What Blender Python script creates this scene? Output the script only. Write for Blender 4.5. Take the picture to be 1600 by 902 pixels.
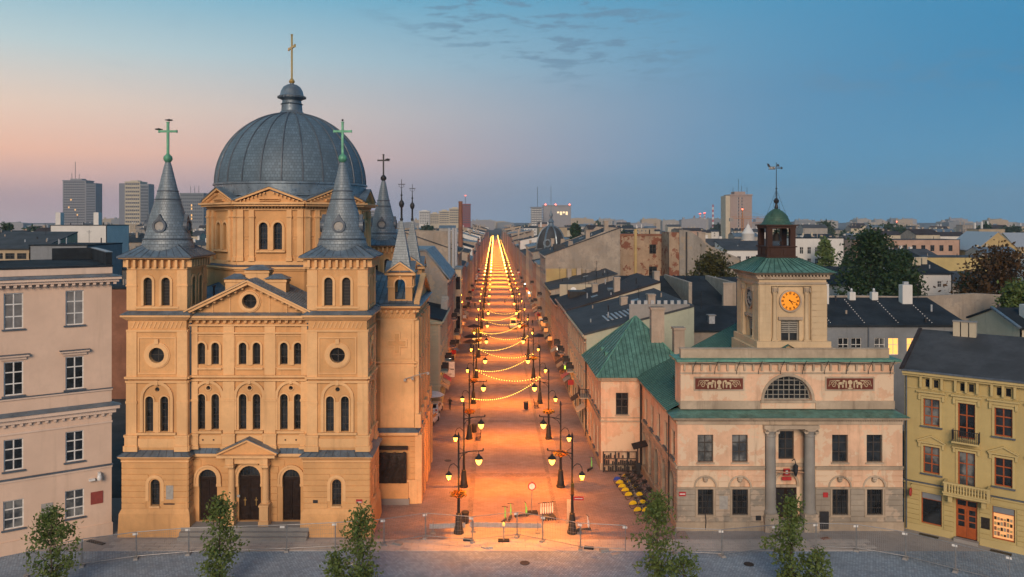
import bpy, bmesh, math, random
import numpy as np
from mathutils import Matrix, Vector
R = math.radians
PI = math.pi
sc = bpy.context.scene
for o in list(bpy.data.objects):
    bpy.data.objects.remove(o)
COL = sc.collection
rnd = random.Random(7)

# ------------------------------------------------------------------ camera
# level camera, 26 m up, looking straight down the street (+Y); lens shift like a
# perspective-corrected aerial shot
FPX, VPX, VPY, CAMH = 1200.0, 772.0, 345.0, 26.0
cam_d = bpy.data.cameras.new('camera')
cam_d.sensor_width = 36.0
cam_d.lens = 36.0 * FPX / 1600.0
cam_d.shift_x = (800.0 - VPX) / 1600.0
cam_d.shift_y = -(451.0 - VPY) / 1600.0
cam_d.clip_start = 0.5
cam_d.clip_end = 12000
cam = bpy.data.objects.new('camera', cam_d)
cam.location = (0, 0, CAMH)
cam.rotation_euler = (R(90), 0, 0)
COL.objects.link(cam)
sc.camera = cam

# ------------------------------------------------------------------ sky and sun
SUN_EL, SUN_AZ = 24.0, -174.0      # azimuth from +Y, clockwise; soft warm light set behind the camera to brighten the fronts
w = bpy.data.worlds.new('World'); sc.world = w; w.use_nodes = True
nt = w.node_tree
bg = nt.nodes['Background']
def vmath(op, a, b=None):
    n = nt.nodes.new('ShaderNodeMath'); n.operation = op
    for i, v in enumerate((a, b)):
        if v is None: continue
        if isinstance(v, (int, float)): n.inputs[i].default_value = v
        else: nt.links.new(v, n.inputs[i])
    return n.outputs[0]
def cmix(fac, a, b, mode='MIX'):
    n = nt.nodes.new('ShaderNodeMix'); n.data_type = 'RGBA'; n.blend_type = mode
    if isinstance(fac, (int, float)): n.inputs[0].default_value = fac
    else: nt.links.new(fac, n.inputs[0])
    for i, v in ((6, a), (7, b)):
        if isinstance(v, tuple): n.inputs[i].default_value = (*v, 1)
        else: nt.links.new(v, n.inputs[i])
    return n.outputs[2]
def ramp(fac, stops, mode='EASE'):
    n = nt.nodes.new('ShaderNodeValToRGB'); cr = n.color_ramp; cr.interpolation = mode
    while len(cr.elements) < len(stops): cr.elements.new(0.5)
    for e, (p, c) in zip(cr.elements, stops):
        e.position = p; e.color = (*c, 1)
    nt.links.new(fac, n.inputs[0]); return n.outputs[0]
sky = nt.nodes.new('ShaderNodeTexSky'); sky.sky_type = 'NISHITA'
sky.sun_disc = False; sky.sun_elevation = R(SUN_EL); sky.sun_rotation = R(SUN_AZ)
sky.altitude = 200; sky.air_density = 1.0; sky.dust_density = 1.0; sky.ozone_density = 2.0
tc = nt.nodes.new('ShaderNodeTexCoord')
sep = nt.nodes.new('ShaderNodeSeparateXYZ'); nt.links.new(tc.outputs['Generated'], sep.inputs[0])
dx, dy, dz = sep.outputs
hl = vmath('SQRT', vmath('ADD', vmath('MULTIPLY', dx, dx), vmath('ADD', vmath('MULTIPLY', dy, dy), 1e-6)))
# twilight arch: warm towards the left near the horizon, blue overhead and away from it
el = vmath('MAXIMUM', vmath('ARCTAN2', dz, hl), 0.0)                     # elevation, radians
el01 = vmath('DIVIDE', el, PI / 2)
toward = vmath('DIVIDE', vmath('ADD', vmath('MULTIPLY', dx, math.sin(R(-75))), vmath('MULTIPLY', dy, math.cos(R(-75)))), hl)
tw = vmath('MULTIPLY', vmath('ADD', toward, 1.0), 0.5)                   # 0 away .. 1 towards glow
COOL = [(0.0, (0.085, 0.265, 0.44)), (0.05, (0.062, 0.255, 0.44)), (0.10, (0.038, 0.222, 0.41)), (0.18, (0.036, 0.232, 0.43)), (0.45, (0.045, 0.16, 0.29)), (1.0, (0.04, 0.12, 0.23))]
WARM = [(0.0, (0.58, 0.41, 0.42)), (0.015, (0.60, 0.37, 0.375)), (0.05, (1.0, 0.53, 0.34)), (0.085, (0.86, 0.63, 0.48)), (0.128, (0.52, 0.62, 0.62)), (0.18, (0.19, 0.45, 0.585)), (0.4, (0.12, 0.30, 0.44)), (1.0, (0.05, 0.14, 0.25))]
cool = ramp(el01, COOL, 'LINEAR'); warm = ramp(el01, WARM, 'LINEAR')
mr = nt.nodes.new('ShaderNodeMapRange'); mr.interpolation_type = 'SMOOTHSTEP'
mr.inputs[1].default_value = 0.42; mr.inputs[2].default_value = 1.0
nt.links.new(tw, mr.inputs[0])
mr2 = nt.nodes.new('ShaderNodeMapRange'); mr2.interpolation_type = 'SMOOTHSTEP'      # the pale arch spreads wider higher up
mr2.inputs[1].default_value = 0.28; mr2.inputs[2].default_value = 0.95; nt.links.new(tw, mr2.inputs[0])
hi = nt.nodes.new('ShaderNodeMapRange'); hi.inputs[1].default_value = 0.03; hi.inputs[2].default_value = 0.17; nt.links.new(el01, hi.inputs[0])
fac = vmath('ADD', vmath('MULTIPLY', mr.outputs[0], vmath('SUBTRACT', 1.0, hi.outputs[0])), vmath('MULTIPLY', mr2.outputs[0], hi.outputs[0]))
grad = cmix(fac, cool, warm)
# thin high cloud streaks
mp = nt.nodes.new('ShaderNodeMapping'); nt.links.new(tc.outputs['Generated'], mp.inputs[0])
mp.inputs['Scale'].default_value = (9, 9, 44); mp.inputs['Location'].default_value = (1.2, 3.1, 0.4)
nz = nt.nodes.new('ShaderNodeTexNoise'); nz.inputs['Scale'].default_value = 2.2; nz.inputs['Detail'].default_value = 7; nz.inputs['Roughness'].default_value = .62
nt.links.new(mp.outputs[0], nz.inputs[0])
nz2 = nt.nodes.new('ShaderNodeTexNoise'); nz2.inputs['Scale'].default_value = 3.0; nz2.inputs['Detail'].default_value = 2
nt.links.new(tc.outputs['Generated'], nz2.inputs[0])
def srange(v, a, b):
    n = nt.nodes.new('ShaderNodeMapRange'); n.interpolation_type = 'SMOOTHSTEP'
    n.inputs[1].default_value = a; n.inputs[2].default_value = b
    nt.links.new(v, n.inputs[0]); return n.outputs[0]
cl = vmath('MULTIPLY', srange(nz.outputs[0], .56, .70), srange(nz2.outputs[0], .50, .62))
# a loose flock of small clouds high above the street, thin traces elsewhere
ca = vmath('SUBTRACT', vmath('ARCTAN2', dx, dy), 0.05); ce = vmath('SUBTRACT', el, 0.255)
ce = vmath('ADD', ce, vmath('MULTIPLY', ca, 0.18))
cd = vmath('SQRT', vmath('ADD', vmath('POWER', vmath('DIVIDE', ca, .26), 2.0), vmath('POWER', vmath('DIVIDE', ce, .085), 2.0)))
flock = vmath('MULTIPLY', srange(nz.outputs[0], .48, .60), vmath('SUBTRACT', 1.0, srange(cd, .45, 1.1)))
cl = vmath('MULTIPLY', cl, srange(el, .10, .22))
cb = vmath('SUBTRACT', vmath('ARCTAN2', dx, dy), 0.50); cf = vmath('SUBTRACT', el, 0.165)
cg = vmath('SQRT', vmath('ADD', vmath('POWER', vmath('DIVIDE', cb, .22), 2.0), vmath('POWER', vmath('DIVIDE', cf, .035), 2.0)))
flock = vmath('MAXIMUM', flock, vmath('MULTIPLY', vmath('MULTIPLY', srange(nz.outputs[0], .46, .62), vmath('SUBTRACT', 1.0, srange(cg, .3, 1.0))), .45))
cl = vmath('MAXIMUM', vmath('MULTIPLY', cl, 0.08), vmath('MULTIPLY', flock, 0.62))
grad = cmix(cl, grad, (0.125, 0.22, 0.32))
nish = cmix(1.0, sky.outputs[0], (0.07, 0.07, 0.07), 'MULTIPLY')
mixed = cmix(0.94, nish, grad)
nt.links.new(mixed, bg.inputs[0])
bg.inputs[1].default_value = 1.05

sl = bpy.data.lights.new('sun', 'SUN')
sl.energy = 2.5; sl.angle = R(28); sl.color = (1.0, 0.75, 0.55)
so = bpy.data.objects.new('sun', sl); COL.objects.link(so)
az = R(SUN_AZ); e_ = R(SUN_EL)
sdir = Vector((math.sin(az) * math.cos(e_), math.cos(az) * math.cos(e_), math.sin(e_)))
so.rotation_euler = sdir.to_track_quat('Z', 'Y').to_euler()
so.location = (-200, -60, 120)

vs = sc.view_settings
vs.view_transform = 'Standard'; vs.look = 'None'; vs.gamma = 1.0; vs.exposure = 0.1
vs.use_curve_mapping = False
sc.cycles.use_denoising = True
sc.cycles.denoiser = 'OPENIMAGEDENOISE'
sc.cycles.use_adaptive_sampling = True; sc.cycles.adaptive_threshold = .02; sc.cycles.adaptive_min_samples = 16
sc.cycles.max_bounces = 5; sc.cycles.diffuse_bounces = 2; sc.cycles.glossy_bounces = 3
sc.cycles.transmission_bounces = 3; sc.cycles.transparent_max_bounces = 12
sc.cycles.sample_clamp_indirect = 3.0
sc.cycles.use_light_tree = True
sc.cycles.caustics_reflective = False; sc.cycles.caustics_refractive = False

# ------------------------------------------------------------------ helpers
class MB:
    """collects geometry into one mesh object"""
    def __init__(s): s.v = []; s.f = []; s.M = None
    def add(s, vs, fs):
        b = len(s.v)
        if s.M is not None: vs = [tuple(s.M @ Vector(p)) for p in vs]
        s.v.extend(vs); s.f.extend([tuple(b + i for i in f) for f in fs]); return s
    def box(s, x0, x1, y0, y1, z0, z1):
        return s.add([(x0,y0,z0),(x1,y0,z0),(x1,y1,z0),(x0,y1,z0),(x0,y0,z1),(x1,y0,z1),(x1,y1,z1),(x0,y1,z1)],
              [(0,3,2,1),(4,5,6,7),(0,1,5,4),(1,2,6,5),(2,3,7,6),(3,0,4,7)])
    def frustum(s, a, z0, b, z1):
        """a, b = (x0,x1,y0,y1) rectangles at z0 and z1"""
        return s.add([(a[0],a[2],z0),(a[1],a[2],z0),(a[1],a[3],z0),(a[0],a[3],z0),(b[0],b[2],z1),(b[1],b[2],z1),(b[1],b[3],z1),(b[0],b[3],z1)],
              [(0,3,2,1),(4,5,6,7),(0,1,5,4),(1,2,6,5),(2,3,7,6),(3,0,4,7)])
    def prism(s, poly, y0, y1):
        """poly in (x,z), counter-clockwise seen from -y, extruded along y"""
        n = len(poly)
        vs = [(x, y0, z) for x, z in poly] + [(x, y1, z) for x, z in poly]
        return s.add(vs, [tuple(range(n)), tuple(range(2*n-1, n-1, -1))] + [(i, i+n, (i+1)%n+n, (i+1)%n) for i in range(n)])
    def prismz(s, poly, z0, z1):
        n = len(poly)
        vs = [(x, y, z0) for x, y in poly] + [(x, y, z1) for x, y in poly]
        return s.add(vs, [tuple(range(n-1, -1, -1)), tuple(range(n, 2*n))] + [(i, (i+1)%n, (i+1)%n+n, i+n) for i in range(n)])
    def lathe(s, prof, n=16, cx=0, cy=0, ph=0.0):
        vs = []; fs = []
        for r, z in prof:
            for k in range(n):
                a = ph + 2*PI*k/n
                vs.append((cx + r*math.cos(a), cy + r*math.sin(a), z))
        for j in range(len(prof)-1):
            for k in range(n):
                k2 = (k+1) % n
                fs.append((j*n+k, j*n+k2, (j+1)*n+k2, (j+1)*n+k))
        if prof[0][0] > 1e-4: fs.append(tuple(range(n-1, -1, -1)))
        if prof[-1][0] > 1e-4: fs.append(tuple((len(prof)-1)*n + k for k in range(n)))
        return s.add(vs, fs)
    def tube(s, pts, r, n=6, r2=None):
        pts = [Vector(p) for p in pts]; vs = []; fs = []
        m = len(pts)
        for i, p in enumerate(pts):
            t = (pts[min(i+1, m-1)] - pts[max(i-1, 0)])
            if t.length < 1e-9: t = Vector((0,0,1))
            t.normalize()
            a = Vector((0,0,1)) if abs(t.z) < .9 else Vector((1,0,0))
            u = t.cross(a).normalized(); v = t.cross(u)
            rr = r if r2 is None else r + (r2-r)*i/(m-1)
            for k in range(n):
                c = p + u*(rr*math.cos(2*PI*k/n)) + v*(rr*math.sin(2*PI*k/n))
                vs.append(tuple(c))
        for i in range(m-1):
            for k in range(n):
                k2 = (k+1) % n
                fs.append((i*n+k, i*n+k2, (i+1)*n+k2, (i+1)*n+k))
        fs.append(tuple(range(n-1,-1,-1))); fs.append(tuple((m-1)*n+k for k in range(n)))
        return s.add(vs, fs)
    def mesh(s, name, mat=None, smooth=False):
        me = bpy.data.meshes.new(name); me.from_pydata(s.v, [], s.f)
        if mat: me.materials.append(mat)
        if smooth:
            me.polygons.foreach_set('use_smooth', [True]*len(me.polygons))
            try: me.set_sharp_from_angle(angle=R(38))
            except Exception: pass
        me.update(); return me
    def build(s, name, mat, parent=None, M=None, smooth=False):
        return link(name, s.mesh(name, mat, smooth), parent, M)

KIDS = {}
def adopt(o, parent):
    o.parent = parent; KIDS.setdefault(parent.as_pointer(), []).append(o)
def link(name, me, parent=None, M=None):
    o = bpy.data.objects.new(name, me); COL.objects.link(o)
    if parent is not None: adopt(o, parent)
    if M is not None: o.matrix_basis = M
    return o
def tag(o, label=None, cat=None, group=None, kind=None):
    if label: o['label'] = label
    if cat: o['category'] = cat
    if group: o['group'] = group
    if kind: o['kind'] = kind
    return o
def root(name, loc, label, cat, rz=0.0, group=None):
    o = bpy.data.objects.new(name, None); COL.objects.link(o)
    o.location = loc; o.rotation_euler = (0, 0, rz); o.empty_display_size = .3
    return tag(o, label, cat, group)
def copy_tree(o, parent=None):
    c = o.copy(); COL.objects.link(c)
    if parent is not None: adopt(c, parent)
    for ch in list(KIDS.get(o.as_pointer(), ())): copy_tree(ch, c)
    return c
def clone(o, loc, rz=None, label=None, scale=None, group=None):
    c = copy_tree(o); c.location = loc
    if rz is not None: c.rotation_euler = (0, 0, rz)
    if label: c['label'] = label
    if scale: c.scale = (scale,)*3 if isinstance(scale, (int, float)) else scale
    if group: c['group'] = group
    return c
def Tm(x=0, y=0, z=0): return Matrix.Translation((x, y, z))
def Fr(x, y, z=0, rz=0): return Matrix.Translation((x, y, z)) @ Matrix.Rotation(R(rz), 4, 'Z')
I4 = Matrix.Identity(4)
_cube = {}
def bx(name, mat, parent, M, x0, x1, y0, y1, z0, z1):
    """a box part; all boxes of one material share a mesh"""
    me = _cube.get(mat.name)
    if me is None:
        me = _cube[mat.name] = MB().box(-.5,.5,-.5,.5,-.5,.5).mesh('block', mat)
    o = link(name, me, parent)
    o.matrix_basis = (M or I4) @ Matrix.Translation(((x0+x1)/2, (y0+y1)/2, (z0+z1)/2)) @ Matrix.Diagonal((x1-x0, y1-y0, z1-z0, 1))
    return o
def bar(name, mat, parent, p, q, w, h):
    """a straight box-section bar between two points"""
    me = _cube.get(mat.name)
    if me is None:
        me = _cube[mat.name] = MB().box(-.5,.5,-.5,.5,-.5,.5).mesh('block', mat)
    p = Vector(p); q = Vector(q); d = q - p
    rot = d.to_track_quat('X', 'Z').to_matrix().to_4x4()
    o = link(name, me, parent)
    o.matrix_basis = Matrix.Translation((p+q)/2) @ rot @ Matrix.Diagonal((d.length, w, h, 1))
    return o
_meshes = {}
def cached(key, fn):
    if key not in _meshes: _meshes[key] = fn()
    return _meshes[key]

# ---- openings: ('r',x0,x1,z0,z1) rectangle, ('a',x0,x1,z0,z1) round-arched, ('o',cx,cz,r) round
NA = 10
def op_box(o):
    if o[0] == 'o': return o[1]-o[3], o[1]+o[3], o[2]-o[3], o[2]+o[3]
    return o[1], o[2], o[3], o[4]
def op_loop(o, n=NA, inset=0.0):
    """outline counter-clockwise seen from outside (-y)"""
    if o[0] == 'o':
        r = o[3]-inset
        return [(o[1]+r*math.cos(2*PI*k/(2*n)), o[2]+r*math.sin(2*PI*k/(2*n))) for k in range(2*n)]
    x0, x1, z0, z1 = o[1]+inset, o[2]-inset, o[3]+inset, o[4]-inset
    if o[0] == 'r': return [(x0,z0),(x1,z0),(x1,z1),(x0,z1)]
    r = (x1-x0)/2; cx = (x0+x1)/2; zs = z1-r
    return [(x0,z0),(x1,z0)] + [(cx+r*math.cos(PI*k/n), zs+r*math.sin(PI*k/n)) for k in range(n+1)]
def wall(mb, x0, x1, z0, z1, ops=(), depth=.3, M=None, y=0.0):
    """wall face with real openings and reveals"""
    sv = mb.M; mb.M = M
    xs = sorted({x0, x1, *[v for o in ops for v in op_box(o)[:2] if x0 < v < x1]})
    zs = sorted({z0, z1, *[v for o in ops for v in op_box(o)[2:] if z0 < v < z1]})
    bxs = [op_box(o) for o in ops]
    for i in range(len(xs)-1):
        for j in range(len(zs)-1):
            cx = (xs[i]+xs[i+1])/2; cz = (zs[j]+zs[j+1])/2
            if any(b[0] < cx < b[1] and b[2] < cz < b[3] for b in bxs): continue
            mb.add([(xs[i],y,zs[j]),(xs[i+1],y,zs[j]),(xs[i+1],y,zs[j+1]),(xs[i],y,zs[j+1])], [(0,1,2,3)])
    for o in ops:
        b = op_box(o); lp = op_loop(o); n = len(lp)
        mb.add([(x,y,z) for x,z in lp]+[(x,y+depth,z) for x,z in lp], [((k+1)%n, k, k+n, (k+1)%n+n) for k in range(n)])
        if o[0] == 'a':
            arc = lp[2:]; h = len(arc)//2
            mb.add([(b[1],y,b[3])]+[(x,y,z) for x,z in arc[:h+1]], [(0,k+1,k) if False else (0, k+1, k) for k in range(1,h+1)])
            mb.add([(b[0],y,b[3])]+[(x,y,z) for x,z in arc[h:]], [(0, k+1, k) for k in range(1,len(arc)-h)])
        if o[0] == 'o':
            q = n//4
            for c, (qx, qz) in enumerate(((b[1],b[3]),(b[0],b[3]),(b[0],b[2]),(b[1],b[2]))):
                seg = [lp[(c*q+k) % n] for k in range(q+1)]
                mb.add([(qx,y,qz)]+[(x,y,z) for x,z in seg], [(0, k+1, k) for k in range(1,q+1)])
    mb.M = sv
    return mb
def ring(mb, o, wdt, y0, y1, n=NA, cut=True):
    """moulding that follows an opening's outline; arches keep open at the foot"""
    if o[0] == 'o': outer = ('o', o[1], o[2], o[3]+wdt)
    elif o[0] == 'a': outer = ('a', o[1]-wdt, o[2]+wdt, o[3], o[4]+wdt)
    else: outer = ('r', o[1]-wdt, o[2]+wdt, o[3]-wdt, o[4]+wdt)
    a = op_loop(o, n); b = op_loop(outer, n); m = len(a)
    segs = range(m)
    for k in segs:
        if o[0] == 'a' and k == 0: continue
        k2 = (k+1) % m
        mb.add([(a[k][0],y0,a[k][1]),(a[k2][0],y0,a[k2][1]),(b[k2][0],y0,b[k2][1]),(b[k][0],y0,b[k][1]),
                (a[k][0],y1,a[k][1]),(a[k2][0],y1,a[k2][1]),(b[k2][0],y1,b[k2][1]),(b[k][0],y1,b[k][1])],
               [(1,0,3,2),(4,5,6,7),(0,1,5,4),(2,3,7,6),(0,4,7,3),(1,2,6,5)])
    return mb
def window(parent, M, o, y, fmat, gmat, nx=2, nz=3, fw=.07, bw=.04, name='window', zb=None):
    """frame with glazing bars, and a pane behind it; meshes shared between equal windows"""
    b = op_box(o); wd, hg = b[1]-b[0], b[3]-b[2]
    key = (o[0], round(wd,2), round(hg,2), nx, nz, fw, bw, fmat.name, zb)
    lo = ('o', 0, hg/2, hg/2) if o[0] == 'o' else (o[0], -wd/2, wd/2, 0, hg)
    def mk():
        mb = MB()
        lp = op_loop(lo, 8); li = op_loop(lo, 8, fw); m = len(lp)
        for k in range(m):
            k2 = (k+1) % m
            mb.add([(lp[k][0],0,lp[k][1]),(lp[k2][0],0,lp[k2][1]),(li[k2][0],0,li[k2][1]),(li[k][0],0,li[k][1]),
                    (li[k2][0],.05,li[k2][1]),(li[k][0],.05,li[k][1])], [(0,1,2,3),(3,2,4,5)])
        for i in range(1, nx):
            x = -wd/2 + wd*i/nx
            top = hg
            if o[0] == 'a': top = hg - wd/2 + math.sqrt(max(0,(wd/2)**2-x*x))
            z0 = 0
            if o[0] == 'o':
                hh = math.sqrt(max(0,(wd/2)**2-x*x)); z0, top = hg/2-hh, hg/2+hh
            mb.box(x-bw, x+bw, .004, .05, z0, top)
        zz = [hg*j/nz for j in range(1, nz)] if zb is None else [hg*q for q in zb]
        for z in zz:
            hw = wd/2
            if o[0] == 'a' and z > hg-wd/2: hw = math.sqrt(max(0,(wd/2)**2-(z-hg+wd/2)**2))
            if o[0] == 'o': hw = math.sqrt(max(0,(wd/2)**2-(z-hg/2)**2))
            mb.box(-hw, hw, .008, .05, z-bw, z+bw)
        return mb.mesh('window', fmat)
    def mkp():
        mb = MB(); lp = op_loop(lo, 8); n = len(lp)
        mb.add([(x,0,z) for x,z in lp], [tuple(range(n))]); return mb.mesh('pane', gmat)
    f = link(name, cached(('w',)+key, mk), parent, (M or I4) @ Tm((b[0]+b[1])/2, y, b[2]))
    link('pane', cached(('p', o[0], round(wd,2), round(hg,2), gmat.name), mkp), f, Tm(0, .045, 0))
    return f
def spans(x0, x1, z, ops, pad=0.0):
    """free x-intervals of the row at height z once the openings are taken out"""
    iv = [(x0, x1)]
    for o in ops:
        b = op_box(o)
        if not (b[2]-pad <= z <= b[3]+pad): continue
        hw = (b[1]-b[0])/2; cx = (b[0]+b[1])/2
        if o[0] == 'a' and z > b[3]-hw: hw = math.sqrt(max(0, (hw+pad)**2-(z-b[3]+hw)**2))
        elif o[0] == 'o': hw = math.sqrt(max(0, (hw+pad)**2-(z-o[2])**2))
        else: hw += pad
        new = []
        for a, c in iv:
            if cx-hw > a+.02: new.append((a, min(c, cx-hw)))
            if cx+hw < c-.02: new.append((max(a, cx+hw), c))
        iv = [t for t in new if t[1]-t[0] > .04]
    return iv
def courses(parent, M, mat, x0, x1, z0, z1, h, ops=(), proud=.06, gap=.055, pad=.02, name='ashlar_course'):
    """horizontal ashlar courses standing proud of recessed joints"""
    n = max(1, round((z1-z0)/h)); hh = (z1-z0)/n
    for j in range(n):
        a, b = z0+j*hh, z0+(j+1)*hh-gap
        # openings met anywhere in the course
        iv = spans(x0, x1, a+.01, ops, pad)
        for q in ((a+b)/2, b):
            iv2 = spans(x0, x1, q, ops, pad)
            iv = [(max(p[0],s[0]), min(p[1],s[1])) for p in iv for s in iv2 if min(p[1],s[1])-max(p[0],s[0]) > .05]
        for p, q in iv:
            bx(name, mat, parent, M, p, q, -proud, .01, a, b)
def at(px, py, Y):
    """point seen at a photograph pixel, Y metres ahead (used only to lay the plan out)"""
    return Vector(((px-VPX)*Y/FPX, Y, CAMH-(py-VPY)*Y/FPX))

def text_mesh(name, body, size, mat, parent, M, extrude=.006, align='CENTER'):
    """lettering as a real mesh"""
    fc = bpy.data.curves.new(name, 'FONT'); fc.body = body; fc.size = size; fc.extrude = extrude; fc.align_x = align
    t = bpy.data.objects.new(name, fc); COL.objects.link(t)
    me = bpy.data.meshes.new_from_object(t.evaluated_get(bpy.context.evaluated_depsgraph_get()))
    bpy.data.objects.remove(t); me.materials.clear(); me.materials.append(mat)
    return link(name, me, parent, M @ Matrix.Rotation(R(90), 4, 'X'))

# ------------------------------------------------------------------ materials
def nmat(name):
    m = bpy.data.materials.new(name); m.use_nodes = True
    t = m.node_tree; return m, t, t.nodes['Principled BSDF']
def N(t, typ, **kw):
    n = t.nodes.new(typ)
    for k, v in kw.items(): setattr(n, k, v)
    return n
def noise(t, vec, scale, detail=3, rough=.55):
    n = N(t, 'ShaderNodeTexNoise'); n.inputs['Scale'].default_value = scale
    n.inputs['Detail'].default_value = detail; n.inputs['Roughness'].default_value = rough
    t.links.new(vec, n.inputs['Vector']); return n.outputs[0]
def sstep(t, v, a, b, lo=0., hi=1.):
    n = N(t, 'ShaderNodeMapRange', interpolation_type='SMOOTHSTEP')
    for i, q in ((1,a),(2,b),(3,lo),(4,hi)): n.inputs[i].default_value = q
    t.links.new(v, n.inputs[0]); return n.outputs[0]
def mixc(t, fac, a, b, mode='MIX'):
    n = N(t, 'ShaderNodeMix', data_type='RGBA', blend_type=mode)
    if isinstance(fac, (int,float)): n.inputs[0].default_value = fac
    else: t.links.new(fac, n.inputs[0])
    for i, v in ((6,a),(7,b)):
        if isinstance(v, tuple): n.inputs[i].default_value = (*v[:3],1)
        else: t.links.new(v, n.inputs[i])
    return n.outputs[2]
def scaled(t, vec, s):
    n = N(t, 'ShaderNodeMapping'); n.inputs['Scale'].default_value = s
    t.links.new(vec, n.inputs[0]); return n.outputs[0]
def bump(t, h, bs, dist, strength=1.0):
    n = N(t, 'ShaderNodeBump'); n.inputs['Distance'].default_value = dist; n.inputs['Strength'].default_value = strength
    t.links.new(h, n.inputs['Height']); t.links.new(n.outputs[0], bs.inputs['Normal'])
def mul(c, k): return tuple(min(1, x*k) for x in c)
def plaster(name, c, var=.16, stain=.35, stain_c=None, patch=None, patch_amt=.5, rough=.85, bmp=.004, spec=.25):
    """painted render or stone: mottling, rain streaks, optional patches of other plaster"""
    m, t, b = nmat(name)
    pos = N(t, 'ShaderNodeNewGeometry').outputs['Position']
    big = noise(t, pos, .35, 4); mid = noise(t, pos, 2.3, 5, .65)
    col = mixc(t, sstep(t, big, .3, .7), mul(c, 1-var), mul(c, 1+var*.6))
    col = mixc(t, sstep(t, mid, .35, .75, 0, .5), col, mul(c, 1-var*1.2))
    if patch is not None:
        pn = noise(t, pos, .55, 6, .68)
        col = mixc(t, sstep(t, pn, .62-patch_amt*.2, .66-patch_amt*.2, 0, .9), col, patch)
    st = noise(t, scaled(t, pos, (1.7, 1.7, .16)), 1.0, 5, .6)
    col = mixc(t, sstep(t, st, .52, .78, 0, stain), col, stain_c or mul(c, .45))
    t.links.new(col, b.inputs['Base Color'])
    b.inputs['Roughness'].default_value = rough
    b.inputs['Specular IOR Level'].default_value = spec
    fine = noise(t, pos, 9, 4, .7)
    bump(t, fine, b, bmp*2)
    return m
def metal(name, c, var=.25, rough=.45, met=.3, streak=None, streak_amt=.5, scale=.8):
    """sheet-metal roofing, dull or patinated"""
    m, t, b = nmat(name)
    pos = N(t, 'ShaderNodeNewGeometry').outputs['Position']
    n1 = noise(t, pos, scale, 5, .62)
    col = mixc(t, sstep(t, n1, .3, .72), mul(c, 1-var), mul(c, 1+var))
    n2 = noise(t, scaled(t, pos, (2.5, 2.5, .5)), 1.1, 6, .65)
    col = mixc(t, sstep(t, n2, .50, .72, 0, streak_amt), col, streak or mul(c, .4))
    t.links.new(col, b.inputs['Base Color'])
    r = sstep(t, noise(t, pos, 3, 3), .3, .7, rough-.08, rough+.15); t.links.new(r, b.inputs['Roughness'])
    b.inputs['Metallic'].default_value = met
    bump(t, noise(t, pos, 1.6, 2), b, .02, .6)
    return m
def shingle(name, c, rr, rows, cols_per_rev, met=.25, rough=.45):
    """small slates laid in rings around the object's own axis"""
    m, t, b = nmat(name)
    oc = N(t, 'ShaderNodeTexCoord').outputs['Object']
    s = N(t, 'ShaderNodeSeparateXYZ'); t.links.new(oc, s.inputs[0])
    a = N(t, 'ShaderNodeMath', operation='ARCTAN2'); t.links.new(s.outputs[1], a.inputs[0]); t.links.new(s.outputs[0], a.inputs[1])
    cb = N(t, 'ShaderNodeCombineXYZ')
    k = N(t, 'ShaderNodeMath', operation='MULTIPLY'); k.inputs[1].default_value = cols_per_rev/(2*PI); t.links.new(a.outputs[0], k.inputs[0])
    k2 = N(t, 'ShaderNodeMath', operation='MULTIPLY'); k2.inputs[1].default_value = rows; t.links.new(s.outputs[2], k2.inputs[0])
    t.links.new(k.outputs[0], cb.inputs[0]); t.links.new(k2.outputs[0], cb.inputs[1])
    br = N(t, 'ShaderNodeTexBrick'); t.links.new(cb.outputs[0], br.inputs['Vector'])
    br.inputs['Scale'].default_value = 1; br.inputs['Brick Width'].default_value = 1; br.inputs['Row Height'].default_value = 1
    br.inputs['Mortar Size'].default_value = .055; br.inputs['Mortar Smooth'].default_value = .4; br.offset = .5
    br.inputs['Color1'].default_value = (*mul(c,.85),1); br.inputs['Color2'].default_value = (*mul(c,1.2),1); br.inputs['Mortar'].default_value = (*mul(c,.45),1)
    pos = N(t, 'ShaderNodeNewGeometry').outputs['Position']
    col = mixc(t, sstep(t, noise(t, pos, .5, 4), .35, .7, 0, .5), br.outputs[0], mul(c,.6))
    t.links.new(col, b.inputs['Base Color'])
    b.inputs['Roughness'].default_value = rough; b.inputs['Metallic'].default_value = met
    inv = N(t, 'ShaderNodeMath', operation='SUBTRACT'); inv.inputs[0].default_value = 1; t.links.new(br.outputs['Fac'], inv.inputs[1])
    bump(t, inv.outputs[0], b, .03, .7)
    return m
def plain(name, c, rough=.6, met=0., var=.12, scale=4., spec=.4):
    m, t, b = nmat(name)
    pos = N(t, 'ShaderNodeNewGeometry').outputs['Position']
    col = mixc(t, sstep(t, noise(t, pos, scale, 4), .3, .7), mul(c,1-var), mul(c,1+var))
    t.links.new(col, b.inputs['Base Color']); b.inputs['Roughness'].default_value = rough
    b.inputs['Metallic'].default_value = met; b.inputs['Specular IOR Level'].default_value = spec
    return m
def glass(name, c=(.012,.014,.016), c2=None, rough=.06, spec=.55):
    m, t, b = nmat(name)
    pos = N(t, 'ShaderNodeNewGeometry').outputs['Position']
    col = mixc(t, sstep(t, noise(t, pos, .9, 3), .4, .65), c, c2 or mul(c, 2.6))
    t.links.new(col, b.inputs['Base Color']); b.inputs['Roughness'].default_value = rough
    b.inputs['Specular IOR Level'].default_value = spec
    bump(t, noise(t, pos, 1.3, 2), b, .015, .35)
    return m
def emit(name, c, s, sampling='NONE'):
    m, t, b = nmat(name)
    b.inputs['Base Color'].default_value = (*mul(c,.8),1)
    b.inputs['Emission Color'].default_value = (*c,1); b.inputs['Emission Strength'].default_value = s
    m.cycles.emission_sampling = sampling
    return m
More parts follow.
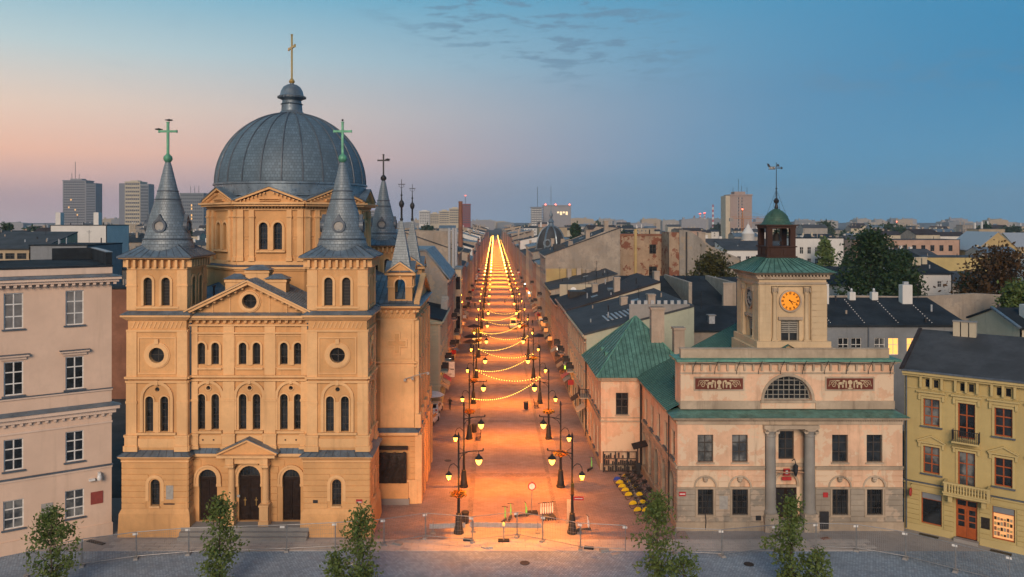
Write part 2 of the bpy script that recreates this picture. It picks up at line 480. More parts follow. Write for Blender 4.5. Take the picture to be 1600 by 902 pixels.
def leaf(name, c, c2, rough=.55):
    m, t, b = nmat(name)
    pos = N(t, 'ShaderNodeNewGeometry').outputs['Position']
    col = mixc(t, sstep(t, noise(t, pos, 1.1, 3), .32, .68), c, c2)
    col = mixc(t, sstep(t, noise(t, pos, 11, 2), .35, .7, 0, .6), col, mul(c, .55))
    t.links.new(col, b.inputs['Base Color']); b.inputs['Roughness'].default_value = rough
    b.inputs['Specular IOR Level'].default_value = .25
    tr = N(t, 'ShaderNodeBsdfTranslucent'); t.links.new(col, tr.inputs[0])
    mx = N(t, 'ShaderNodeMixShader'); mx.inputs[0].default_value = .3
    out = t.nodes['Material Output']
    t.links.new(b.outputs[0], mx.inputs[1]); t.links.new(tr.outputs[0], mx.inputs[2]); t.links.new(mx.outputs[0], out.inputs[0])
    return m
def paving(name, c, cm, bw, bh, mortar=.02, rot=0., var=.2, dirt=.4, rough=.75, off=.5):
    m, t, b = nmat(name)
    pos = N(t, 'ShaderNodeNewGeometry').outputs['Position']
    mp = N(t, 'ShaderNodeMapping'); mp.inputs['Rotation'].default_value = (0,0,rot); t.links.new(pos, mp.inputs[0])
    br = N(t, 'ShaderNodeTexBrick'); t.links.new(mp.outputs[0], br.inputs['Vector'])
    br.offset = off
    for k, v in (('Scale',1),('Brick Width',bw),('Row Height',bh),('Mortar Size',mortar),('Mortar Smooth',.3)): br.inputs[k].default_value = v
    br.inputs['Color1'].default_value = (*mul(c,1-var),1); br.inputs['Color2'].default_value = (*mul(c,1+var),1); br.inputs['Mortar'].default_value = (*cm,1)
    col = mixc(t, sstep(t, noise(t, pos, .28, 5, .65), .42, .7, 0, dirt), br.outputs[0], mul(c,.5))
    col = mixc(t, sstep(t, noise(t, pos, 3.5, 4, .7), .55, .75, 0, .35), col, mul(c,1.35))
    t.links.new(col, b.inputs['Base Color'])
    t.links.new(sstep(t, noise(t, pos, .8, 4), .3, .7, rough-.22, rough+.1), b.inputs['Roughness'])
    b.inputs['Specular IOR Level'].default_value = .35
    inv = N(t, 'ShaderNodeMath', operation='SUBTRACT'); inv.inputs[0].default_value = 1; t.links.new(br.outputs['Fac'], inv.inputs[1])
    bump(t, inv.outputs[0], b, .012, .6)
    return m

M_ = {}
M_['ochre'] = plaster('ochre_render', (.71,.385,.162), var=.16, stain=.45, stain_c=(.36,.19,.085))
M_['ochre_trim'] = plaster('ochre_trim', (.83,.485,.225), var=.14, stain=.42, stain_c=(.38,.20,.09))
M_['beige'] = plaster('beige_render', (.70,.50,.37), var=.08, stain=.22, stain_c=(.36,.25,.17))
M_['beige_trim'] = plaster('beige_trim', (.72,.54,.42), var=.1, stain=.25)
M_['hall_pink'] = plaster('weathered_pink_render', (.75,.475,.31), var=.18, stain=.6, stain_c=(.27,.19,.13), patch=(.70,.53,.37), patch_amt=.7)
M_['hall_stone'] = plaster('weathered_grey_stone', (.37,.315,.25), var=.25, stain=.55, stain_c=(.16,.13,.11), patch=(.46,.36,.27), patch_amt=.4)
M_['hall_trim'] = plaster('weathered_stone_trim', (.47,.37,.27), var=.25, stain=.7, stain_c=(.15,.11,.08))
M_['tower_stone'] = plaster('tower_sandstone', (.62,.46,.28), var=.15, stain=.45, stain_c=(.28,.2,.13))
M_['granite'] = plaster('granite_column', (.30,.28,.25), var=.2, stain=.4)
M_['mustard'] = plaster('mustard_render', (.50,.385,.165), var=.10, stain=.2, stain_c=(.26,.2,.09))
M_['mustard_trim'] = plaster('mustard_trim', (.54,.42,.19), var=.10, stain=.2)
M_['zinc'] = metal('zinc_roofing', (.15,.195,.235), var=.25, rough=.42, met=.35, streak=(.05,.07,.09), streak_amt=.45)
M_['zinc_trim'] = metal('zinc_trim', (.10,.12,.145), var=.2, rough=.5, met=.25)
M_['zinc_pale'] = metal('zinc_band', (.19,.24,.28), var=.25, rough=.33, met=.5, streak=(.10,.13,.15))
M_['copper_seam'] = plain('copper_seam', (.025,.085,.07), .55)
M_['copper'] = metal('patinated_copper', (.098,.215,.175), var=.3, rough=.5, met=.12, streak=(.035,.085,.065), streak_amt=.75, scale=1.2)
M_['copper_trim'] = metal('copper_trim', (.13,.31,.23), var=.25, rough=.55, met=.1, streak=(.04,.09,.06), streak_amt=.5)
M_['cross_green'] = metal('green_patina_cross', (.12,.36,.22), var=.2, rough=.5, met=.2)
M_['gold'] = plain('gilded_metal', (.70,.42,.13), .35, .6)
M_['iron'] = plain('dark_iron', (.035,.035,.038), .5, .3)
M_['lamp_iron'] = plain('lamp_iron', (.022,.022,.023), .6, .0, spec=.25)
M_['redwood'] = plaster('red_brown_boards', (.062,.028,.020), var=.3, stain=.5, stain_c=(.04,.02,.015), rough=.65)
M_['tar'] = plaster('tar_roofing', (.027,.034,.042), var=.35, stain=.35, stain_c=(.05,.055,.06), rough=.85, spec=.12)
M_['slate'] = plaster('slate_roofing', (.068,.072,.078), var=.3, stain=.4, stain_c=(.032,.034,.038), rough=.75, spec=.18)
M_['brown_roof'] = plaster('brown_tar_roof', (.045,.032,.030), var=.3, stain=.4, stain_c=(.02,.018,.018), rough=.7)
M_['bare'] = plaster('bare_gable_plaster', (.36,.30,.24), var=.22, stain=.6, stain_c=(.17,.14,.12), patch=(.29,.25,.21), patch_amt=.5)
M_['bare2'] = plaster('grey_gable_plaster', (.29,.26,.225), var=.22, stain=.55, stain_c=(.14,.12,.105), patch=(.34,.27,.20), patch_amt=.4)
M_['peel'] = plaster('peeling_plaster', (.40,.29,.20), var=.2, stain=.5, stain_c=(.16,.10,.07), patch=(.20,.065,.038), patch_amt=.55)
M_['yellowed'] = plaster('yellow_patch', (.48,.35,.16), var=.15, stain=.4)
M_['cream'] = plaster('cream_render', (.52,.45,.33), var=.1, stain=.35)
M_['white'] = plaster('white_render', (.66,.64,.60), var=.07, stain=.22, stain_c=(.42,.40,.37))
M_['pale_green'] = plaster('pale_green_render', (.44,.45,.34), var=.1, stain=.3)
M_['grey_render'] = plaster('grey_render', (.36,.33,.29), var=.14, stain=.4)
M_['greyblue'] = plaster('grey_blue_render', (.22,.235,.25), var=.15, stain=.4)
M_['rose'] = plaster('rose_render', (.46,.30,.22), var=.13, stain=.35)
M_['tan'] = plaster('tan_render', (.42,.33,.22), var=.14, stain=.4)
M_['brick'] = plaster('old_brick', (.26,.12,.075), var=.25, stain=.4)
M_['chimney'] = plaster('chimney_plaster', (.42,.34,.27), var=.2, stain=.55, stain_c=(.14,.12,.1))
M_['steelwhite'] = plain('galvanised_steel', (.45,.46,.47), .45, .4)
M_['win_white'] = plain('white_window_paint', (.68,.66,.62), .5)
M_['win_brown'] = plain('brown_window_paint', (.055,.045,.038), .5)
M_['win_grey'] = plain('grey_window_paint', (.27,.25,.21), .55)
M_['win_red'] = plain('red_brown_window_paint', (.36,.085,.022), .45)
M_['door_wood'] = plain('dark_oak_door', (.022,.012,.009), .5, var=.3, scale=3, spec=.25)
M_['glass'] = glass('window_glass')
M_['glass_dull'] = glass('blinds_behind_glass', (.16,.155,.15), (.24,.235,.23), .12, .4)
M_['glass_curt'] = glass('curtained_glass', (.05,.055,.06), (.20,.20,.19), .1, .5)
M_['lit'] = emit('lit_window', (1.0,.50,.12), 1.1)
M_['lit_dim'] = emit('dim_lit_window', (1.0,.42,.12), .45)
M_['shop'] = emit('shop_light', (1.0,.48,.18), .42)
M_['bulb'] = emit('sodium_bulb', (1.0,.46,.07), 4.5)
M_['bulb_far'] = emit('sodium_bulb_far', (1.0,.50,.08), 30)
M_['garland'] = emit('garland_bulb', (1.0,.52,.08), 5)
M_['lit_pale'] = emit('pale_lit_window', (1.0,.75,.42), .9)
M_['sign_white'] = emit('white_shop_light', (1.0,.85,.62), 8)
M_['sign_green'] = emit('green_shop_light', (.35,1.0,.05), 3)
M_['clock'] = emit('lit_clock_face', (1.0,.30,.012), .95); M_['clock'].node_tree.nodes['Principled BSDF'].inputs['Base Color'].default_value = (.10,.03,.005,1)
M_['red_light'] = emit('red_warning_lamp', (1.0,.10,.05), 9)
M_['black'] = plain('black_paint', (.015,.015,.016), .45)
M_['rubber'] = plain('rubber', (.02,.02,.021), .8)
M_['steel'] = plain('fence_steel', (.28,.28,.28), .45, .5)
M_['concrete'] = plaster('concrete', (.30,.28,.26), var=.15, stain=.3)
M_['plaque'] = plain('grey_plaque', (.34,.32,.29), .6)
M_['redsign'] = plain('red_sign', (.42,.03,.03), .5)
M_['red_plaque'] = plain('red_plaque', (.27,.055,.04), .6)
M_['whitesign'] = plain('white_sign', (.72,.70,.66), .55)
M_['bronze'] = plaster('dark_bronze', (.035,.028,.024), var=.4, stain=.3, rough=.5, bmp=.02)
M_['relief_red'] = plaster('maroon_relief', (.16,.045,.03), var=.2, stain=.3)
M_['relief_cream'] = plaster('cream_relief', (.60,.46,.29), var=.15, stain=.3)
M_['wood'] = plain('bench_wood', (.12,.07,.04), .6)
M_['yellow'] = plain('yellow_panel', (.75,.50,.02), .45)
M_['lime'] = plain('lime_panel', (.18,.62,.16), .45)
M_['carwhite'] = plain('white_car_paint', (.70,.70,.70), .25, var=.03)
M_['flowers'] = leaf('flowering_basket', (.30,.09,.02), (.10,.12,.03))
M_['leaf_young'] = leaf('young_tree_leaves', (.12,.175,.045), (.17,.22,.065))
M_['leaf_dark'] = leaf('dark_tree_leaves', (.028,.062,.024), (.055,.095,.032))
M_['leaf_olive'] = leaf('olive_tree_leaves', (.07,.07,.022), (.11,.10,.03))
M_['leaf_brown'] = leaf('russet_tree_leaves', (.11,.055,.02), (.08,.05,.02))
M_['bark'] = plaster('bark', (.11,.085,.06), var=.3, stain=.4, bmp=.02)
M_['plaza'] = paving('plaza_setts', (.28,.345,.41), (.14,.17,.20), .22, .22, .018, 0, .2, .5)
M_['slab'] = plaster('pale_paving_slab', (.46,.42,.385), var=.16, stain=.2, rough=.7)
M_['slab_grey'] = plaster('grey_paving', (.34,.31,.29), var=.16, stain=.3, rough=.7)
M_['street'] = paving('street_paving', (.36,.235,.19), (.19,.125,.10), .62, .31, .012, 0, .1, .4)
M_['sidewalk'] = paving('sidewalk_setts', (.31,.22,.19), (.16,.115,.10), .45, .22, .014, 0, .12, .35)
M_['ground'] = plaster('city_ground', (.07,.065,.06), var=.3, stain=.2)
M_['dome_sl'] = shingle('dome_slates', (.115,.170,.215), 7.3, 3.6, 150, .08, .58)
M_['cone_sl'] = shingle('spire_slates', (.22,.26,.285), 2, 4.2, 40, .2, .5)
M_['cone_sl2'] = shingle('green_dome_scales', (.055,.125,.085), 1.3, 4.5, 26, .1, .55)
M_['drain'] = paving('drain_setts', (.29,.195,.16), (.12,.085,.07), .3, .3, .02, 0, .2, .4)

# ------------------------------------------------------------------ ground and street
def sheet(name, mat, x0, x1, y0, y1, z):
    return tag(MB().add([(x0,y0,z),(x1,y0,z),(x1,y1,z),(x0,y1,z)], [(0,1,2,3)]).build(name, mat), kind='structure')
gm = MB(); gm.add([(-5000,-400,-.02),(5000,-400,-.02),(5000,9000,-.02),(-5000,9000,-.02)], [(0,1,2,3)])
tag(gm.build('ground', M_['ground']), kind='structure')
sheet('plaza', M_['plaza'], -60, 60, 20, 60.4, .0)
sheet('plaza_apron', M_['slab_grey'], -60, 60, 60.4, 72, -.004)
sheet('street', M_['street'], -3.6, 7.1, 66.0, 1300, .004)
sheet('pavement_left', M_['sidewalk'], -12, -3.6, 62.6, 1300, .002)
sheet('pavement_right', M_['sidewalk'], 7.1, 16, 62.6, 1300, .002)
# pale slabs laid across the mouth of the street: one object each
pav = MB().box(-31, 31, 60.4, 62.62, -.05, .012).build('slab_pavement', M_['slab_grey']); tag(pav, kind='structure')
slm = MB().frustum((-.59,.59,-.26,.26), 0, (-.58,.58,-.25,.25), .022).mesh('slab', M_['slab'])
r1 = random.Random(3)
for j in range(4):
    for i in range(50):
        x = -30.3 + i*1.215 + (.6 if j % 2 else 0)
        o = link('slab', slm, pav); o.location = (x, 60.68+j*.55, .010+r1.uniform(-.003,.004))
        o.rotation_euler = (0, 0, r1.uniform(-.006,.006)); o.scale = (1.0, 1.0, 1)
sheet('street_crossing', M_['slab_grey'], -3.6, 7.1, 62.62, 66.0, .003)
for i, (x0, x1, y0, y1) in enumerate([(-2.4,-1.9,66,420),(5.3,5.7,66,420)]):
    sheet('drain_strip', M_['drain'], x0, x1, y0, y1, .008)
for i, yb in enumerate((78.0, 99.0, 121.0, 141.0, 163.0, 188.0)): sheet('paving_band', M_['drain'], -3.5, 7.0, yb, yb+1.1, .006)

# ------------------------------------------------------------------ church
CX, CY = -20.46, 63.3
ch = root('domed_church', (CX, CY, 0), 'ochre twin-towered church with a big ribbed slate dome on an octagonal drum', 'church')
OC, OT, ZN = M_['ochre'], M_['ochre_trim'], M_['zinc']
WI, GL = M_['win_brown'], M_['glass']
def c_box(name, M, x0, x1, y0, y1, z0, z1, mat=None): return bx(name, mat or OT, ch, M, x0, x1, y0*1.45 if y0 < 0 else y0, y1, z0, z1)
def c_ring(name, M, o, wd, y0, y1): return ring(MB(), o, wd, y0*1.5 if y0 > -.5 else y0, y1).build(name, OT, ch, M)
def brackets(M, x0, x1, z0, z1, y0, step, wd=.2, name='bracket', parent=None, mat=None):
    n = max(2, int((x1-x0)/step)+1)
    for i in range(n):
        x = x0 + (x1-x0)*i/(n-1)
        bx(name, mat or OT, parent or ch, M, x-wd/2, x+wd/2, y0, .02, z0, z1)
def twin(M, cx, z0, z1, wd, off, y, ops, nz=4, wallmb=None):
    for s in (-1, 1):
        ops.append(('a', cx+s*off-wd/2, cx+s*off+wd/2, z0, z1))
def upper_face(M, w, wins=True):
    """one face of a tower above the ledge; x from 0 to w"""
    c = w/2; ops = []
    A = [('a', c-.62-.33, c-.62+.33, 8.5, 11.45), ('a', c+.62-.33, c+.62+.33, 8.5, 11.45)]
    small = ('o', c, 12.0, .19)
    ocu = ('o', c, 14.85, .64)
    B = [('a', c-.74-.35, c-.74+.35, 18.95, 21.3), ('a', c+.74-.35, c+.74+.35, 18.95, 21.3)]
    ops = A + [small, ocu] + B
    mb = MB(); wall(mb, 0, w, 6.9, 22.8, ops, .32)
    mb.build('tower_wall', OC, ch, M)
    for o in A: window(ch, M, o, .24, WI, GL, 2, 5, .05, .02)
    for o in B: window(ch, M, o, .26, WI, M_['black'], 1, 9, .05, .03)
    window(ch, M, small, .2, WI, GL, 1, 1, .03, .02)
    window(ch, M, ocu, .26, WI, GL, 2, 2, .06, .03)
    for o in A: c_ring('arch_moulding', M, o, .12, -.07, .01)
    for o in B: c_ring('arch_moulding', M, o, .2, -.08, .01)
    c_ring('blind_arch', M, ('a', c-1.12, c+1.12, 8.5, 12.45), .24, -.11, .01)
    c_box('keystone', M, c-.13, c+.13, -.17, .01, 12.38, 12.78)
    c_ring('oculus_ring', M, ocu, .36, -.10, .01)
    c_ring('oculus_rim', M, ('o', c, 14.85, 1.0), .09, -.06, .01)
    c_box('keystone', M, c-.16, c+.16, -.16, .01, 15.78, 16.2)
    c_ring('panel_frame', M, ('r', .95, w-.95, 13.4, 16.25), .10, -.05, .01)
    # corner piers with pedestals
    for a, b in ((0, .78), (w-.78, w)):
        lo, hi = (a-.10 if a == 0 else a), (b+.10 if a != 0 else b)
        c_box('pier', M, lo+.02, hi-.02, -.09, .01, 8.25, 12.55)
        c_box('pier', M, lo+.02, hi-.02, -.07, .01, 13.05, 16.8)
        c_box('pier', M, lo+.03, hi-.03, -.06, .01, 18.6, 21.9)
        c_box('pedestal', M, lo-.12, hi+.12, -.22, .01, 6.92, 7.35)
        c_box('pedestal', M, lo-.05, hi+.05, -.16, .01, 7.35, 8.08)
        c_box('pedestal_cap', M, lo-.10, hi+.10, -.20, .01, 8.08, 8.25)
        c_box('impost', M, lo-.02, hi+.02, -.12, .01, 10.85, 11.05)
        c_box('impost', M, lo-.0, hi+.0, -.10, .01, 20.55, 20.68)
    c_box('apron', M, .85, w-.85, -.06, .01, 7.2, 7.95)
    c_box('sill', M, .8, w-.8, -.18, .01, 8.28, 8.46)
    c_box('colonnette', M, c-.16, c+.16, -.08, .01, 8.46, 11.0)
    c_box('string_course', M, -.10, w+.10, -.14, .01, 12.58, 12.74)
    c_box('string_course', M, -.14, w+.14, -.19, .01, 12.90, 13.06)
    c_box('string_course', M, -.06, w+.06, -.10, .01, 16.8, 16.95)
    n = int((w-.5)/.34)
    for i in range(n):           # slanted leaves of the frieze
        x = .3 + (w-.6)*(i+.5)/n
        bar('frieze_leaf', OT, ch, M @ Vector((x-.12, -.03, 17.08)), M @ Vector((x+.12, -.03, 17.62)), .05, .09)
    c_box('belfry_sill', M, .6, w-.6, -.10, .01, 18.72, 18.9)
    c_box('impost', M, .5, w-.5, -.07, .005, 20.60, 20.70) if False else None
    brackets(M, .12, w-.12, 22.15, 22.75, -.42, .52, .2)
    c_box('frieze_band', M, -.02, w+.02, -.05, .01, 21.95, 22.1)
def tower(cx, y0, wx, wy, spire_mat=None, ground=True, cz=0.0, cross_mat=None, crs=1.0, faces=('f','r','l','b'), cr=1.0):
    x0, x1, y1 = cx-wx/2, cx+wx/2, y0+wy
    fr = {'f': (Fr(x0, y0), wx), 'r': (Fr(x1, y0, 0, 90), wy), 'l': (Fr(x0, y1, 0, -90), wy), 'b': (Fr(x1, y1, 0, 180), wx)}
    for k in faces: upper_face(*fr[k])
    # main cornice
    m = MB(); m.frustum((x0-.1,x1+.1,y0-.1,y1+.1), 17.75, (x0-.42,x1+.42,y0-.42,y1+.42), 18.05); m.box(x0-.46,x1+.46,y0-.46,y1+.46,18.05,18.22)
    m.build('cornice', OT, ch)
    MB().frustum((x0-.52,x1+.52,y0-.52,y1+.52), 18.222, (x0-.01,x1+.01,y0-.01,y1+.01), 18.52).build('ledge_roof', ZN, ch)
    # eaves
    m = MB(); m.frustum((x0-.1,x1+.1,y0-.1,y1+.1), 22.1+.66, (x0-.5,x1+.5,y0-.5,y1+.5), 22.86); m.box(x0-.55,x1+.55,y0-.55,y1+.55,22.86,22.93)
    m.build('eaves_cornice', OT, ch)
    ym = (y0+y1)/2; r = 2.06*cr
    ex, ey = wx/2+.66, wy/2+.66
    MB().box(cx-ex,cx+ex,ym-ey,ym+ey,22.935,23.05).build('gutter', M_['zinc_trim'], ch)
    hp = MB()
    hp.frustum((cx-ex+.02,cx+ex-.02,ym-ey+.02,ym+ey-.02), 23.05, (cx-1.45*cr,cx+1.45*cr,ym-1.45*cr,ym+1.45*cr), 24.0)
    hp.build('skirt_roof', ZN, ch)
    # standing seams on the skirt roof
    for sx, L, D, rot in ((0,ex,ey,0),(0,ex,ey,180),(0,ey,ex,90),(0,ey,ex,-90)):
        Mq = Fr(cx, ym, 0, rot)
        n = int(2*L/.62)
        for i in range(n+1):
            u = -1+2*i/n
            bar('seam', M_['zinc_trim'], ch, Mq @ Vector((u*(L-.03), -D+.03, 23.06)), Mq @ Vector((u*1.45*cr, -1.45*cr, 24.0)), .05, .05)
    sp = MB(); z = 23.55
    sp.lathe([(r+.08, 23.5), (r+.06, 24.0), (r, 24.03), (r-.10, 24.42), (r-.16, 24.45), (1.44*cr, 26.4), (1.03*cr, 27.75), (1.03*cr, 27.80), (.96*cr, 28.05), (.84*cr,28.5), (.82*cr,28.55), (.36, 30.5), (.30, 30.75), (.22,31.0)], 28)
    sp.build('spire', M_['cone_sl'], ch, Tm(cx, ym, 0), smooth=True)
    for zz, rr in ((24.44, r-.08), (27.8, 1.03*cr), (28.52, .84*cr)):
        MB().lathe([(rr, zz-.05), (rr+.05, zz-.02), (rr+.05, zz+.03), (rr-.02, zz+.06)], 24).build('spire_band', M_['zinc_trim'], ch, Tm(cx, ym, 0), smooth=True)
    for k in range(4):          # round dormers
        Mq = Fr(cx, ym, 0, 90*k)
        d = MB(); ring(d, ('o', 0, 25.55, .40), .17, -1.80*cr-.02, -1.2*cr)
        d.prism([(-.34,25.98),(.34,25.98),(0,26.55)], -1.74*cr, -1.1*cr)
        dm = d.build('spire_dormer', M_['zinc_trim'], ch, Mq)
        p = MB(); lp = op_loop(('o', 0, 25.55, .40)); p.add([(x,-1.70*cr,zq) for x,zq in lp], [tuple(range(len(lp)))])
        p.build('dormer_disc', M_['plaque'], dm)
    # knob and cross
    cm = cross_mat or M_['cross_green']
    MB().lathe([(.12,30.9),(.2,31.0),(.34,31.15),(.38,31.3),(.34,31.5),(.16,31.68),(.08,31.8)], 14).build('finial_ball', cm, ch, Tm(cx, ym, 0), smooth=True)
    c = MB(); zt = 31.7+2.75*crs; za = 31.7+1.95*crs; hw = .76*crs; tk = .09
    c.box(-tk,tk,-tk,tk,31.7,zt); c.box(-hw,-tk-.0,-tk+.004,tk-.004,za-tk,za+tk); c.box(tk,hw,-tk+.004,tk-.004,za-tk,za+tk)
    for q in ((-hw,za),(hw,za)): c.box(q[0]-.03,q[0]+.03,-tk-.02,tk+.02,za-tk-.03,za+tk+.03)
    c.box(-tk-.03,tk+.03,-tk-.02,tk+.02,zt-.05,zt+.02)
    c.build('cross', cm, ch, Tm(cx, ym, 0))
    return ym
TW, TD, TX = 4.85, 4.2, 7.48
for s in (-1, 1):
    cx = s*TX
    tower(cx, .4, TW, TD)
    # ground storey
    hw = TW/2+.28; y0g, y1g = 0.0, 4.9
    for M, w, front in ((Fr(cx-hw, y0g), 2*hw, True), (Fr(cx+hw, y0g, 0, 90), y1g-y0g, False), (Fr(cx-hw, y1g, 0, -90), y1g-y0g, False)):
        c = w/2; ops = [('a', c-.38, c+.38, 2.5, 4.68)]
        wall(MB(), 0, w, 0, 6.55, ops, .4).build('ground_wall', OC, ch, M)
        window(ch, M, ops[0], .3, WI, GL, 3, 5, .04, .018)
        courses(ch, M, OC, .0, w, 2.3, 6.1, .475, [('a', c-.72, c+.72, 2.6, 4.92), ('r', c-.4, c+.4, 2.3, 2.7)])
        c_ring('arch_moulding', M, ('a', c-.50, c+.50, 2.9, 4.80), .26, -.06, .01)
        c_box('sill', M, c-.42, c+.42, -.10, .02, 2.35, 2.5)
        c_box('string_course', M, -.05, w+.05, -.07, .01, 6.12, 6.26)
    MB().frustum((cx-hw-.28,cx+hw+.28,y0g-.26,y1g+.2), -.02, (cx-hw-.20,cx+hw+.20,y0g-.2,y1g+.14), 1.9).frustum((cx-hw-.20,cx+hw+.20,y0g-.2,y1g+.14), 1.9, (cx-hw-.03,cx+hw+.03,y0g-.03,y1g+.03), 2.28).build('plinth', OC, ch)
    MB().frustum((cx-hw-.04,cx+hw+.04,y0g-.04,y1g+.04), 6.3, (cx-hw-.24,cx+hw+.24,y0g-.24,y1g+.2), 6.5).box(cx-hw-.27,cx+hw+.27,y0g-.27,y1g+.22,6.5,6.6).build('ledge_cornice', OT, ch)
    MB().frustum((cx-hw-.34,cx+hw+.34,y0g-.34,y1g+.26), 6.602, (cx-TW/2-.02,cx+TW/2+.02,.38,4.62), 6.98).build('ledge_roof', ZN, ch)
    nn = 9
    for i in range(nn+1):
        u = -1+2*i/nn
        bar('seam', M_['zinc_trim'], ch, (cx+u*(hw+.33), y0g-.33, 6.62), (cx+u*TW/2, .37, 6.99), .04, .04)
# wall plaques on the towers
bx('plaque', M_['plaque'], ch, I4, -6.55, -5.95, -.085, -.05, 3.05, 4.2)
bx('plaque', M_['iron'], ch, I4, -6.75, -5.85, -.085, -.05, 2.62, 2.72)
bx('plaque', M_['iron'], ch, I4, 5.55, 5.95, -.085, -.05, 2.75, 3.0)
bx('plaque', M_['redsign'], ch, I4, 9.1, 9.62, -.085, -.05, 2.75, 3.05)
bx('plaque', M_['whitesign'], ch, I4, 9.16, 9.56, -.088, -.085, 2.80, 2.87)

# ---- centre bay
YC = 1.05; x0, x1 = -TX+TW/2, TX-TW/2; MC = Fr(0, YC)
ops = []; doors = []
for cx, w, zt in ((-3.5, 1.5, 5.2), (0, 1.86, 5.5), (3.5, 1.5, 5.2)):
    o = ('a', cx-w/2, cx+w/2, .82, zt); ops.append(o); doors.append(o)
row2 = []; row3 = []; sm = []
for cx in (-3.45, 0, 3.45):
    for s in (-1, 1):
        row2.append(('a', cx+s*.58-.32, cx+s*.58+.32, 8.5, 11.5))
        row3.append(('a', cx+s*.58-.32, cx+s*.58+.32, 13.95, 15.8))
    sm.append(('o', cx, 12.0, .18))
wall(MB(), x0, x1, 0, 18.3, ops+row2+row3+sm, .38, None).build('front_wall', OC, ch, MC)
for o in row2: window(ch, MC, o, .28, WI, GL, 2, 5, .05, .02); c_ring('arch_moulding', MC, o, .11, -.07, .01)
for o in row3: window(ch, MC, o, .28, WI, GL, 2, 3, .05, .02); c_ring('arch_moulding', MC, o, .17, -.08, .01)
for o in sm: window(ch, MC, o, .2, WI, GL, 1, 1, .03, .02); c_ring('oculus_ring', MC, o, .07, -.06, .01)
for cx in (-3.45, 0, 3.45):
    c_ring('blind_arch', MC, ('a', cx-1.08, cx+1.08, 8.5, 12.42), .22, -.11, .01)
    c_box('keystone', MC, cx-.12, cx+.12, -.17, .01, 12.36, 12.74)
    c_box('colonnette', MC, cx-.17, cx+.17, -.07, .01, 8.45, 10.9)
    c_box('colonnette', MC, cx-.17, cx+.17, -.07, .01, 13.9, 15.2)
    for s in (-1, 1): c_box('jamb', MC, cx+s*1.05-.12, cx+s*1.05+.12, -.06, .01, 8.45, 11.2)
    c_ring('panel_frame', MC, ('r', cx-1.2, cx+1.2, 13.72, 16.35), .08, -.05, .01)
    c_box('sill', MC, cx-1.15, cx+1.15, -.18, .01, 8.24, 8.42)
    c_box('sill', MC, cx-1.12, cx+1.12, -.12, .01, 13.55, 13.70)
    c_box('apron', MC, cx-1.1, cx+1.1, -.06, .01, 7.3, 8.05)
    for s in (-1, 1): c_box('anchor', MC, cx+s*.45-.05, cx+s*.45+.05, -.12, .01, 7.62, 7.72, mat=M_['iron'])
for px in (-4.78, -1.72, 1.72, 4.78):
    a, b = px-.5, px+.5
    if px < -4: a = x0+.0
    if px > 4: b = x1
    c_box('pilaster', MC, a+.02, b-.02, -.13, .01, 8.22, 12.55)
    c_box('pilaster', MC, a+.05, b-.05, -.11, .01, 13.1, 17.2)
    c_box('pedestal', MC, a-.10, b+.10, -.26, .01, 6.95, 7.2); c_box('pedestal', MC, a-.04, b+.04, -.2, .01, 7.2, 8.06); c_box('pedestal_cap', MC, a-.08, b+.08, -.25, .01, 8.06, 8.22)
    c_box('impost', MC, a-.03, b+.03, -.17, .01, 10.9, 11.08)
c_box('string_course', MC, x0, x1, -.16, .01, 12.6, 12.76); c_box('string_course', MC, x0, x1, -.22, .01, 12.92, 13.08)
c_box('string_course', MC, x0, x1, -.15, .01, 16.55, 16.68); c_box('string_course', MC, x0, x1, -.17, .01, 17.2, 17.34)
brackets(MC, x0+.2, x1-.2, 17.5, 17.74, -.34, .55, .24, 'dentil')
c_box('cornice', MC, x0, x1, -.42, .01, 17.76, 17.92); c_box('cornice', MC, x0, x1, -.58, .01, 17.92, 18.12)
MB().frustum((x0-.0,x1+.0,YC-.66,YC+.3), 18.122, (x0,x1,YC-.02,YC+.3), 18.32).build('ledge_roof', ZN, ch)
courses(ch, MC, OC, x0+.2, x1-.2, .9, 6.05, .56, [('a', o[1]-.42, o[2]+.42, .6, o[4]+.42) for o in doors]+[('r',-1.75,-1.1,.6,6.3),('r',1.1,1.75,.6,6.3)])
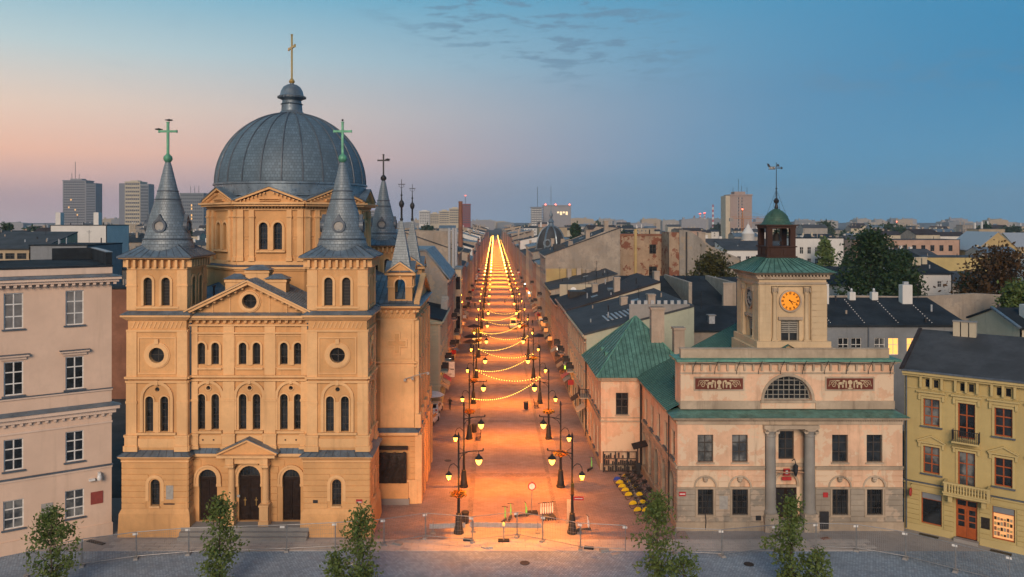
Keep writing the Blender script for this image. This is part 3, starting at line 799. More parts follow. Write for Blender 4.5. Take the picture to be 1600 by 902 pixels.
for o in doors:
    c_ring('arch_moulding', MC, ('a', o[1], o[2], 4.0, o[4]), .22, -.10, .01)
    c_ring('arch_moulding', MC, ('a', o[1]-.22, o[2]+.22, 4.0, o[4]+.22), .16, -.15, .01)
    w = o[2]-o[1]; cx = (o[1]+o[2])/2; zs = o[4]-w/2
    for s in (-1, 1): c_box('impost', MC, cx+s*(w/2+.19)-.21, cx+s*(w/2+.19)+.21, -.13, .01, 3.78, 4.0)
    # double door: two leaves with raised panels, fanlight above
    fl = ('a', o[1], o[2], zs-.02, o[4])
    window(ch, MC, fl, .26, WI, GL, 6, 1, .05, .015, name='fanlight')
    c_box('transom', MC, o[1], o[2], .2, .38, zs-.2, zs-.02, mat=M_['door_wood'])
    for s in (-1, 1):
        a, b = (o[1]+.01, cx-.012) if s < 0 else (cx+.012, o[2]-.01)
        d = bx('door', M_['door_wood'], ch, MC, a, b, .27, .36, .84, zs-.2)
        d0 = MB(); W_ = b-a; H_ = zs-.2-.84
        for f0, f1 in ((.03,.17),(.21,.33),(.38,.80),(.84,.97)):
            d0.frustum((0,0,0,0),0,(0,0,0,0),0) if False else None
            zl, zh = .84+H_*f0, .84+H_*f1
            d0.box(a+.1, b-.1, .245, .27, zl, zh); d0.box(a+.18, b-.18, .22, .245, zl+.07, zh-.07)
        pnl = d0.build('door_panel', M_['door_wood'], ch, MC)
        if cx == 0:
            g = MB(); xm = (a+b)/2; g.box(xm-.022,xm+.022,.205,.222,2.05,2.75); g.box(xm-.12,xm+.12,.207,.22,2.5,2.55); g.build('door_cross', M_['gold'], ch, MC)
# portal: two columns, pediment, inscription
for s in (-1, 1):
    cxp = s*1.42
    c_box('column_plinth', MC, cxp-.42, cxp+.42, -.72, .01, .8, 1.15); c_box('column_pedestal', MC, cxp-.36, cxp+.36, -.66, .01, 1.15, 2.35); c_box('column_plinth', MC, cxp-.41, cxp+.41, -.71, .01, 2.35, 2.5)
    col = MB(); col.lathe([(.34,2.5),(.34,2.62),(.29,2.68),(.285,2.8),(.25,5.35),(.29,5.4),(.27,5.5),(.34,5.62)], 16)
    col.build('column', OT, ch, MC @ Tm(cxp, -.34, 0), smooth=True)
    c_box('capital', MC, cxp-.38, cxp+.38, -.72, .01, 5.62, 5.8)
    c_box('entablature', MC, cxp-.33, cxp+.33, -.66, .01, 5.8, 6.45)
c_box('entablature', MC, -1.1, 1.1, -.5, .01, 5.86, 6.45)
c_box('portal_cornice', MC, -2.4, 2.4, -.82, .01, 6.45, 6.62)
MB().prism([(-2.3,6.62),(2.3,6.62),(0,7.68)], YC-.6, YC+.01).build('portal_pediment', OC, ch)
for s in (-1, 1):
    bar('raking_cornice', OT, ch, (s*2.45, YC-.42, 6.68), (0, YC-.42, 7.80), .84, .16)
    bar('portal_roof', ZN, ch, (s*2.62, YC-.46, 6.76), (0, YC-.46, 7.94), .98, .07)
text_mesh('inscription', 'KOŚCIÓŁ ZESŁANIA DUCHA ŚWIĘTEGO', .15, M_['iron'], ch, Tm(0, YC-.512, 6.12))
# ledge roof on both sides of the portal
for a, b in ((x0+.3, -2.5), (2.5, x1-.3)):
    c_box('ledge_cornice', MC, a, b, -.28, .01, 6.35, 6.58)
    MB().frustum((a,b,YC-.36,YC+.1), 6.582, (a,b,YC-.0,YC+.1), 6.95).build('ledge_roof', ZN, ch)
    for i in range(5):
        x = a+.1+(b-a-.2)*i/4; bar('seam', M_['zinc_trim'], ch, (x, YC-.35, 6.6), (x, YC, 6.96), .04, .04)
c_box('plaque', MC, -1.95+.9, -1.7+.9, -.06, -.03, 2.85, 3.05, mat=M_['plaque'])
# steps and platform
for i, (dx_, dy_, h) in enumerate(((0, 0, .80), (.35, .4, .54), (.7, .8, .28))):
    MB().box(x0-.2+0*dx_, x1+.2, YC-1.3-dy_, YC+.2 if i == 0 else YC-1.3-dy_+.42, -.02 if i == 0 else -.02, h).build('step', M_['concrete'], ch)
# main pediment
pz, pa = 18.3, 20.75
ocp = ('o', 0, 19.25, .62)
pm = MB()
def ped_wall(mb, hw, z0, z1, o, y):
    n = 24; lp = op_loop(o, 12)
    cz = o[2]
    # outer triangle sampled at the same angles as the round opening
    tri = [(-hw, z0), (hw, z0), (0, z1)]
    def hit(a):
        d = (math.cos(a), math.sin(a)); best = 1e9
        for k in range(3):
            p, q = tri[k], tri[(k+1) % 3]
            ex, ez = q[0]-p[0], q[1]-p[1]; den = d[0]*ez - d[1]*ex
            if abs(den) < 1e-9: continue
            t = ((p[0]-o[1])*ez - (p[1]-cz)*ex)/den; u = ((p[0]-o[1])*d[1] - (p[1]-cz)*d[0])/den
            if t > 0 and -1e-6 <= u <= 1+1e-6: best = min(best, t)
        return (o[1]+d[0]*best, cz+d[1]*best)
    angs = sorted({2*PI*k/n for k in range(n)} | {math.atan2(p[1]-cz, p[0]-o[1]) % (2*PI) for p in tri})
    m = len(angs); vs = [(o[1]+o[3]*math.cos(a), y, cz+o[3]*math.sin(a)) for a in angs] + [(hit(a)[0], y, hit(a)[1]) for a in angs]
    vs += [(o[1]+o[3]*math.cos(a), y+.4, cz+o[3]*math.sin(a)) for a in angs]
    mb.add(vs, [(k, k+m, (k+1)%m+m, (k+1)%m) for k in range(m)] + [(k, (k+1)%m, (k+1)%m+2*m, k+2*m) for k in range(m)])
ped_wall(pm, 5.0, pz, pa, ocp, YC)
pm.build('pediment_wall', OC, ch)
window(ch, MC, ocp, .28, WI, GL, 2, 2, .05, .02); c_ring('oculus_ring', MC, ocp, .22, -.12, .01); c_ring('oculus_rim', MC, ('o',0,19.25,.86), .08, -.07, .01)
for s in (-1, 1):
    bar('raking_cornice', OT, ch, (s*5.25, YC-.32, 18.30), (0, YC-.32, 20.86), .72, .30)
    bar('raking_cornice', OT, ch, (s*5.25, YC-.40, 18.46), (0, YC-.40, 21.02), .86, .12)
    for i in range(8):
        u = (i+.7)/8.6; x = s*5.0*(1-u); z = 18.16+2.42*u
        c_box('dentil', MC, x-.1, x+.1, -.3, .01, z-.07, z+.10)
    c_box('pediment_strip', MC, s*1.65-.04, s*1.65+.04, -.05, .01, 18.3, 19.85)
    c_box('pediment_strip', MC, s*3.1-.04, s*3.1+.04, -.05, .01, 18.3, 19.15)
# gable roof behind the pediment
rm = MB(); yb = 7.2
for s in (-1, 1):
    rm.add([(s*5.5, YC-.8, 18.42), (0, YC-.8, 21.1), (0, yb, 21.1), (s*5.5, yb, 18.42), (s*5.5, YC-.8, 18.34), (0, YC-.8, 21.02)], [(0,1,2,3),(0,4,5,1)])
rm.build('nave_roof', ZN, ch)
for s in (-1, 1):
    for i in range(11):
        y = YC-.4+i*.6
        bar('seam', M_['zinc_trim'], ch, (s*5.48, y, 18.45), (0, y, 21.13), .05, .05)
for cx, w, zt, y in ((0, 1.0, 21.75, 3.6), (-1.75, .85, 21.0, 3.2), (1.75, .85, 21.0, 3.2)):
    MB().box(cx-w, cx+w, y-.6, y+.6, 19.2, zt).box(cx-w-.08, cx+w+.08, y-.68, y+.68, zt-.28, zt-.08).build('roof_block', OT, ch)
    MB().frustum((cx-w-.18,cx+w+.18,y-.78,y+.78), zt, (cx-.35*w,cx+.35*w,y-.02,y+.02), zt+.42).build('roof_block_cap', ZN, ch)
for px_, y_ in ((-5.0, 6.5), (4.6, 5.2)):
    MB().tube([(px_,y_,18.4),(px_,y_,20.0)], .09, 8).tube([(px_,y_,20.0),(px_,y_,20.12)], .16, 8).build('vent_pipe', M_['iron'], ch)
# rainwater pipes in the tower angles
for x in (-TX+TW/2+.16, TX-TW/2-.16):
    MB().tube([(x,YC-.18,17.7),(x,YC-.18,7.3),(x,YC-.45,6.8),(x,YC-.45,1.2)], .07, 8).build('downpipe', M_['zinc_trim'], ch)
# ---- body behind
bm_ = MB(); bm_.box(-9.6, 9.6, 4.6, 36, 0, 18.0); bm_.build('nave_wall', OC, ch)
MB().box(-10, 10, 4.9, 36.4, 17.9, 18.2).build('nave_cornice', OT, ch)
MB().frustum((-10.1,10.1,4.7,36.5), 18.2, (-4.5,4.5,10,31), 20.6).build('nave_roof', ZN, ch)
for s in (-1, 1):
    for i in range(26):
        y = 6+i*1.15
        yb2 = min(max(y, 10), 31)
        bar('seam', M_['zinc_trim'], ch, (s*10.08, y, 18.24), (s*4.5, yb2, 20.64), .05, .05)
# ---- octagonal drum and dome
DY = 14.4; AP = 7.3; WD = 2*AP*math.tan(PI/8)
def octa(mb, ap, z0, z1, ap2=None):
    a2 = ap2 or ap
    def pts(a, z): return [((a/math.cos(PI/8))*math.sin(PI/8+k*PI/4), -(a/math.cos(PI/8))*math.cos(PI/8+k*PI/4), z) for k in range(8)]
    mb.add(pts(ap, z0)+pts(a2, z1), [tuple(range(7,-1,-1)), tuple(range(8,16))]+[(k,(k+1)%8,(k+1)%8+8,k+8) for k in range(8)])
    return mb
DM = Fr(0, DY)
octa(MB(), AP+.28, 17.5, 21.5).build('drum_base', OC, ch, DM)
b_ = MB(); octa(b_, AP+.45, 21.45, 21.62); octa(b_, AP+.62, 21.62, 21.8, AP+.5); b_.build('drum_cornice', OT, ch, DM)
octa(MB(), AP+.60, 21.802, 22.02, AP-.0).build('drum_ledge', M_['zinc_trim'], ch, DM)
for k in range(8):
    M = Fr(0, DY, 0, 45*k) @ Tm(0, -AP, 0)
    o1 = [('a', s*.66-.40, s*.66+.40, 23.35, 25.85) for s in (-1, 1)]
    wall(MB(), -WD/2, WD/2, 21.9, 27.5, o1, .4).build('drum_wall', OC, ch, M)
    for o in o1: window(ch, M, o, .28, WI, GL, 3, 5, .05, .018); c_ring('arch_moulding', M, o, .20, -.10, .01)
    c_box('colonnette', M, -.17, .17, -.10, .01, 23.3, 25.4)
    for s in (-1, 1):
        c_box('jamb', M, s*1.2-.11, s*1.2+.11, -.08, .01, 23.3, 25.4)
        c_box('pilaster', M, s*1.72-.23, s*1.72+.23, -.16, .01, 22.3, 27.0)
        c_box('pilaster', M, s*(WD/2-.28)-.27, s*(WD/2-.28)+.27, -.16, .01, 22.3, 27.0)
        for za, zb_ in ((22.3, 22.65), (26.3, 26.9)):
            c_box('pilaster_band', M, s*1.72-.29, s*1.72+.29, -.22, .01, za, zb_ if za < 23 else za+.12)
            c_box('pilaster_band', M, s*(WD/2-.28)-.31, s*(WD/2-.28)+.31, -.22, .01, za, zb_ if za < 23 else za+.12)
        for za, zb_ in ((22.85, 24.3), (24.6, 26.1)):
            xa = s*2.23; c_ring('panel_frame', M, ('r', xa-.16, xa+.16, za, zb_), .05, -.05, .01)
    c_box('sill', M, -1.35, 1.35, -.2, .01, 23.1, 23.28)
    c_box('drum_plinth', M, -WD/2, WD/2, -.12, .01, 21.95, 22.3)
    c_box('string_course', M, -WD/2, WD/2, -.10, .01, 26.96, 27.1)
    brackets(M, -WD/2+.15, WD/2-.15, 27.12, 27.3, -.26, .3, .14, 'dentil')
    c_box('cornice', M, -WD/2-.18, WD/2+.18, -.48, .01, 27.32, 27.52); c_box('cornice', M, -WD/2-.28, WD/2+.28, -.62, .01, 27.52, 27.68)
    hp_ = WD/2+.12
    MB().prism([(-hp_+.2,27.68),(hp_-.2,27.68),(0,28.75)], -.3, .4).build('gable', OC, ch, M)
    for s in (-1, 1):
        bar('raking_cornice', OT, ch, M @ Vector((s*(hp_+.18), -.3, 27.78)), M @ Vector((0, -.3, 29.0)), .62, .2)
        for i in range(7):
            u = (i+.8)/8; c_box('dentil', M, s*hp_*(1-u)*.92-.06, s*hp_*(1-u)*.92+.06, -.42, -.28, 27.62+1.0*u, 27.74+1.0*u)
        bar('gable_roof', ZN, ch, M @ Vector((s*(hp_+.3), .45, 27.86)), M @ Vector((0, .45, 29.16)), 2.3, .07)
    c_ring('panel_frame', M, ('r', -.9, .9, 27.86, 27.98), .04, -.34, -.29)
dr = MB(); dr.lathe([(7.35, 27.6), (7.35, 28.3), (7.55,28.35),(7.55,28.45),(7.42, 28.5), (7.42, 29.4), (7.55, 29.45), (7.55, 29.6), (7.4,29.66)], 64)
dr.build('dome_band', M_['zinc_pale'], ch, DM, smooth=True)
DR, DZ, DH = 7.36, 29.6, 7.25
prof = [(DR*math.cos(a), DZ+DH*math.sin(a)) for a in [PI/2*i/22 for i in range(21)]] + [(1.05, DZ+DH*.992)]
MB().lathe(prof, 72).build('dome', M_['dome_sl'], ch, DM, smooth=True)
ribm = MB(); ribm.tube([(r_, 0, z_) for r_, z_ in [(q[0]+.02, q[1]+.02) for q in prof]], .07, 6); ribme = ribm.mesh('dome_rib', M_['zinc_trim'], True)
for k in range(24): link('dome_rib', ribme, ch, DM @ Matrix.Rotation(2*PI*(k+.5)/24, 4, 'Z'))
lz = DZ+DH-.1
lan = MB(); lan.lathe([(1.5,lz-.25),(1.5,lz-.05),(1.25,lz+.1),(1.12,lz+.25),(1.05,lz+.3),(1.0,lz+.95),(1.12,lz+1.0),(.98,lz+1.1),(.92,lz+1.35),(1.0,lz+1.45),(1.32,lz+1.6),(1.36,lz+1.8),(1.25,lz+1.86),(1.16,lz+1.95),(1.08,lz+2.35),(.85,lz+2.75),(.5,lz+2.98),(.22,lz+3.05),(.18,lz+3.2)], 24)
lan.build('dome_lantern', M_['zinc'], ch, DM, smooth=True)
for k in range(24):
    a = 2*PI*k/24; bx('lantern_bead', M_['zinc_trim'], ch, DM @ Matrix.Rotation(a, 4, 'Z'), 1.30, 1.42, -.07, .07, lz+1.62, lz+1.78)
cz = lz+3.1
MB().lathe([(.16,cz),(.28,cz+.12),(.30,cz+.25),(.2,cz+.42),(.1,cz+.55)], 12).build('finial_ball', M_['gold'], ch, DM, smooth=True)
c = MB(); c.box(-.10,.10,-.07,.07,cz+.5,cz+4.95); c.box(-1.0,-.1,-.06,.06,cz+3.55,cz+3.77); c.box(.1,1.0,-.06,.06,cz+3.55,cz+3.77)
c.box(-1.05,-1.0,-.08,.08,cz+3.5,cz+3.82); c.box(1.0,1.05,-.08,.08,cz+3.5,cz+3.82); c.box(-.13,.13,-.09,.09,cz+4.9,cz+5.0)
c.build('cross', M_['gold'], ch, DM @ Matrix.Rotation(R(-58), 4, 'Z'))
# ---- side block towards the street
SX0, SX1, SY0, SY1 = 8.8, 13.2, 7.5, 20.0
MF = Fr(SX0, SY0); wf = SX1-SX0; MS = Fr(SX1, SY0, 0, 90); ws = SY1-SY0
wall(MB(), 0, wf, 0, 18.2, (), .3).build('side_wall', OC, ch, MF)
sops = []
for i in range(4):
    c = 1.9+(ws-3.8)*i/3
    sops += [('a', c-.5, c+.5, 8.6, 11.6), ('a', c-.45, c+.45, 13.9, 16.0), ('a', c-.4, c+.4, 2.6, 4.8)]
wall(MB(), 0, ws, 0, 18.2, sops, .35).build('side_wall', OC, ch, MS)
for o in sops:
    window(ch, MS, o, .26, WI, GL, 2, 4, .05, .02); c_ring('arch_moulding', MS, o, .2, -.1, .01)
wall(MB(), 0, wf, 0, 18.2, (), .3).build('side_wall', OC, ch, Fr(SX1, SY1, 0, 180))
for M, w in ((MF, wf), (MS, ws)):
    c_box('string_course', M, -.02, w+.1, -.12, .01, 12.55, 12.7); c_box('string_course', M, -.02, w+.16, -.2, .01, 12.9, 13.06)
    c_box('string_course', M, -.02, w+.1, -.12, .01, 16.85, 17.0)
    courses(ch, M, OC, 0, w, 2.3, 6.2, .48, [o for o in sops] if M is MS else [('r', .9, 3.9, 1.0, 5.6)])
    c_box('ledge_cornice', M, -.02, w+.3, -.3, .01, 6.3, 6.55)
    c_box('side_plinth', M, -.02, w+.2, -.2, .01, -.02, 2.2)
c_box('pilaster', MF, 1.2, wf-.1, -.10, .01, 7.0, 16.85); c_box('pilaster', MF, 1.45, wf-.35, -.16, .01, 13.3, 16.5)
for i in range(5):
    c = .15+(ws-.3)*i/4; c_box('pilaster', MS, max(0,c-.55), min(ws,c+.55), -.22, .01, 6.95, 16.8); c_box('pedestal', MS, max(-.2,c-.7), min(ws+.1,c+.7), -.36, .01, 6.95, 8.2); c_box('buttress', MS, max(-.2,c-.6), min(ws+.1,c+.6), -.42, .01, 0, 6.3)
# raised cross panel
cr = MB(); cx_, cz_ = 2.75, 14.75
def plus(mb, L, wd, y0, y1):
    p = [(-wd,-L),(wd,-L),(wd,-wd),(L,-wd),(L,wd),(wd,wd),(wd,L),(-wd,L),(-wd,wd),(-L,wd),(-L,-wd),(-wd,-wd)]
    mb.prism([(cx_+a*.9, cz_+b) for a, b in p], y0, y1)
plus(cr, 1.05, .36, -.36, -.22); cr.build('relief_cross', OT, ch, MF)
cr2 = MB(); plus(cr2, .86, .19, -.44, -.36); cr2.build('relief_cross', OC, ch, MF)
for i in range(7):
    x = 1.3+.42*i; bar('frieze_leaf', OT, ch, MF @ Vector((x-.12,-.03,17.05)), MF @ Vector((x+.12,-.03,17.5)), .05, .08)
brackets(MF, .2, wf-.1, 17.55, 17.78, -.3, .5, .2, 'dentil'); brackets(MS, .1, ws-.1, 17.55, 17.78, -.3, .5, .2, 'dentil')
MB().frustum((SX0,SX1+.1,SY0-.1,SY1+.1), 17.78, (SX0,SX1+.45,SY0-.45,SY1+.45), 18.02).box(SX0,SX1+.5,SY0-.5,SY1+.5,18.02,18.18).build('cornice', OT, ch)
MB().frustum((SX0,SX1+.56,SY0-.56,SY1+.56), 18.182, (SX0,SX1-.1,SY0+.1,SY1-.1), 18.42).build('ledge_roof', ZN, ch)
MB().frustum((SX0,SX1+.38,SY0-.38,SY1+.3), 6.552, (SX0,SX1,SY0,SY1), 6.9).build('ledge_roof', ZN, ch)
# roof of the side block: ridge towards the street, gable front
ym = (SY0+SY1)/2; gz = 20.6
rm = MB()
for s in (-1, 1):
    ye = SY0-.1 if s < 0 else SY1+.1
    rm.add([(3, ye, 18.4), (SX1+.25, ye, 18.4), (SX1+.25, ym, gz), (3, ym, gz)], [(0,1,2,3)])
rm.build('side_roof', ZN, ch)
for i in range(17):
    x = 4.6+i*.52
    bar('seam', M_['zinc_trim'], ch, (x, SY0-.06, 18.43), (x, ym, gz+.03), .05, .05); bar('seam', M_['zinc_trim'], ch, (x, SY1+.06, 18.43), (x, ym, gz+.03), .05, .05)
MB().prism([(0.2,18.4),(ws-.2,18.4),(ws/2,gz-.15)], 0, .3).build('side_gable', OC, ch, MS)
for s in (-1, 1):
    bar('raking_cornice', OT, ch, (SX1+.15, ym+s*(ws/2+.2), 18.42), (SX1+.15, ym, gz+.02), .5, .28)
# bell turrets on the side block
for ty in (9.0, 18.5):
    tx = 11.75; h = 1.12
    for k in range(4):
        M = Fr(tx, ty, 0, 90*k) @ Tm(-h, -h, 0)
        o = ('a', h-.48, h+.48, 18.7, 20.6)
        wall(MB(), 0, 2*h, 18.3, 21.0, [o], .3).build('turret_wall', OC, ch, M)
        i_ = MB(); wall(i_, .28, 2*h-.28, 18.3, 21.0, [o], 0.0, None, .3); i_.build('turret_lining', OC, ch, M)
        c_ring('arch_moulding', M, ('a', h-.48, h+.48, 19.9, 20.6), .15, -.08, .01)
        c_box('keystone', M, h-.1, h+.1, -.14, .01, 20.55, 20.88)
        for s in (-1, 1): c_box('impost', M, h+s*.78-.3, h+s*.78+.3, -.08, .01, 19.8, 19.92)
        c_box('cornice', M, -.2, 2*h+.2, -.22, .01, 20.95, 21.12)
        MB().prism([(-.12,21.12),(2*h+.12,21.12),(h,22.0)], -.15, .9).build('gable', OC, ch, M)
        for s in (-1, 1):
            bar('raking_cornice', OT, ch, M @ Vector((h+s*(h+.24), -.12, 21.18)), M @ Vector((h, -.12, 22.12)), .3, .13)
            bar('gable_roof', ZN, ch, M @ Vector((h+s*(h+.3), .42, 21.24)), M @ Vector((h, .42, 22.22)), 1.35, .05)
    s8 = MB(); s8.lathe([(1.5,21.25),(1.18,22.0),(.12,26.1)], 4, ph=PI/4); s8.build('turret_spire', M_['cone_sl'], ch, Tm(tx, ty, 0))
    MB().lathe([(.14,26.0),(.16,26.2),(.10,26.25),(.09,27.2),(.2,27.35),(.26,27.6),(.2,27.8),(.08,27.95),(.05,28.3),(.12,28.4),(.05,28.5),(.03,29.2)], 10).build('finial', M_['iron'], ch, Tm(tx, ty, 0), smooth=True)
    f = MB(); f.box(-.025,.025,-.025,.025,28.9,29.9); f.box(-.34,.34,-.02,.02,29.4,29.46)
    for q in (-1, 1): f.tube([(q*.05,0,29.1),(q*.25,0,29.25),(q*.12,0,29.42)], .02, 4)
    f.build('cross', M_['iron'], ch, Tm(tx, ty, 0))
# bronze memorial on the side block, on a projecting base
bz = root('bronze_memorial', (CX+SX0+2.35, CY+SY0-.45, 0), 'dark bronze memorial relief on the church side wall facing the plaza', 'memorial')
MB().box(-1.55,1.55,-.15,.22,-.02,.55).build('base', M_['concrete'], bz); MB().box(-1.45,1.45,-.05,.22,.55,2.0).build('pedestal', OC, bz)
g = MB(); rr = random.Random(5); nx_, nz_ = 30, 26
vs = []
for j in range(nz_+1):
    for i in range(nx_+1):
        x = -1.3+2.6*i/nx_; z = 2.0+2.75*j/nz_
        fig = .16*abs(math.sin(x*4.1+1.3*math.sin(z*1.1)))*(.4+.6*math.sin(PI*j/nz_)) + .05*rr.random()
        zz = z + (0.10*math.sin(x*7)+.06*rr.random() if j == nz_ else 0)
        vs.append((x, -.12-fig, zz))
fs = [(j*(nx_+1)+i, j*(nx_+1)+i+1, (j+1)*(nx_+1)+i+1, (j+1)*(nx_+1)+i) for j in range(nz_) for i in range(nx_)]
g.add(vs, fs); g.box(-1.28,1.28,-.06,.18,2.02,4.7); g.build('relief', M_['bronze'], bz)
MB().box(-1.4,1.4,.0,.2,5.0,5.32).build('inscription_board', M_['bronze'], bz)
# rear tower
tower(6.6, 31.0, 4.0, 3.9, cross_mat=M_['iron'], crs=.95, faces=('f','r'), cr=.9)
MB().box(4.4, 8.8, 30.8, 35.2, 0, 7).build('nave_wall', OC, ch)
# floodlight bracket on the side wall
fb = MB(); P0 = Vector((SX1+.1, SY0+1.0, 11.0))
fb.tube([(SX1, SY0+.4, 11.6), (SX1+1.2, SY0-.3, 12.1)], .045, 5); fb.tube([(SX1, SY0+.9, 12.4), (SX1+.6, SY0-.8, 11.7)], .04, 5); fb.tube([(SX1-.9, SY0-.35, 11.5), (SX1+.6, SY0-.6, 12.0)], .04, 5)
for p in ((SX1+1.2, SY0-.35, 12.0), (SX1-.9, SY0-.4, 11.4), (SX1-.2, SY0-.5, 11.55)): fb.box(p[0]-.12,p[0]+.12,p[1]-.15,p[1]+.1,p[2]-.1,p[2]+.1)
fb.build('floodlight_bracket', M_['plaque'], ch)
# birds resting on the crosses
def bird(x, y, z, rz, label):
    b = MB(); b.M = Matrix.Rotation(R(90), 4, 'Y') @ I4
    b.lathe([(.01,-.30),(.04,-.26),(.05,-.14),(.09,-.02),(.10,.08),(.07,.16),(.062,.2),(.07,.25),(.05,.30),(.015,.33),(.005,.38)], 8)
    o = b.build('bird', M_['black'], None, Fr(x, y, z, rz), smooth=True); tag(o, label, 'bird')
bird(CX-TX-.75, CY+2.5, 33.83, 200, 'small dark bird at the end of the left church cross arm')
bird(CX-TX+.05, CY+2.5, 34.62, 20, 'small dark bird on top of the leftmost green cross')
bird(CX+TX, CY+2.5, 34.62, 100, 'small dark bird on top of the green cross before the dome')
bird(CX+6.6+.5, CY+32.9, 33.7, 0, 'small dark bird on the dark cross of the rear church tower')

# ------------------------------------------------------------------ beige corner building, left of the church
ang = math.atan2(.5457, .8376)
LB = root('beige_tenement', (-43.45, 56.06, 0), 'beige four-storey building with white windows and flat black roof beside the church', 'building', ang)
BE, BT = M_['beige'], M_['beige_trim']
L = 14.0
ops = []
for x in (11.3, 7.1, 2.9):
    ops += [('r', x-.65, x+.65, 17.55, 20.35), ('r', x-.65, x+.65, 12.35, 15.0), ('r', x-.65, x+.65, 6.5, 8.95), ('r', x-.68, x+.68, 1.95, 4.2)]
wall(MB(), 0, L, 0, 22.2, ops, .22).build('wall', BE, LB)
MB().add([(L,0,0),(L,13,0),(L,13,22.2),(L,0,22.2)], [(0,1,2,3)]).add([(0,0,0),(0,13,0),(0,13,22.2),(0,0,22.2)], [(3,2,1,0)]).add([(0,13,0),(L,13,0),(L,13,22.2),(0,13,22.2)], [(3,2,1,0)]).build('wall', BE, LB)
for o in ops:
    z = o[3]
    window(LB, I4, o, .12, M_['win_white'], M_['glass_dull'] if z > 17 else (M_['glass_curt'] if z < 3 else GL), 2, 3, .09, .045, zb=(.34, .68))
    bx('sill', M_['zinc_trim'], LB, I4, o[1]-.14, o[2]+.14, -.14, .02, z-.12, z-.0)
    if 12 < z < 13:
        bx('hood', BT, LB, I4, o[1]-.22, o[2]+.22, -.14, .01, 15.15, 15.38)
        bx('hood', BT, LB, I4, o[1]-.40, o[2]+.40, -.34, .01, 15.38, 15.52)
        bx('hood_roof', M_['zinc_trim'], LB, I4, o[1]-.44, o[2]+.44, -.40, .01, 15.522, 15.57)
bx('string_course', BT, LB, I4, 0, L+.06, -.12, .01, 12.0, 12.14); bx('string_course', M_['zinc_trim'], LB, I4, 0, L+.1, -.18, .01, 12.142, 12.2)
bx('cornice', BT, LB, I4, 0, L+.3, -.3, .01, 10.15, 10.5); bx('cornice', BT, LB, I4, 0, L+.55, -.55, .01, 10.5, 10.8)
MB().frustum((0,L+.66,-.66,.1), 10.802, (0,L+.02,-.02,.1), 11.02).build('cornice_roof', M_['zinc'], LB)
brackets(I4, .2, L-.1, 9.95, 10.15, -.22, .55, .22, 'dentil', LB, BT)
bx('string_course', BT, LB, I4, 0, L+.05, -.08, .01, 9.3, 9.45)
bx('string_course', M_['zinc_trim'], LB, I4, 0, L+.1, -.16, .01, 5.78, 5.9); bx('string_course', BT, LB, I4, 0, L+.04, -.08, .01, 5.6, 5.78)
bx('plinth', BE, LB, I4, 0, L+.08, -.1, .01, -.02, 1.0)
brackets(I4, .2, L+.2, 20.78, 20.98, -.42, .5, .22, 'dentil', LB, BT)
bx('cornice', BT, LB, I4, 0, L+.5, -.5, .01, 20.98, 21.2); bx('cornice', BT, LB, I4, 0, L+.68, -.7, .01, 21.2, 21.42)
MB().frustum((0,L+.78,-.8,.1), 21.422, (0,L+.05,-.03,.1), 21.62).build('cornice_roof', M_['zinc'], LB)
bx('attic_band', BT, LB, I4, 0, L+.05, -.05, .01, 21.65, 22.15)
MB().box(-.1, L+.12, -.12, 13.1, 22.2, 22.34).build('roof', M_['tar'], LB)
MB().box(L-.35, L+.1, .6, 12.6, 22.34, 23.35).box(L-3.6, L-.35, 12.2, 12.7, 22.34, 23.4).build('parapet', M_['tar'], LB)
MB().box(L-.40, L+.14, .55, 12.6, 23.352, 23.42).build('parapet_coping', M_['zinc_pale'], LB)
MB().box(2.0, 6.2, 9, 12.0, 22.34, 23.5).build('roof_hatch', M_['tar'], LB)
bx('plaque', M_['plaque'], LB, I4, 8.95, 9.75, -.05, .0, 2.1, 3.5); bx('plaque', M_['red_plaque'], LB, I4, 12.45, 13.35, -.05, .0, 2.75, 3.75)
cmr = MB(); cmr.box(12.95,13.15,-.5,.0,5.15,5.35); cmr.lathe([(.05,4.75),(.16,4.8),(.18,5.0),(.14,5.2)], 10, 13.05, -.45); cmr.build('security_camera', M_['whitesign'], LB)
MB().box(12.3,12.75,-.32,-.0,4.75,4.9).build('wall_lamp', M_['whitesign'], LB)

# ------------------------------------------------------------------ old town hall
HX, HY, HW = 15.4, 64.5, 18.9
TH = root('town_hall', (HX, HY, 0), 'weathered pink town hall with a square clock tower and green copper roofs', 'town hall')
HP, HS, HT = M_['hall_pink'], M_['hall_stone'], M_['hall_trim']; WB = M_['win_brown']; CO, CT = M_['copper'], M_['copper_trim']
hc = 9.45
def t_box(name, M, *a, mat=None, parent=None): return bx(name, mat or HT, parent or TH, M, *a)
up = [('r', hc+d-.66, hc+d+.66, 5.7, 8.02) for d in (-7.1,-4.2,4.2,7.1)]
gr = [('r', hc+d-.66, hc+d+.66, 1.3, 3.45) for d in (-7.1,-4.2,4.2,7.1)]
lun = [('a', hc+d-.86, hc+d+.86, 3.62, 4.48) for d in (-7.1,-4.2,4.2,7.1)]
port = ('r', hc-2.1, hc+2.1, .0, 8.9)
wall(MB(), 0, HW, 4.9, 9.2, up+[('r', hc-2.1, hc+2.1, 4.8, 8.9)], .3).build('wall', HP, TH)
wall(MB(), 0, HW, 0, 3.6, gr+[('r', hc-2.1, hc+2.1, -.1, 5.0)], .18).build('wall', HS, TH)
wall(MB(), 0, HW, 3.6, 4.9, lun+[('r', hc-2.1, hc+2.1, -.1, 5.0)], .18).build('wall', HP, TH)
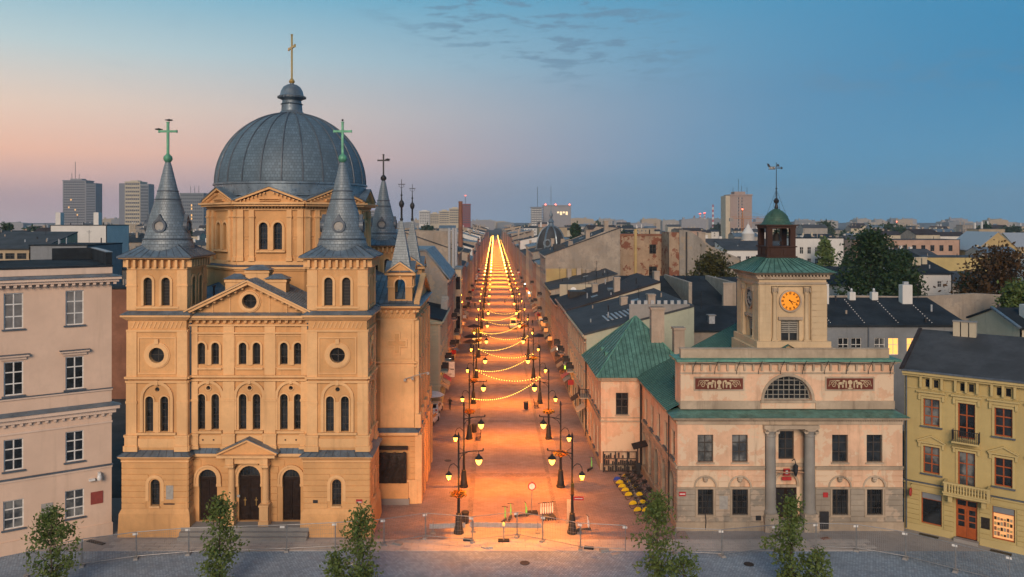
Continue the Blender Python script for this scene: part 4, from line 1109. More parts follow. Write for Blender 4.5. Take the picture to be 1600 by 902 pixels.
for o in lun:
    mb = MB(); lp = op_loop(o); mb.add([(x,.17,z) for x,z in lp], [tuple(range(len(lp)))]); mb.build('blind_lunette', HP, TH)
    cx = (o[1]+o[2])/2; ring(MB(), o, .14, -.05, .01).build('arch_moulding', HT, TH)
    k = MB(); k.M = Tm(cx, .02, 4.22) @ Matrix.Rotation(R(90), 4, 'X'); k.lathe([(.0,.22),(.1,.2),(.17,.1),(.2,0),(.2,-.2)], 10); k.M = None; k.box(cx-.2,cx+.2,-.2,.1,4.35,4.5); k.build('carved_head', HT, TH)
    for i in range(-2, 3):      # fan of rusticated voussoirs
        a = PI/2 - i*.42
        bar('voussoir', HP, TH, (cx+1.05*math.cos(a), -.015, 3.62+1.05*math.sin(a)), (cx+1.5*math.cos(a), -.015, 3.62+1.5*math.sin(a)), .05, .36)
for i, o in enumerate(gr):
    window(TH, I4, o, .12, WB, GL, 3, 4, .08, .03)
    t_box('sill', I4, o[1]-.2, o[2]+.2, -.12, .02, 1.12, 1.3); t_box('lintel', I4, o[1]-.2, o[2]+.2, -.08, .01, 3.46, 3.53)
    for s in (0, 1): t_box('jamb', I4, (o[1]-.16 if s == 0 else o[2]), (o[1] if s == 0 else o[2]+.16), -.06, .01, 1.3, 3.46)
    for k in range(7):
        x = o[1]+.1+1.12*k/6; t_box('window_bar', I4, x-.015, x+.015, .02, .05, 1.32, 3.44, mat=M_['iron'])
for o in up:
    window(TH, I4, o, .2, WB, M_['glass_curt'] if o[1] < 6 else GL, 2, 3, .08, .04, zb=(.36, .7))
    t_box('sill', I4, o[1]-.1, o[2]+.1, -.1, .02, 5.58, 5.7)
for x0_, x1_ in ((0, hc-2.15), (hc+2.15, HW)):
    courses(TH, I4, HS, x0_, x1_, .75, 3.52, .48, [('r', o[1]-.18, o[2]+.18, 1.0, 3.64) for o in gr])
    t_box('string_course', I4, x0_, x1_, -.13, .01, 3.53, 3.63)
    courses(TH, I4, HP, x0_, x1_, 3.64, 5.1, .49, [('a', o[1]-.2, o[2]+.2, 3.5, 4.7) for o in lun])
    t_box('string_course', I4, x0_, x1_, -.12, .01, 3.6-.02, 3.64+.02) if False else None
    t_box('string_course', I4, x0_, x1_, -.14, .01, 5.12, 5.3); t_box('string_course', I4, x0_-.02, x1_+.02, -.2, .01, 5.3, 5.4)
    t_box('plinth', I4, x0_-.05, x1_+.05, -.14, .01, -.02, .72)
    t_box('impost_band', I4, x0_, x1_, -.07, .01, 3.64, 3.7) if False else None
# entrance recess
pr = MB(); wall(pr, hc-2.1, hc+2.1, 0, 8.9, [('r', hc-.66, hc+.66, 5.7, 8.1), ('a', hc-.7-.2, hc+.7+.2, .7, 4.55)], .25, None, .85)
for s, x in ((-1, hc-2.1), (1, hc+2.1)): pr.add([(x,0,0),(x,.85,0),(x,.85,8.9),(x,0,8.9)], [(0,1,2,3)])
pr.build('entrance_wall', HP, TH)
window(TH, I4, ('r', hc-.66, hc+.66, 5.7, 8.1), 1.02, WB, GL, 2, 3, .08, .04, zb=(.36,.7))
t_box('transom', I4, hc-.92, hc+.92, .86, 1.1, 3.3, 3.5, mat=HT)
mb = MB(); lp = op_loop(('a', hc-.9, hc+.9, 3.4, 4.55)); mb.add([(x,1.05,z) for x,z in lp], [tuple(range(len(lp)))]); mb.build('blind_lunette', HP, TH)
for s in (-1, 1):
    a, b = (hc-.9, hc-.01) if s < 0 else (hc+.01, hc+.9)
    d = bx('door', M_['door_wood'], TH, I4, a, b, .98, 1.08, .7, 3.3)
    MB().box(a+.15,b-.15,.95,.98,.9,1.7).box(a+.15,b-.15,.95,.98,1.9,3.1).build('door_panel', M_['black'], TH)
ring(MB(), ('a', hc-.9, hc+.9, 3.4, 4.55), .2, .78, .86).build('arch_moulding', HT, TH)
t_box('string_course', I4, hc-2.08, hc+2.08, .72, .86, 5.1, 5.4)
MB().box(hc-1.2,hc+1.2,-.2,.86,-.02,.35).box(hc-1.2,hc+1.2,.1,.86,.35,.7).build('step', M_['concrete'], TH)
bx('eagle_sign', M_['redsign'], TH, I4, hc-.28, hc+.28, .70, .74, 4.35, 4.95); bx('eagle_sign', M_['whitesign'], TH, I4, hc-.1, hc+.1, .68, .70, 4.5, 4.8)
bx('name_board', M_['redsign'], TH, I4, hc-.4, hc+.4, .70, .74, 3.95, 4.25)
ln = MB(); ln.tube([(hc+.5,.8,5.6),(hc+.5,.3,5.9),(hc+.5,.05,5.6)], .035, 5); ln.lathe([(.02,5.6),(.22,5.4),(.2,4.9),(.1,4.6),(.05,4.5)], 6, hc+.5, .05); ln.build('hanging_lantern', M_['iron'], TH)
for s in (-1, 1):
    x = hc+s*1.64
    t_box('column_pedestal', I4, x-.62, x+.62, -.5, .45, -.02, 1.25, mat=HS); t_box('column_plinth', I4, x-.55, x+.55, -.45, .45, 1.25, 1.5, mat=HS)
    MB().lathe([(.52,1.5),(.54,1.6),(.5,1.72),(.46,1.78),(.455,2.2),(.40,7.9),(.44,7.95),(.44,8.02),(.40,8.06),(.42,8.2),(.55,8.42)], 20).build('column', M_['granite'], TH, Tm(x, 0, 0), smooth=True)
    t_box('capital', I4, x-.55, x+.55, -.5, .5, 8.42, 8.6); 
    for q in (-1, 1): MB().lathe([(.0,-.5),(.17,-.48),(.17,.5),(.0,.5)], 10).build('volute', HT, TH, Tm(x+q*.45, 0, 8.36) @ Matrix.Rotation(R(90), 4, 'X'))
t_box('entablature', I4, -.02, HW+.02, -.1, .9, 8.9, 9.2) ; t_box('entablature', I4, hc-2.3, hc+2.3, -.45, .5, 8.6, 8.9)
brackets(I4, .1, HW-.1, 9.2, 9.3, -.24, .2, .1, 'dentil', TH, HT)
t_box('cornice', I4, -.2, HW+.2, -.3, 1.5, 9.3, 9.44); t_box('cornice', I4, -.45, HW+.3, -.55, 1.5, 9.44, 9.6)
MB().frustum((-.6,HW+.36,-.72,1.5), 9.602, (.3,HW-.3,.68,1.5), 9.93).build('ledge_roof', CO, TH)
# attic
AY = .75; AM = Fr(0, AY); a0, a1 = .45, HW-.35
lu = ('a', hc+.1-2.05, hc+.1+2.05, 10.75, 12.8)
wall(MB(), a0, a1, 10.0, 14.1, [lu], .45).build('attic_wall', HP, TH, AM)
MB().add([(a0,AY,10),(a0,AY+2,10),(a0,AY+2,14.1),(a0,AY,14.1)], [(0,1,2,3)]).add([(a1,AY,10),(a1,AY+2,10),(a1,AY+2,14.1),(a1,AY,14.1)], [(3,2,1,0)]).build('attic_wall', HP, TH)
window(TH, AM, lu, .3, M_['win_grey'], GL, 9, 5, .1, .03)
ring(MB(), lu, .22, -.1, .01, 16).build('arch_moulding', HT, TH, AM)
t_box('sill', AM, lu[1]-.3, lu[2]+.3, -.16, .02, 10.55, 10.75); t_box('apron', AM, lu[1]-.2, lu[2]+.2, -.06, .01, 10.05, 10.55, mat=HP)
for x_, y_ in ((a0, lu[1]-.35), (lu[2]+.35, a1)): t_box('base_band', AM, x_-.05, y_+.05, -.1, .01, 10.0, 10.7)
rr = random.Random(11)
for cx, w in ((hc-5.75, 4.05), (hc+5.35, 3.95)):     # terracotta relief panels with scrolls, beasts and a vase
    t_box('relief_frame', AM, cx-w/2-.12, cx+w/2+.12, -.06, .01, 11.55, 12.75)
    pn = bx('relief_panel', M_['relief_red'], TH, AM, cx-w/2, cx+w/2, -.075, -.05, 11.68, 12.62)
    rl = MB()
    def blob(x, z, a, b): rl.prism([(x+a*math.cos(2*PI*k/10), z+b*math.sin(2*PI*k/10)) for k in range(10)], -.12, -.07)
    blob(cx, 12.28, .2, .2); blob(cx, 11.95, .1, .16); blob(cx, 11.78, .22, .06)
    for s in (-1, 1):
        blob(cx+s*.34, 12.1, .06, .34)
        for (dx_, dz_, a, b) in ((.75,12.2,.26,.12),(.62,12.0,.07,.2),(.95,11.95,.07,.2),(.52,12.38,.12,.1),(1.05,12.42,.2,.05)): blob(cx+s*dx_, dz_, a, b)
        rl.tube([(cx+s*(1.4+.24*(1-q/14)*math.cos(q*.75)), -.10, 12.08+.3*(1-q/14)*math.sin(q*.75)) for q in range(13)], .035, 5)
        rl.tube([(cx+s*1.05,-.10,12.05),(cx+s*1.3,-.1,12.45),(cx+s*1.7,-.1,12.4),(cx+s*1.8,-.1,11.95)], .03, 5)
    rl.build('relief_figures', M_['relief_cream'], TH, AM)
t_box('string_course', AM, a0-.05, a1+.05, -.08, .01, 13.0, 13.12)
brackets(AM, a0+.3, a1-.3, 13.3, 13.85, -.2, .72, .16, 'bracket', TH, HT)
t_box('cornice', AM, a0-.15, a1+.15, -.25, .3, 13.85, 14.0); t_box('cornice', AM, a0-.35, a1+.3, -.45, 1.9, 14.0, 14.1)
t_box('cornice_roof', AM, a0-.45, a1+.4, -.56, 2.2, 14.102, 14.28, mat=CT)
t_box('parapet', AM, a0+.1, a1-.2, .35, .9, 14.28, 15.02); t_box('parapet_coping', AM, a0+.05, a1-.15, .28, .96, 15.02, 15.08)
for i in range(10):             # bent iron stays below the cornice
    x = a0+1.0+i*1.86
    MB().tube([(x,-.12,13.0),(x,-.30,13.55),(x+.16,-.62,14.2)], .025, 5).build('iron_stay', M_['iron'], TH, AM)
MB().tube([(a0+.5+i*.9, -.5, 14.0-.07*math.sin(i*1.3)) for i in range(20)], .02, 4).build('cable', M_['iron'], TH, AM)
# clock tower
tx0, tx1, ty0, ty1 = 7.5, 13.3, 1.85, 7.65; tw = tx1-tx0; ST = M_['tower_stone']
MB().box(tx0-.6, tx1+.65, ty0-.5, ty1, 14.0, 15.05).box(tx0-.3, tx1+.3, ty0-.3, ty1+.3, 14.0, 15.6).build('tower_base', M_['tower_stone'], TH)
for k, (M, w) in enumerate(((Fr(tx0, ty0), tw), (Fr(tx0, ty1, 0, -90), tw), (Fr(tx1, ty0, 0, 90), tw), (Fr(tx1, ty1, 0, 180), tw))):
    c = w/2 - (.15 if k == 0 else 0)
    nich = ('r', c-1.72, c+1.72, 15.2, 20.35)
    wall(MB(), 0, w, 14.5, 21.2, [nich], .22).build('tower_wall', ST, TH, M)
    wo = ('r', c-.8, c+.8, 14.75, 17.35)
    wall(MB(), c-1.72, c+1.72, 15.2-.6, 20.35, [wo], .3, None, .22).build('tower_wall', ST, TH, M)
    window(TH, M, wo, .44, M_['win_grey'], GL, 2, 2, .12, .06, zb=(.30,))
    lv = MB()
    for i in range(6): lv.box(c-.7, c+.7, .36, .46, 16.25+i*.17, 16.36+i*.17)
    lv.build('louvre', M_['win_grey'], TH, M)
    bx('lintel', HT, TH, M, c-1.05, c+1.05, -.02+.05, .26, 17.42, 17.66)
    bx('sill', HT, TH, M, c-.95, c+.95, -.05, .3, 14.6, 14.76)
    for s in (-1, 1):
        x = c+s*1.38
        MB().lathe([(.26,15.7),(.24,15.85),(.20,15.9),(.17,19.55),(.2,19.6),(.2,19.7),(.27,20.1),(.3,20.3)], 12).build('column', ST, TH, M @ Tm(x, .12, 0), smooth=True)
        bx('column_base', ST, TH, M, x-.3, x+.3, -.12, .3, 14.7, 15.7)
        for q in range(5): bx('capital_leaf', HT, TH, M, x-.28+q*.12, x-.2+q*.12, -.16, .1, 19.8+.1*(q % 2), 20.2)
        bx('pilaster', ST, TH, M, (0 if s < 0 else w-.9), (.9 if s < 0 else w), -.05, .01, 15.2, 20.4)
    courses(TH, M, ST, 0, w, 15.6, 20.4, .53, [('r', c-1.75, c+1.75, 14, 20.4)], .075, .03)
    # clock: ring, dial, numerals, hands
    lit = k == 0
    cz_ = 19.05
    ck = ring(MB(), ('o', c, cz_, .84), .13, .04, .23, 16).build('clock', HT, TH, M)
    dl = MB(); lp = op_loop(('o', c, cz_, .84), 18); dl.add([(x,.17,z) for x,z in lp], [tuple(range(len(lp)))]); dl.build('dial', M_['clock'] if lit else M_['plaque'], ck)
    nm = MB()
    for h in range(12):
        a = 2*PI*h/12; v = Vector((math.sin(a), 0, math.cos(a))); p = Vector((-v.z, 0, v.x))
        for off in ((-.05,.0,.05) if h % 3 else (-.075,-.025,.025,.075)):
            b0 = Vector((c,.155,cz_)) + v*.56 + p*off; b1 = Vector((c,.155,cz_)) + v*.76 + p*off
            nm.tube([b0, b1], .017, 4)
    ring(nm, ('o', c, cz_, .80), .02, .15, .17, 16)
    nm.build('numerals', M_['black'], ck)
    hd = MB()
    for a, l, wd in ((R(145), .42, .05), (R(110), .66, .035)):
        v = Vector((math.sin(a), 0, math.cos(a))); o_ = Vector((c,.13,cz_)); hd.tube([o_-v*.14, o_+v*l*.7, o_+v*l], wd, 4, wd*.3)
    hd.build('hands', M_['black'], ck)
    bx('architrave', HT, TH, M, -.05, w+.05, -.08, .01, 20.5, 20.68)
    brackets(M, 0, w, 21.15, 21.33, -.3, .28, .13, 'dentil', TH, HT)
    bx('cornice', HT, TH, M, -.2, w+.2, -.22, .01, 20.98, 21.15)
MB().frustum((tx0-.25,tx1+.25,ty0-.25,ty1+.25), 21.33, (tx0-.62,tx1+.62,ty0-.62,ty1+.62), 21.55).build('cornice', HT, TH)
tcx, tcy = (tx0+tx1)/2-.35, (ty0+ty1)/2
MB().frustum((tx0-.72,tx1+.72,ty0-.72,ty1+.72), 21.552, (tcx-1.45,tcx+1.45,tcy-1.45,tcy+1.45), 22.7).build('tower_roof', CO, TH)
e = tw/2+.7
for rot in (0, 90, 180, 270):
    Mq = Fr((tx0+tx1)/2, tcy, 0, rot)
    for i in range(13):
        u = -1+i/6; bar('seam', M_['copper_seam'], TH, Mq @ Vector((u*e, -e, 21.58)), Fr(tcx, tcy, 0, rot) @ Vector((u*1.45, -1.45, 22.72)), .05, .05)
# wooden bell lantern
RW = M_['redwood']; lx = Fr(tcx, tcy, 22.5) @ Matrix.Diagonal((.97, .97, .88, 1)) @ Tm(0, 0, -22.7)
lm = MB(); lm.box(-1.42,1.42,-1.42,1.42,22.7,23.1); lm.box(-1.3,1.3,-1.3,1.3,23.1,24.0); lm.box(-1.4,1.4,-1.4,1.4,24.0,24.12); lm.build('lantern_base', RW, TH, lx)
for k in range(4):
    for s in (-1, 1): bx('lantern_panel', RW, TH, lx @ Matrix.Rotation(PI/2*k, 4, 'Z'), s*.6-.45, s*.6+.45, -1.36, -1.28, 23.25, 23.85)
for sx in (-1, 1):
    for sy in (-1, 1): bx('lantern_post', RW, TH, lx, sx*1.05-.24, sx*1.05+.24, sy*1.05-.24, sy*1.05+.24, 24.12, 25.9)
lm = MB(); lm.box(-1.34,1.34,-1.34,1.34,25.9,26.15); lm.box(-1.48,1.48,-1.48,1.48,26.15,26.28); lm.build('lantern_beam', RW, TH, lx)
MB().lathe([(.5,24.6),(.48,24.66),(.36,24.85),(.3,25.2),(.2,25.4),(.05,25.45),(.04,25.9)], 14).build('bell', M_['bronze'], TH, lx, smooth=True)
MB().lathe([(1.5,26.27),(1.42,26.33),(1.22,26.48),(1.14,26.75),(.96,27.2),(.62,27.6),(.28,27.85),(.12,27.92)], 24).build('lantern_dome', M_['cone_sl2'], TH, lx, smooth=True)
MB().lathe([(.12,27.85),(.2,28.0),(.1,28.4),(.24,28.6),(.26,28.75),(.12,28.95),(.05,29.0),(.045,29.9),(.12,29.95),(.04,30.05),(.03,32.65)], 10).build('weathervane_mast', M_['iron'], TH, lx, smooth=True)
wv = MB(); wv.prism([(-.78,32.72),(-.6,32.87),(-.78,33.02),(-.1,33.02),(-.1,32.72)], -.015, .015); wv.prism([(.1,32.82),(.42,32.82),(.42,32.72),(.65,32.87),(.42,33.02),(.42,32.92),(.1,32.92)], -.015, .015)
wv.prism([(-.8,33.02),(-.55,33.02),(-.68,33.3),(-.85,33.35)], -.014, .014); wv.prism([(.05,33.02),(.3,33.02),(.22,33.25),(.1,33.32)], -.014, .014)
wv.build('weathervane', M_['iron'], TH, lx @ Tm(0,0,-.8))
text_mesh('vane_date', '1827', .3, M_['whitesign'], TH, lx @ Tm(-.42, -.02, 31.97), .004)
for k in range(4):
    a = PI/4+PI/2*k; MB().tube([(0,0,29.9),(1.05*math.cos(a),1.05*math.sin(a),26.95)], .012, 4).build('guy_wire', M_['iron'], TH, lx)
# left side of the town hall, along the street mouth
SD = 15.6; SM = Fr(0, SD, 0, -90)
su = [('r', SD-x-.6, SD-x+.6, 5.7, 8.0) for x in (1.6,4.4,7.4,10.4,13.4)]
sg = [('a', SD-x-.75, SD-x+.75, .9, 4.4) for x in (1.9,5.0,8.2,11.2,14.0)]
wall(MB(), 0, SD, 4.9, 9.2, su, .3).build('wall', HP, TH, SM); wall(MB(), 0, SD, 0, 4.9, sg, .35).build('wall', HS, TH, SM)
for o in su: window(TH, SM, o, .2, WB, GL, 2, 3, .08, .04, zb=(.36,.7)); bx('sill', M_['zinc_trim'], TH, SM, o[1]-.15, o[2]+.15, -.16, .02, 5.56, 5.7)
for o in sg: window(TH, SM, o, .25, WB, GL, 2, 4, .08, .04); ring(MB(), o, .15, -.05, .01).build('arch_moulding', HT, TH, SM)
courses(TH, SM, HS, 0, SD, .7, 5.1, .49, [('a', o[1]-.2, o[2]+.2, .9, o[4]+.2) for o in sg])
bx('string_course', HT, TH, SM, 0, SD, -.15, .01, 5.12, 5.4); bx('plinth', HT, TH, SM, 0, SD+.1, -.14, .01, -.02, .68)
bx('entablature', HT, TH, SM, 0, SD, -.1, .01, 8.9, 9.2); bx('cornice', HT, TH, SM, 0, SD+.2, -.42, .01, 9.3, 9.58)
for x in (SD-2.6, .5): MB().tube([(x,-.14,9.4),(x,-.14,.1)], .07, 8).build('downpipe', M_['iron'], TH, SM)
# main copper roof (two slopes)
ev, rx_, rz_ = -.62, 9.9, 15.35
r_ = MB(); r_.add([(ev,1.2,9.72),(ev,SD,9.72),(rx_,SD,rz_),(rx_,1.2,rz_)], [(3,2,1,0)]); r_.add([(HW+.4,1.2,9.72),(HW+.4,SD,9.72),(rx_,SD,rz_),(rx_,1.2,rz_)], [(0,1,2,3)])
r_.build('roof', CO, TH)
for i in range(30):
    y = 1.5+i*.48
    bar('seam', M_['copper_seam'], TH, (ev, y, 9.75), (rx_, y, rz_+.03), .05, .07)
MB().add([(0,SD,0),(HW,SD,0),(HW,SD,10),(rx_,SD,rz_),(0,SD,10)], [(4,3,2,1,0)]).add([(HW,0,0),(HW,SD,0),(HW,SD,9.7),(HW,0,9.7)], [(3,2,1,0)]).build('wall', M_['bare'], TH)
def eyebrow(parent, p, rz, w=.55, h=.5, l=1.6, mat=None):
    d = MB(); n = 8
    d.M = Tm(*p) @ Matrix.Rotation(rz, 4, 'Z')
    pts = [(-w*math.cos(PI*k/n), 0, h*math.sin(PI*k/n)) for k in range(n+1)]
    d.add(pts+[(0, l, h*.9)], [(k, k+1, n+1) for k in range(n)])
    o = d.build('roof_vent', mat or CT, parent)
    b = MB(); b.M = d.M; b.add([(x, .08, z*.9) for x, y, z in pts], [tuple(range(n+1))]); b.build('vent_opening', M_['black'], o)
for y, x in ((3.5, 1.2), (8.2, 1.6)): eyebrow(TH, (x, y, 9.72+(x-ev)*(rz_-9.72)/(rx_-ev)), R(-90))
# small signs and boxes on the front
bx('street_sign', M_['redsign'], TH, I4, .1, .68, -.12, -.05, 2.9, 3.25); bx('sign_print', M_['whitesign'], TH, I4, .16, .62, -.125, -.12, 3.04, 3.12); bx('street_sign', M_['redsign'], TH, I4, hc+2.75, hc+3.15, -.12, -.05, 2.8, 3.2)
bx('plaque', M_['plaque'], TH, I4, 3.5, 4.2, -.08, -.04, 1.8, 2.9); bx('meter_box', M_['iron'], TH, I4, hc+2.45, hc+3.2, -.16, -.0, .15, 1.6); bx('meter_box', M_['iron'], TH, I4, 6.55, 7.0, -.1, -.02, .85, 1.25)
MB().tube([(2.3,-.15,.1),(2.35,-.2,.9),(2.25,-.12,1.7),(2.6,-.1,2.3)], .04, 6).build('cable', M_['iron'], TH)

# ------------------------------------------------------------------ wing with the copper hip roof
WX0, WX1, WY0, WY1 = 11.15, 20.6, 80.1, 92.6
WG = root('palace_wing', (WX0, WY0, 0), 'two-storey pink corner wing under a green copper hip roof behind the town hall', 'building')
ww, wd_ = WX1-WX0, WY1-WY0
o1 = [('r', 1.55, 2.85, 5.75, 8.05)]
wall(MB(), 0, 4.3, 0, 9.6, o1, .25).build('wall', HP, WG); window(WG, I4, o1[0], .14, WB, GL, 2, 3, .08, .04, zb=(.36,.7))
WM = Fr(0, wd_, 0, -90); o2 = [('r', wd_-x-.55, wd_-x+.55, 5.75, 8.05) for x in (1.6,4.0,6.4,8.8,11.2)]+[('r', wd_-x-.6, wd_-x+.6, 1.0, 4.0) for x in (2.4,5.4,8.4,11.2)]
wall(MB(), 0, wd_, 0, 9.6, o2, .25).build('wall', HP, WG, WM)
for o in o2: window(WG, WM, o, .14, WB, GL, 2, 3, .08, .04); bx('sill', M_['zinc_trim'], WG, WM, o[1]-.12, o[2]+.12, -.16, .02, o[3]-.12, o[3])
bx('sill', HT, WG, I4, 1.45, 2.95, -.12, .02, 5.62, 5.75)
for M, w in ((I4, 4.3), (WM, wd_)):
    bx('string_course', HT, WG, M, 0, w, -.1, .01, 5.0, 5.15); bx('string_course', HT, WG, M, 0, w, -.06, .01, 5.4, 5.5)
    bx('cornice', HT, WG, M, 0, w+.1, -.25, .01, 9.3, 9.5); bx('cornice', HT, WG, M, 0, w+.3, -.4, .01, 9.5, 9.7); bx('plinth', HT, WG, M, 0, w, -.08, .01, -.02, .7)
MB().tube([(4.1,-.1,9.4),(4.1,-.1,.1)], .07, 8).tube([(.0-.1,wd_-.15,9.4),(-.1,wd_-.15,.1)], .07, 8).build('downpipe', M_['iron'], WG)
MB().box(0, ww, wd_-.1, wd_, 0, 9.6).build('wall', M_['bare'], WG)
ex0, ex1, ey0, ey1, ez, rz2 = -.55, ww+.5, -.55, wd_+.3, 9.72, 15.3
pk0, pk1 = (4.7, (ey0+ey1)/2, rz2), (4.75, (ey0+ey1)/2, rz2)
hr = MB(); hr.add([(ex0,ey0,ez),(ex1,ey0,ez),(ex1,ey1,ez),(ex0,ey1,ez),pk0,pk1], [(0,1,5,4),(2,3,4,5),(3,0,4),(1,2,5)]); hr.build('roof', CO, WG)
for i in range(24):
    u = i/23; x = ex0+.1+(ex1-ex0-.2)*u
    t_ = min(1, (x-ex0)/(4.7-ex0), (ex1-x)/(ex1-4.75)); bar('seam', M_['copper_seam'], WG, (x, ey0, ez+.03), (x, ey0+(pk0[1]-ey0)*t_, ez+.03+(rz2-ez)*t_), .05, .07)
for i in range(13):
    u = i/12; y = ey0+.1+(ey1-ey0-.2)*u; t_ = 1-abs(2*u-1)
    bar('seam', M_['copper_seam'], WG, (ex0, y, ez+.03), (ex0+(4.7-ex0)*t_, y, ez+.03+(rz2-ez)*t_), .05, .07)
bar('hip_ridge', CT, WG, (ex0,ey0,ez+.03), pk0, .14, .1); bar('hip_ridge', CT, WG, (ex0,ey1,ez+.03), pk0, .14, .1); bar('hip_ridge', CT, WG, (ex1,ey0,ez+.03), pk1, .14, .1); MB().box(ww-.1, ww, 0, wd_, 0, 9.7).build('wall', M_['bare'], WG)
for (x, y) in ((.9, 3.6), (.9, 6.6)): eyebrow(WG, (x, y, ez+(x-ex0)*(rz2-ez)/(4.7-ex0)), R(-90))
for (x, y, h, w) in ((6.6, 3.6, 16.6, .7), (8.6, 2.2, 14.6, .55)):
    bx('chimney', M_['chimney'], WG, I4, x-w, x+w, y-.5, y+.5, 11, h); bx('chimney_cap', M_['chimney'], WG, I4, x-w-.1, x+w+.1, y-.6, y+.6, h-.25, h)
# balcony on the wing
bc = MB(); bc.box(-1.1,0,wd_-2.6,wd_-.4,5.1,5.25); bc.build('balcony', HT, WG)
for i in range(9):
    y = wd_-2.55+2.1*i/8; bx('baluster', M_['iron'], WG, I4, -1.08, -1.05, y-.02, y+.02, 5.25, 6.2)
for i in range(5):
    x = -1.08+1.05*i/4; bx('baluster', M_['iron'], WG, I4, x-.02, x+.02, wd_-2.57, wd_-2.54, 5.25, 6.2)
bx('railing', M_['iron'], WG, I4, -1.12, -1.02, wd_-2.6, wd_-.4, 6.2, 6.26); bx('railing', M_['iron'], WG, I4, -1.1, 0, wd_-2.6, wd_-2.52, 6.2, 6.26)

# ------------------------------------------------------------------ mustard tenement, right
YB = root('mustard_tenement', (34.75, 65.0, 0), 'mustard yellow three-storey tenement with red-brown windows and a stone balcony', 'building', math.atan2(-.63, .777))
MU, MT, WR = M_['mustard'], M_['mustard_trim'], M_['win_red']; L = 14.5
cols = (2.0, 4.5, 7.0, 9.5, 12.0)
ops = []
for i, x in enumerate(cols):
    mid = i in (1, 4)
    ops += [('r', x-.6, x+.6, 8.35 if mid else 8.95, 11.2), ('r', x-.6, x+.6, 4.45 if mid else 5.0, 7.25)]
    ops += [('r', x-.45, x-.1, 12.15, 12.8), ('r', x+.1+.05, x+.5, 12.15, 12.8)]
    ops += [('r', x-.75, x+.75, .25 if mid else .75, 3.35)]
wall(MB(), 0, L, 0, 13.5, ops, .25).build('wall', MU, YB)
MB().add([(0,0,0),(0,11,0),(0,11,13.5),(0,0,13.5)], [(3,2,1,0)]).add([(L,0,0),(L,11,0),(L,11,13.5),(L,0,13.5)], [(0,1,2,3)]).build('wall', MU, YB)
for o in ops:
    z, h = o[3], o[4]-o[3]; cx = (o[1]+o[2])/2
    if z > 12: window(YB, I4, o, .14, WB, GL, 1, 1, .04, .03)
    elif z < 1:
        i = min(range(5), key=lambda k: abs(cols[k]-cx))
        if i in (1, 4):
            window(YB, I4, (o[0], o[1], o[2], 2.75, o[4]), .15, WR, GL, 2, 1, .09, .05)
            for s in (-1, 1):
                a, b = (o[1], cx-.01) if s < 0 else (cx+.01, o[2])
                d = bx('door', WR, YB, I4, a, b, .16, .24, .25, 2.74)
                MB().box(a+.13,b-.13,.145,.16,.4,1.0).build('door_panel', WR, YB)
                for j in range(3): bx('door_pane', GL, YB, I4, a+.15, b-.15, .15, .16, 1.15+.5*j, 1.55+.5*j)
            bx('doorstep', M_['concrete'], YB, I4, o[1]-.1, o[2]+.1, -.5, .2, -.02, .25)
        else:
            f = window(YB, I4, o, .15, WR, M_['shop'] if i == 2 else GL, 1, 2, .08, .05, name='shop_window', zb=(.8,))
            if i == 2:
                rr = random.Random(2)
                for j in range(4):
                    for k in range(6):
                        x = o[1]+.12+k*.21; bx('display_item', [M_['tan'], M_['brick'], M_['yellowed'], M_['bronze']][(j+k) % 4], YB, I4, x, x+.16, .16, .185, 1.0+j*.42, 1.0+j*.42+.16+.18*rr.random())
            bx('fascia', M_['greyblue'], YB, I4, o[1]+.06, o[2]-.06, .10, .16, 2.85, 3.3)
    else:
        window(YB, I4, o, .14, WR, M_['glass_curt'] if z < 8 and cx < 6 or cx < 3 else GL, 2, 3, .09, .045, zb=(.35,.68) if h < 2.5 else (.3, .65))
        ring(MB(), o, .16, -.07, .01).build('window_surround', MT, YB)
        if z > 8:
            bx('hood', MT, YB, I4, cx-.95, cx+.95, -.1, .01, 11.42, 11.72); bx('hood', MT, YB, I4, cx-1.08, cx+1.08, -.28, .01, 11.72, 11.84)
        else:
            bx('hood', MT, YB, I4, cx-1.0, cx+1.0, -.22, .01, 7.5, 7.62)
            if abs(cx-4.5) > .5:
                MB().prism([(cx-1.0,7.62),(cx+1.0,7.62),(cx,8.1)], -.12, .01).build('hood_pediment', MU, YB)
                for s in (-1, 1): bar('hood_rake', MT, YB, (cx+s*1.05,-.12,7.65), (cx,-.12,8.16), .26, .1)
        for s in (-1, 1): bx('console', MT, YB, I4, cx+s*.86-.09, cx+s*.86+.09, -.18, .01, o[4]-.1, o[4]+.32)
        if h < 2.5: bx('sill', M_['zinc_trim'], YB, I4, o[1]-.2, o[2]+.2, -.16, .02, z-.14, z-.02)
courses(YB, I4, MU, 0, L, .6, 3.9, .42, [('r', o[1]-.12, o[2]+.12, -.1, o[4]+.1) for o in ops if o[3] < 1])
bx('plinth', MT, YB, I4, 0, 3.6, -.06, .01, -.02, .58); bx('plinth', MT, YB, I4, 5.4, 11.0, -.06, .01, -.02, .58)
bx('string_course', MT, YB, I4, -.05, L, -.12, .01, 3.95, 4.1); bx('string_course', M_['zinc_trim'], YB, I4, -.08, L, -.2, .01, 4.1, 4.18)
bx('frieze_band', MT, YB, I4, 0, L, -.07, .01, 11.95, 12.05)
for x in cols:
    for d in (-.75, 0.0, .78): bx('console', MT, YB, I4, x+d-.09, x+d+.09, -.3, .01, 12.1, 13.0)
bx('cornice', MT, YB, I4, -.1, L, -.35, .01, 13.0, 13.2); bx('cornice', MT, YB, I4, -.1, L, -.55, .01, 13.2, 13.42)
bx('gutter', M_['zinc_trim'], YB, I4, -.15, L, -.66, -.5, 13.42, 13.55)
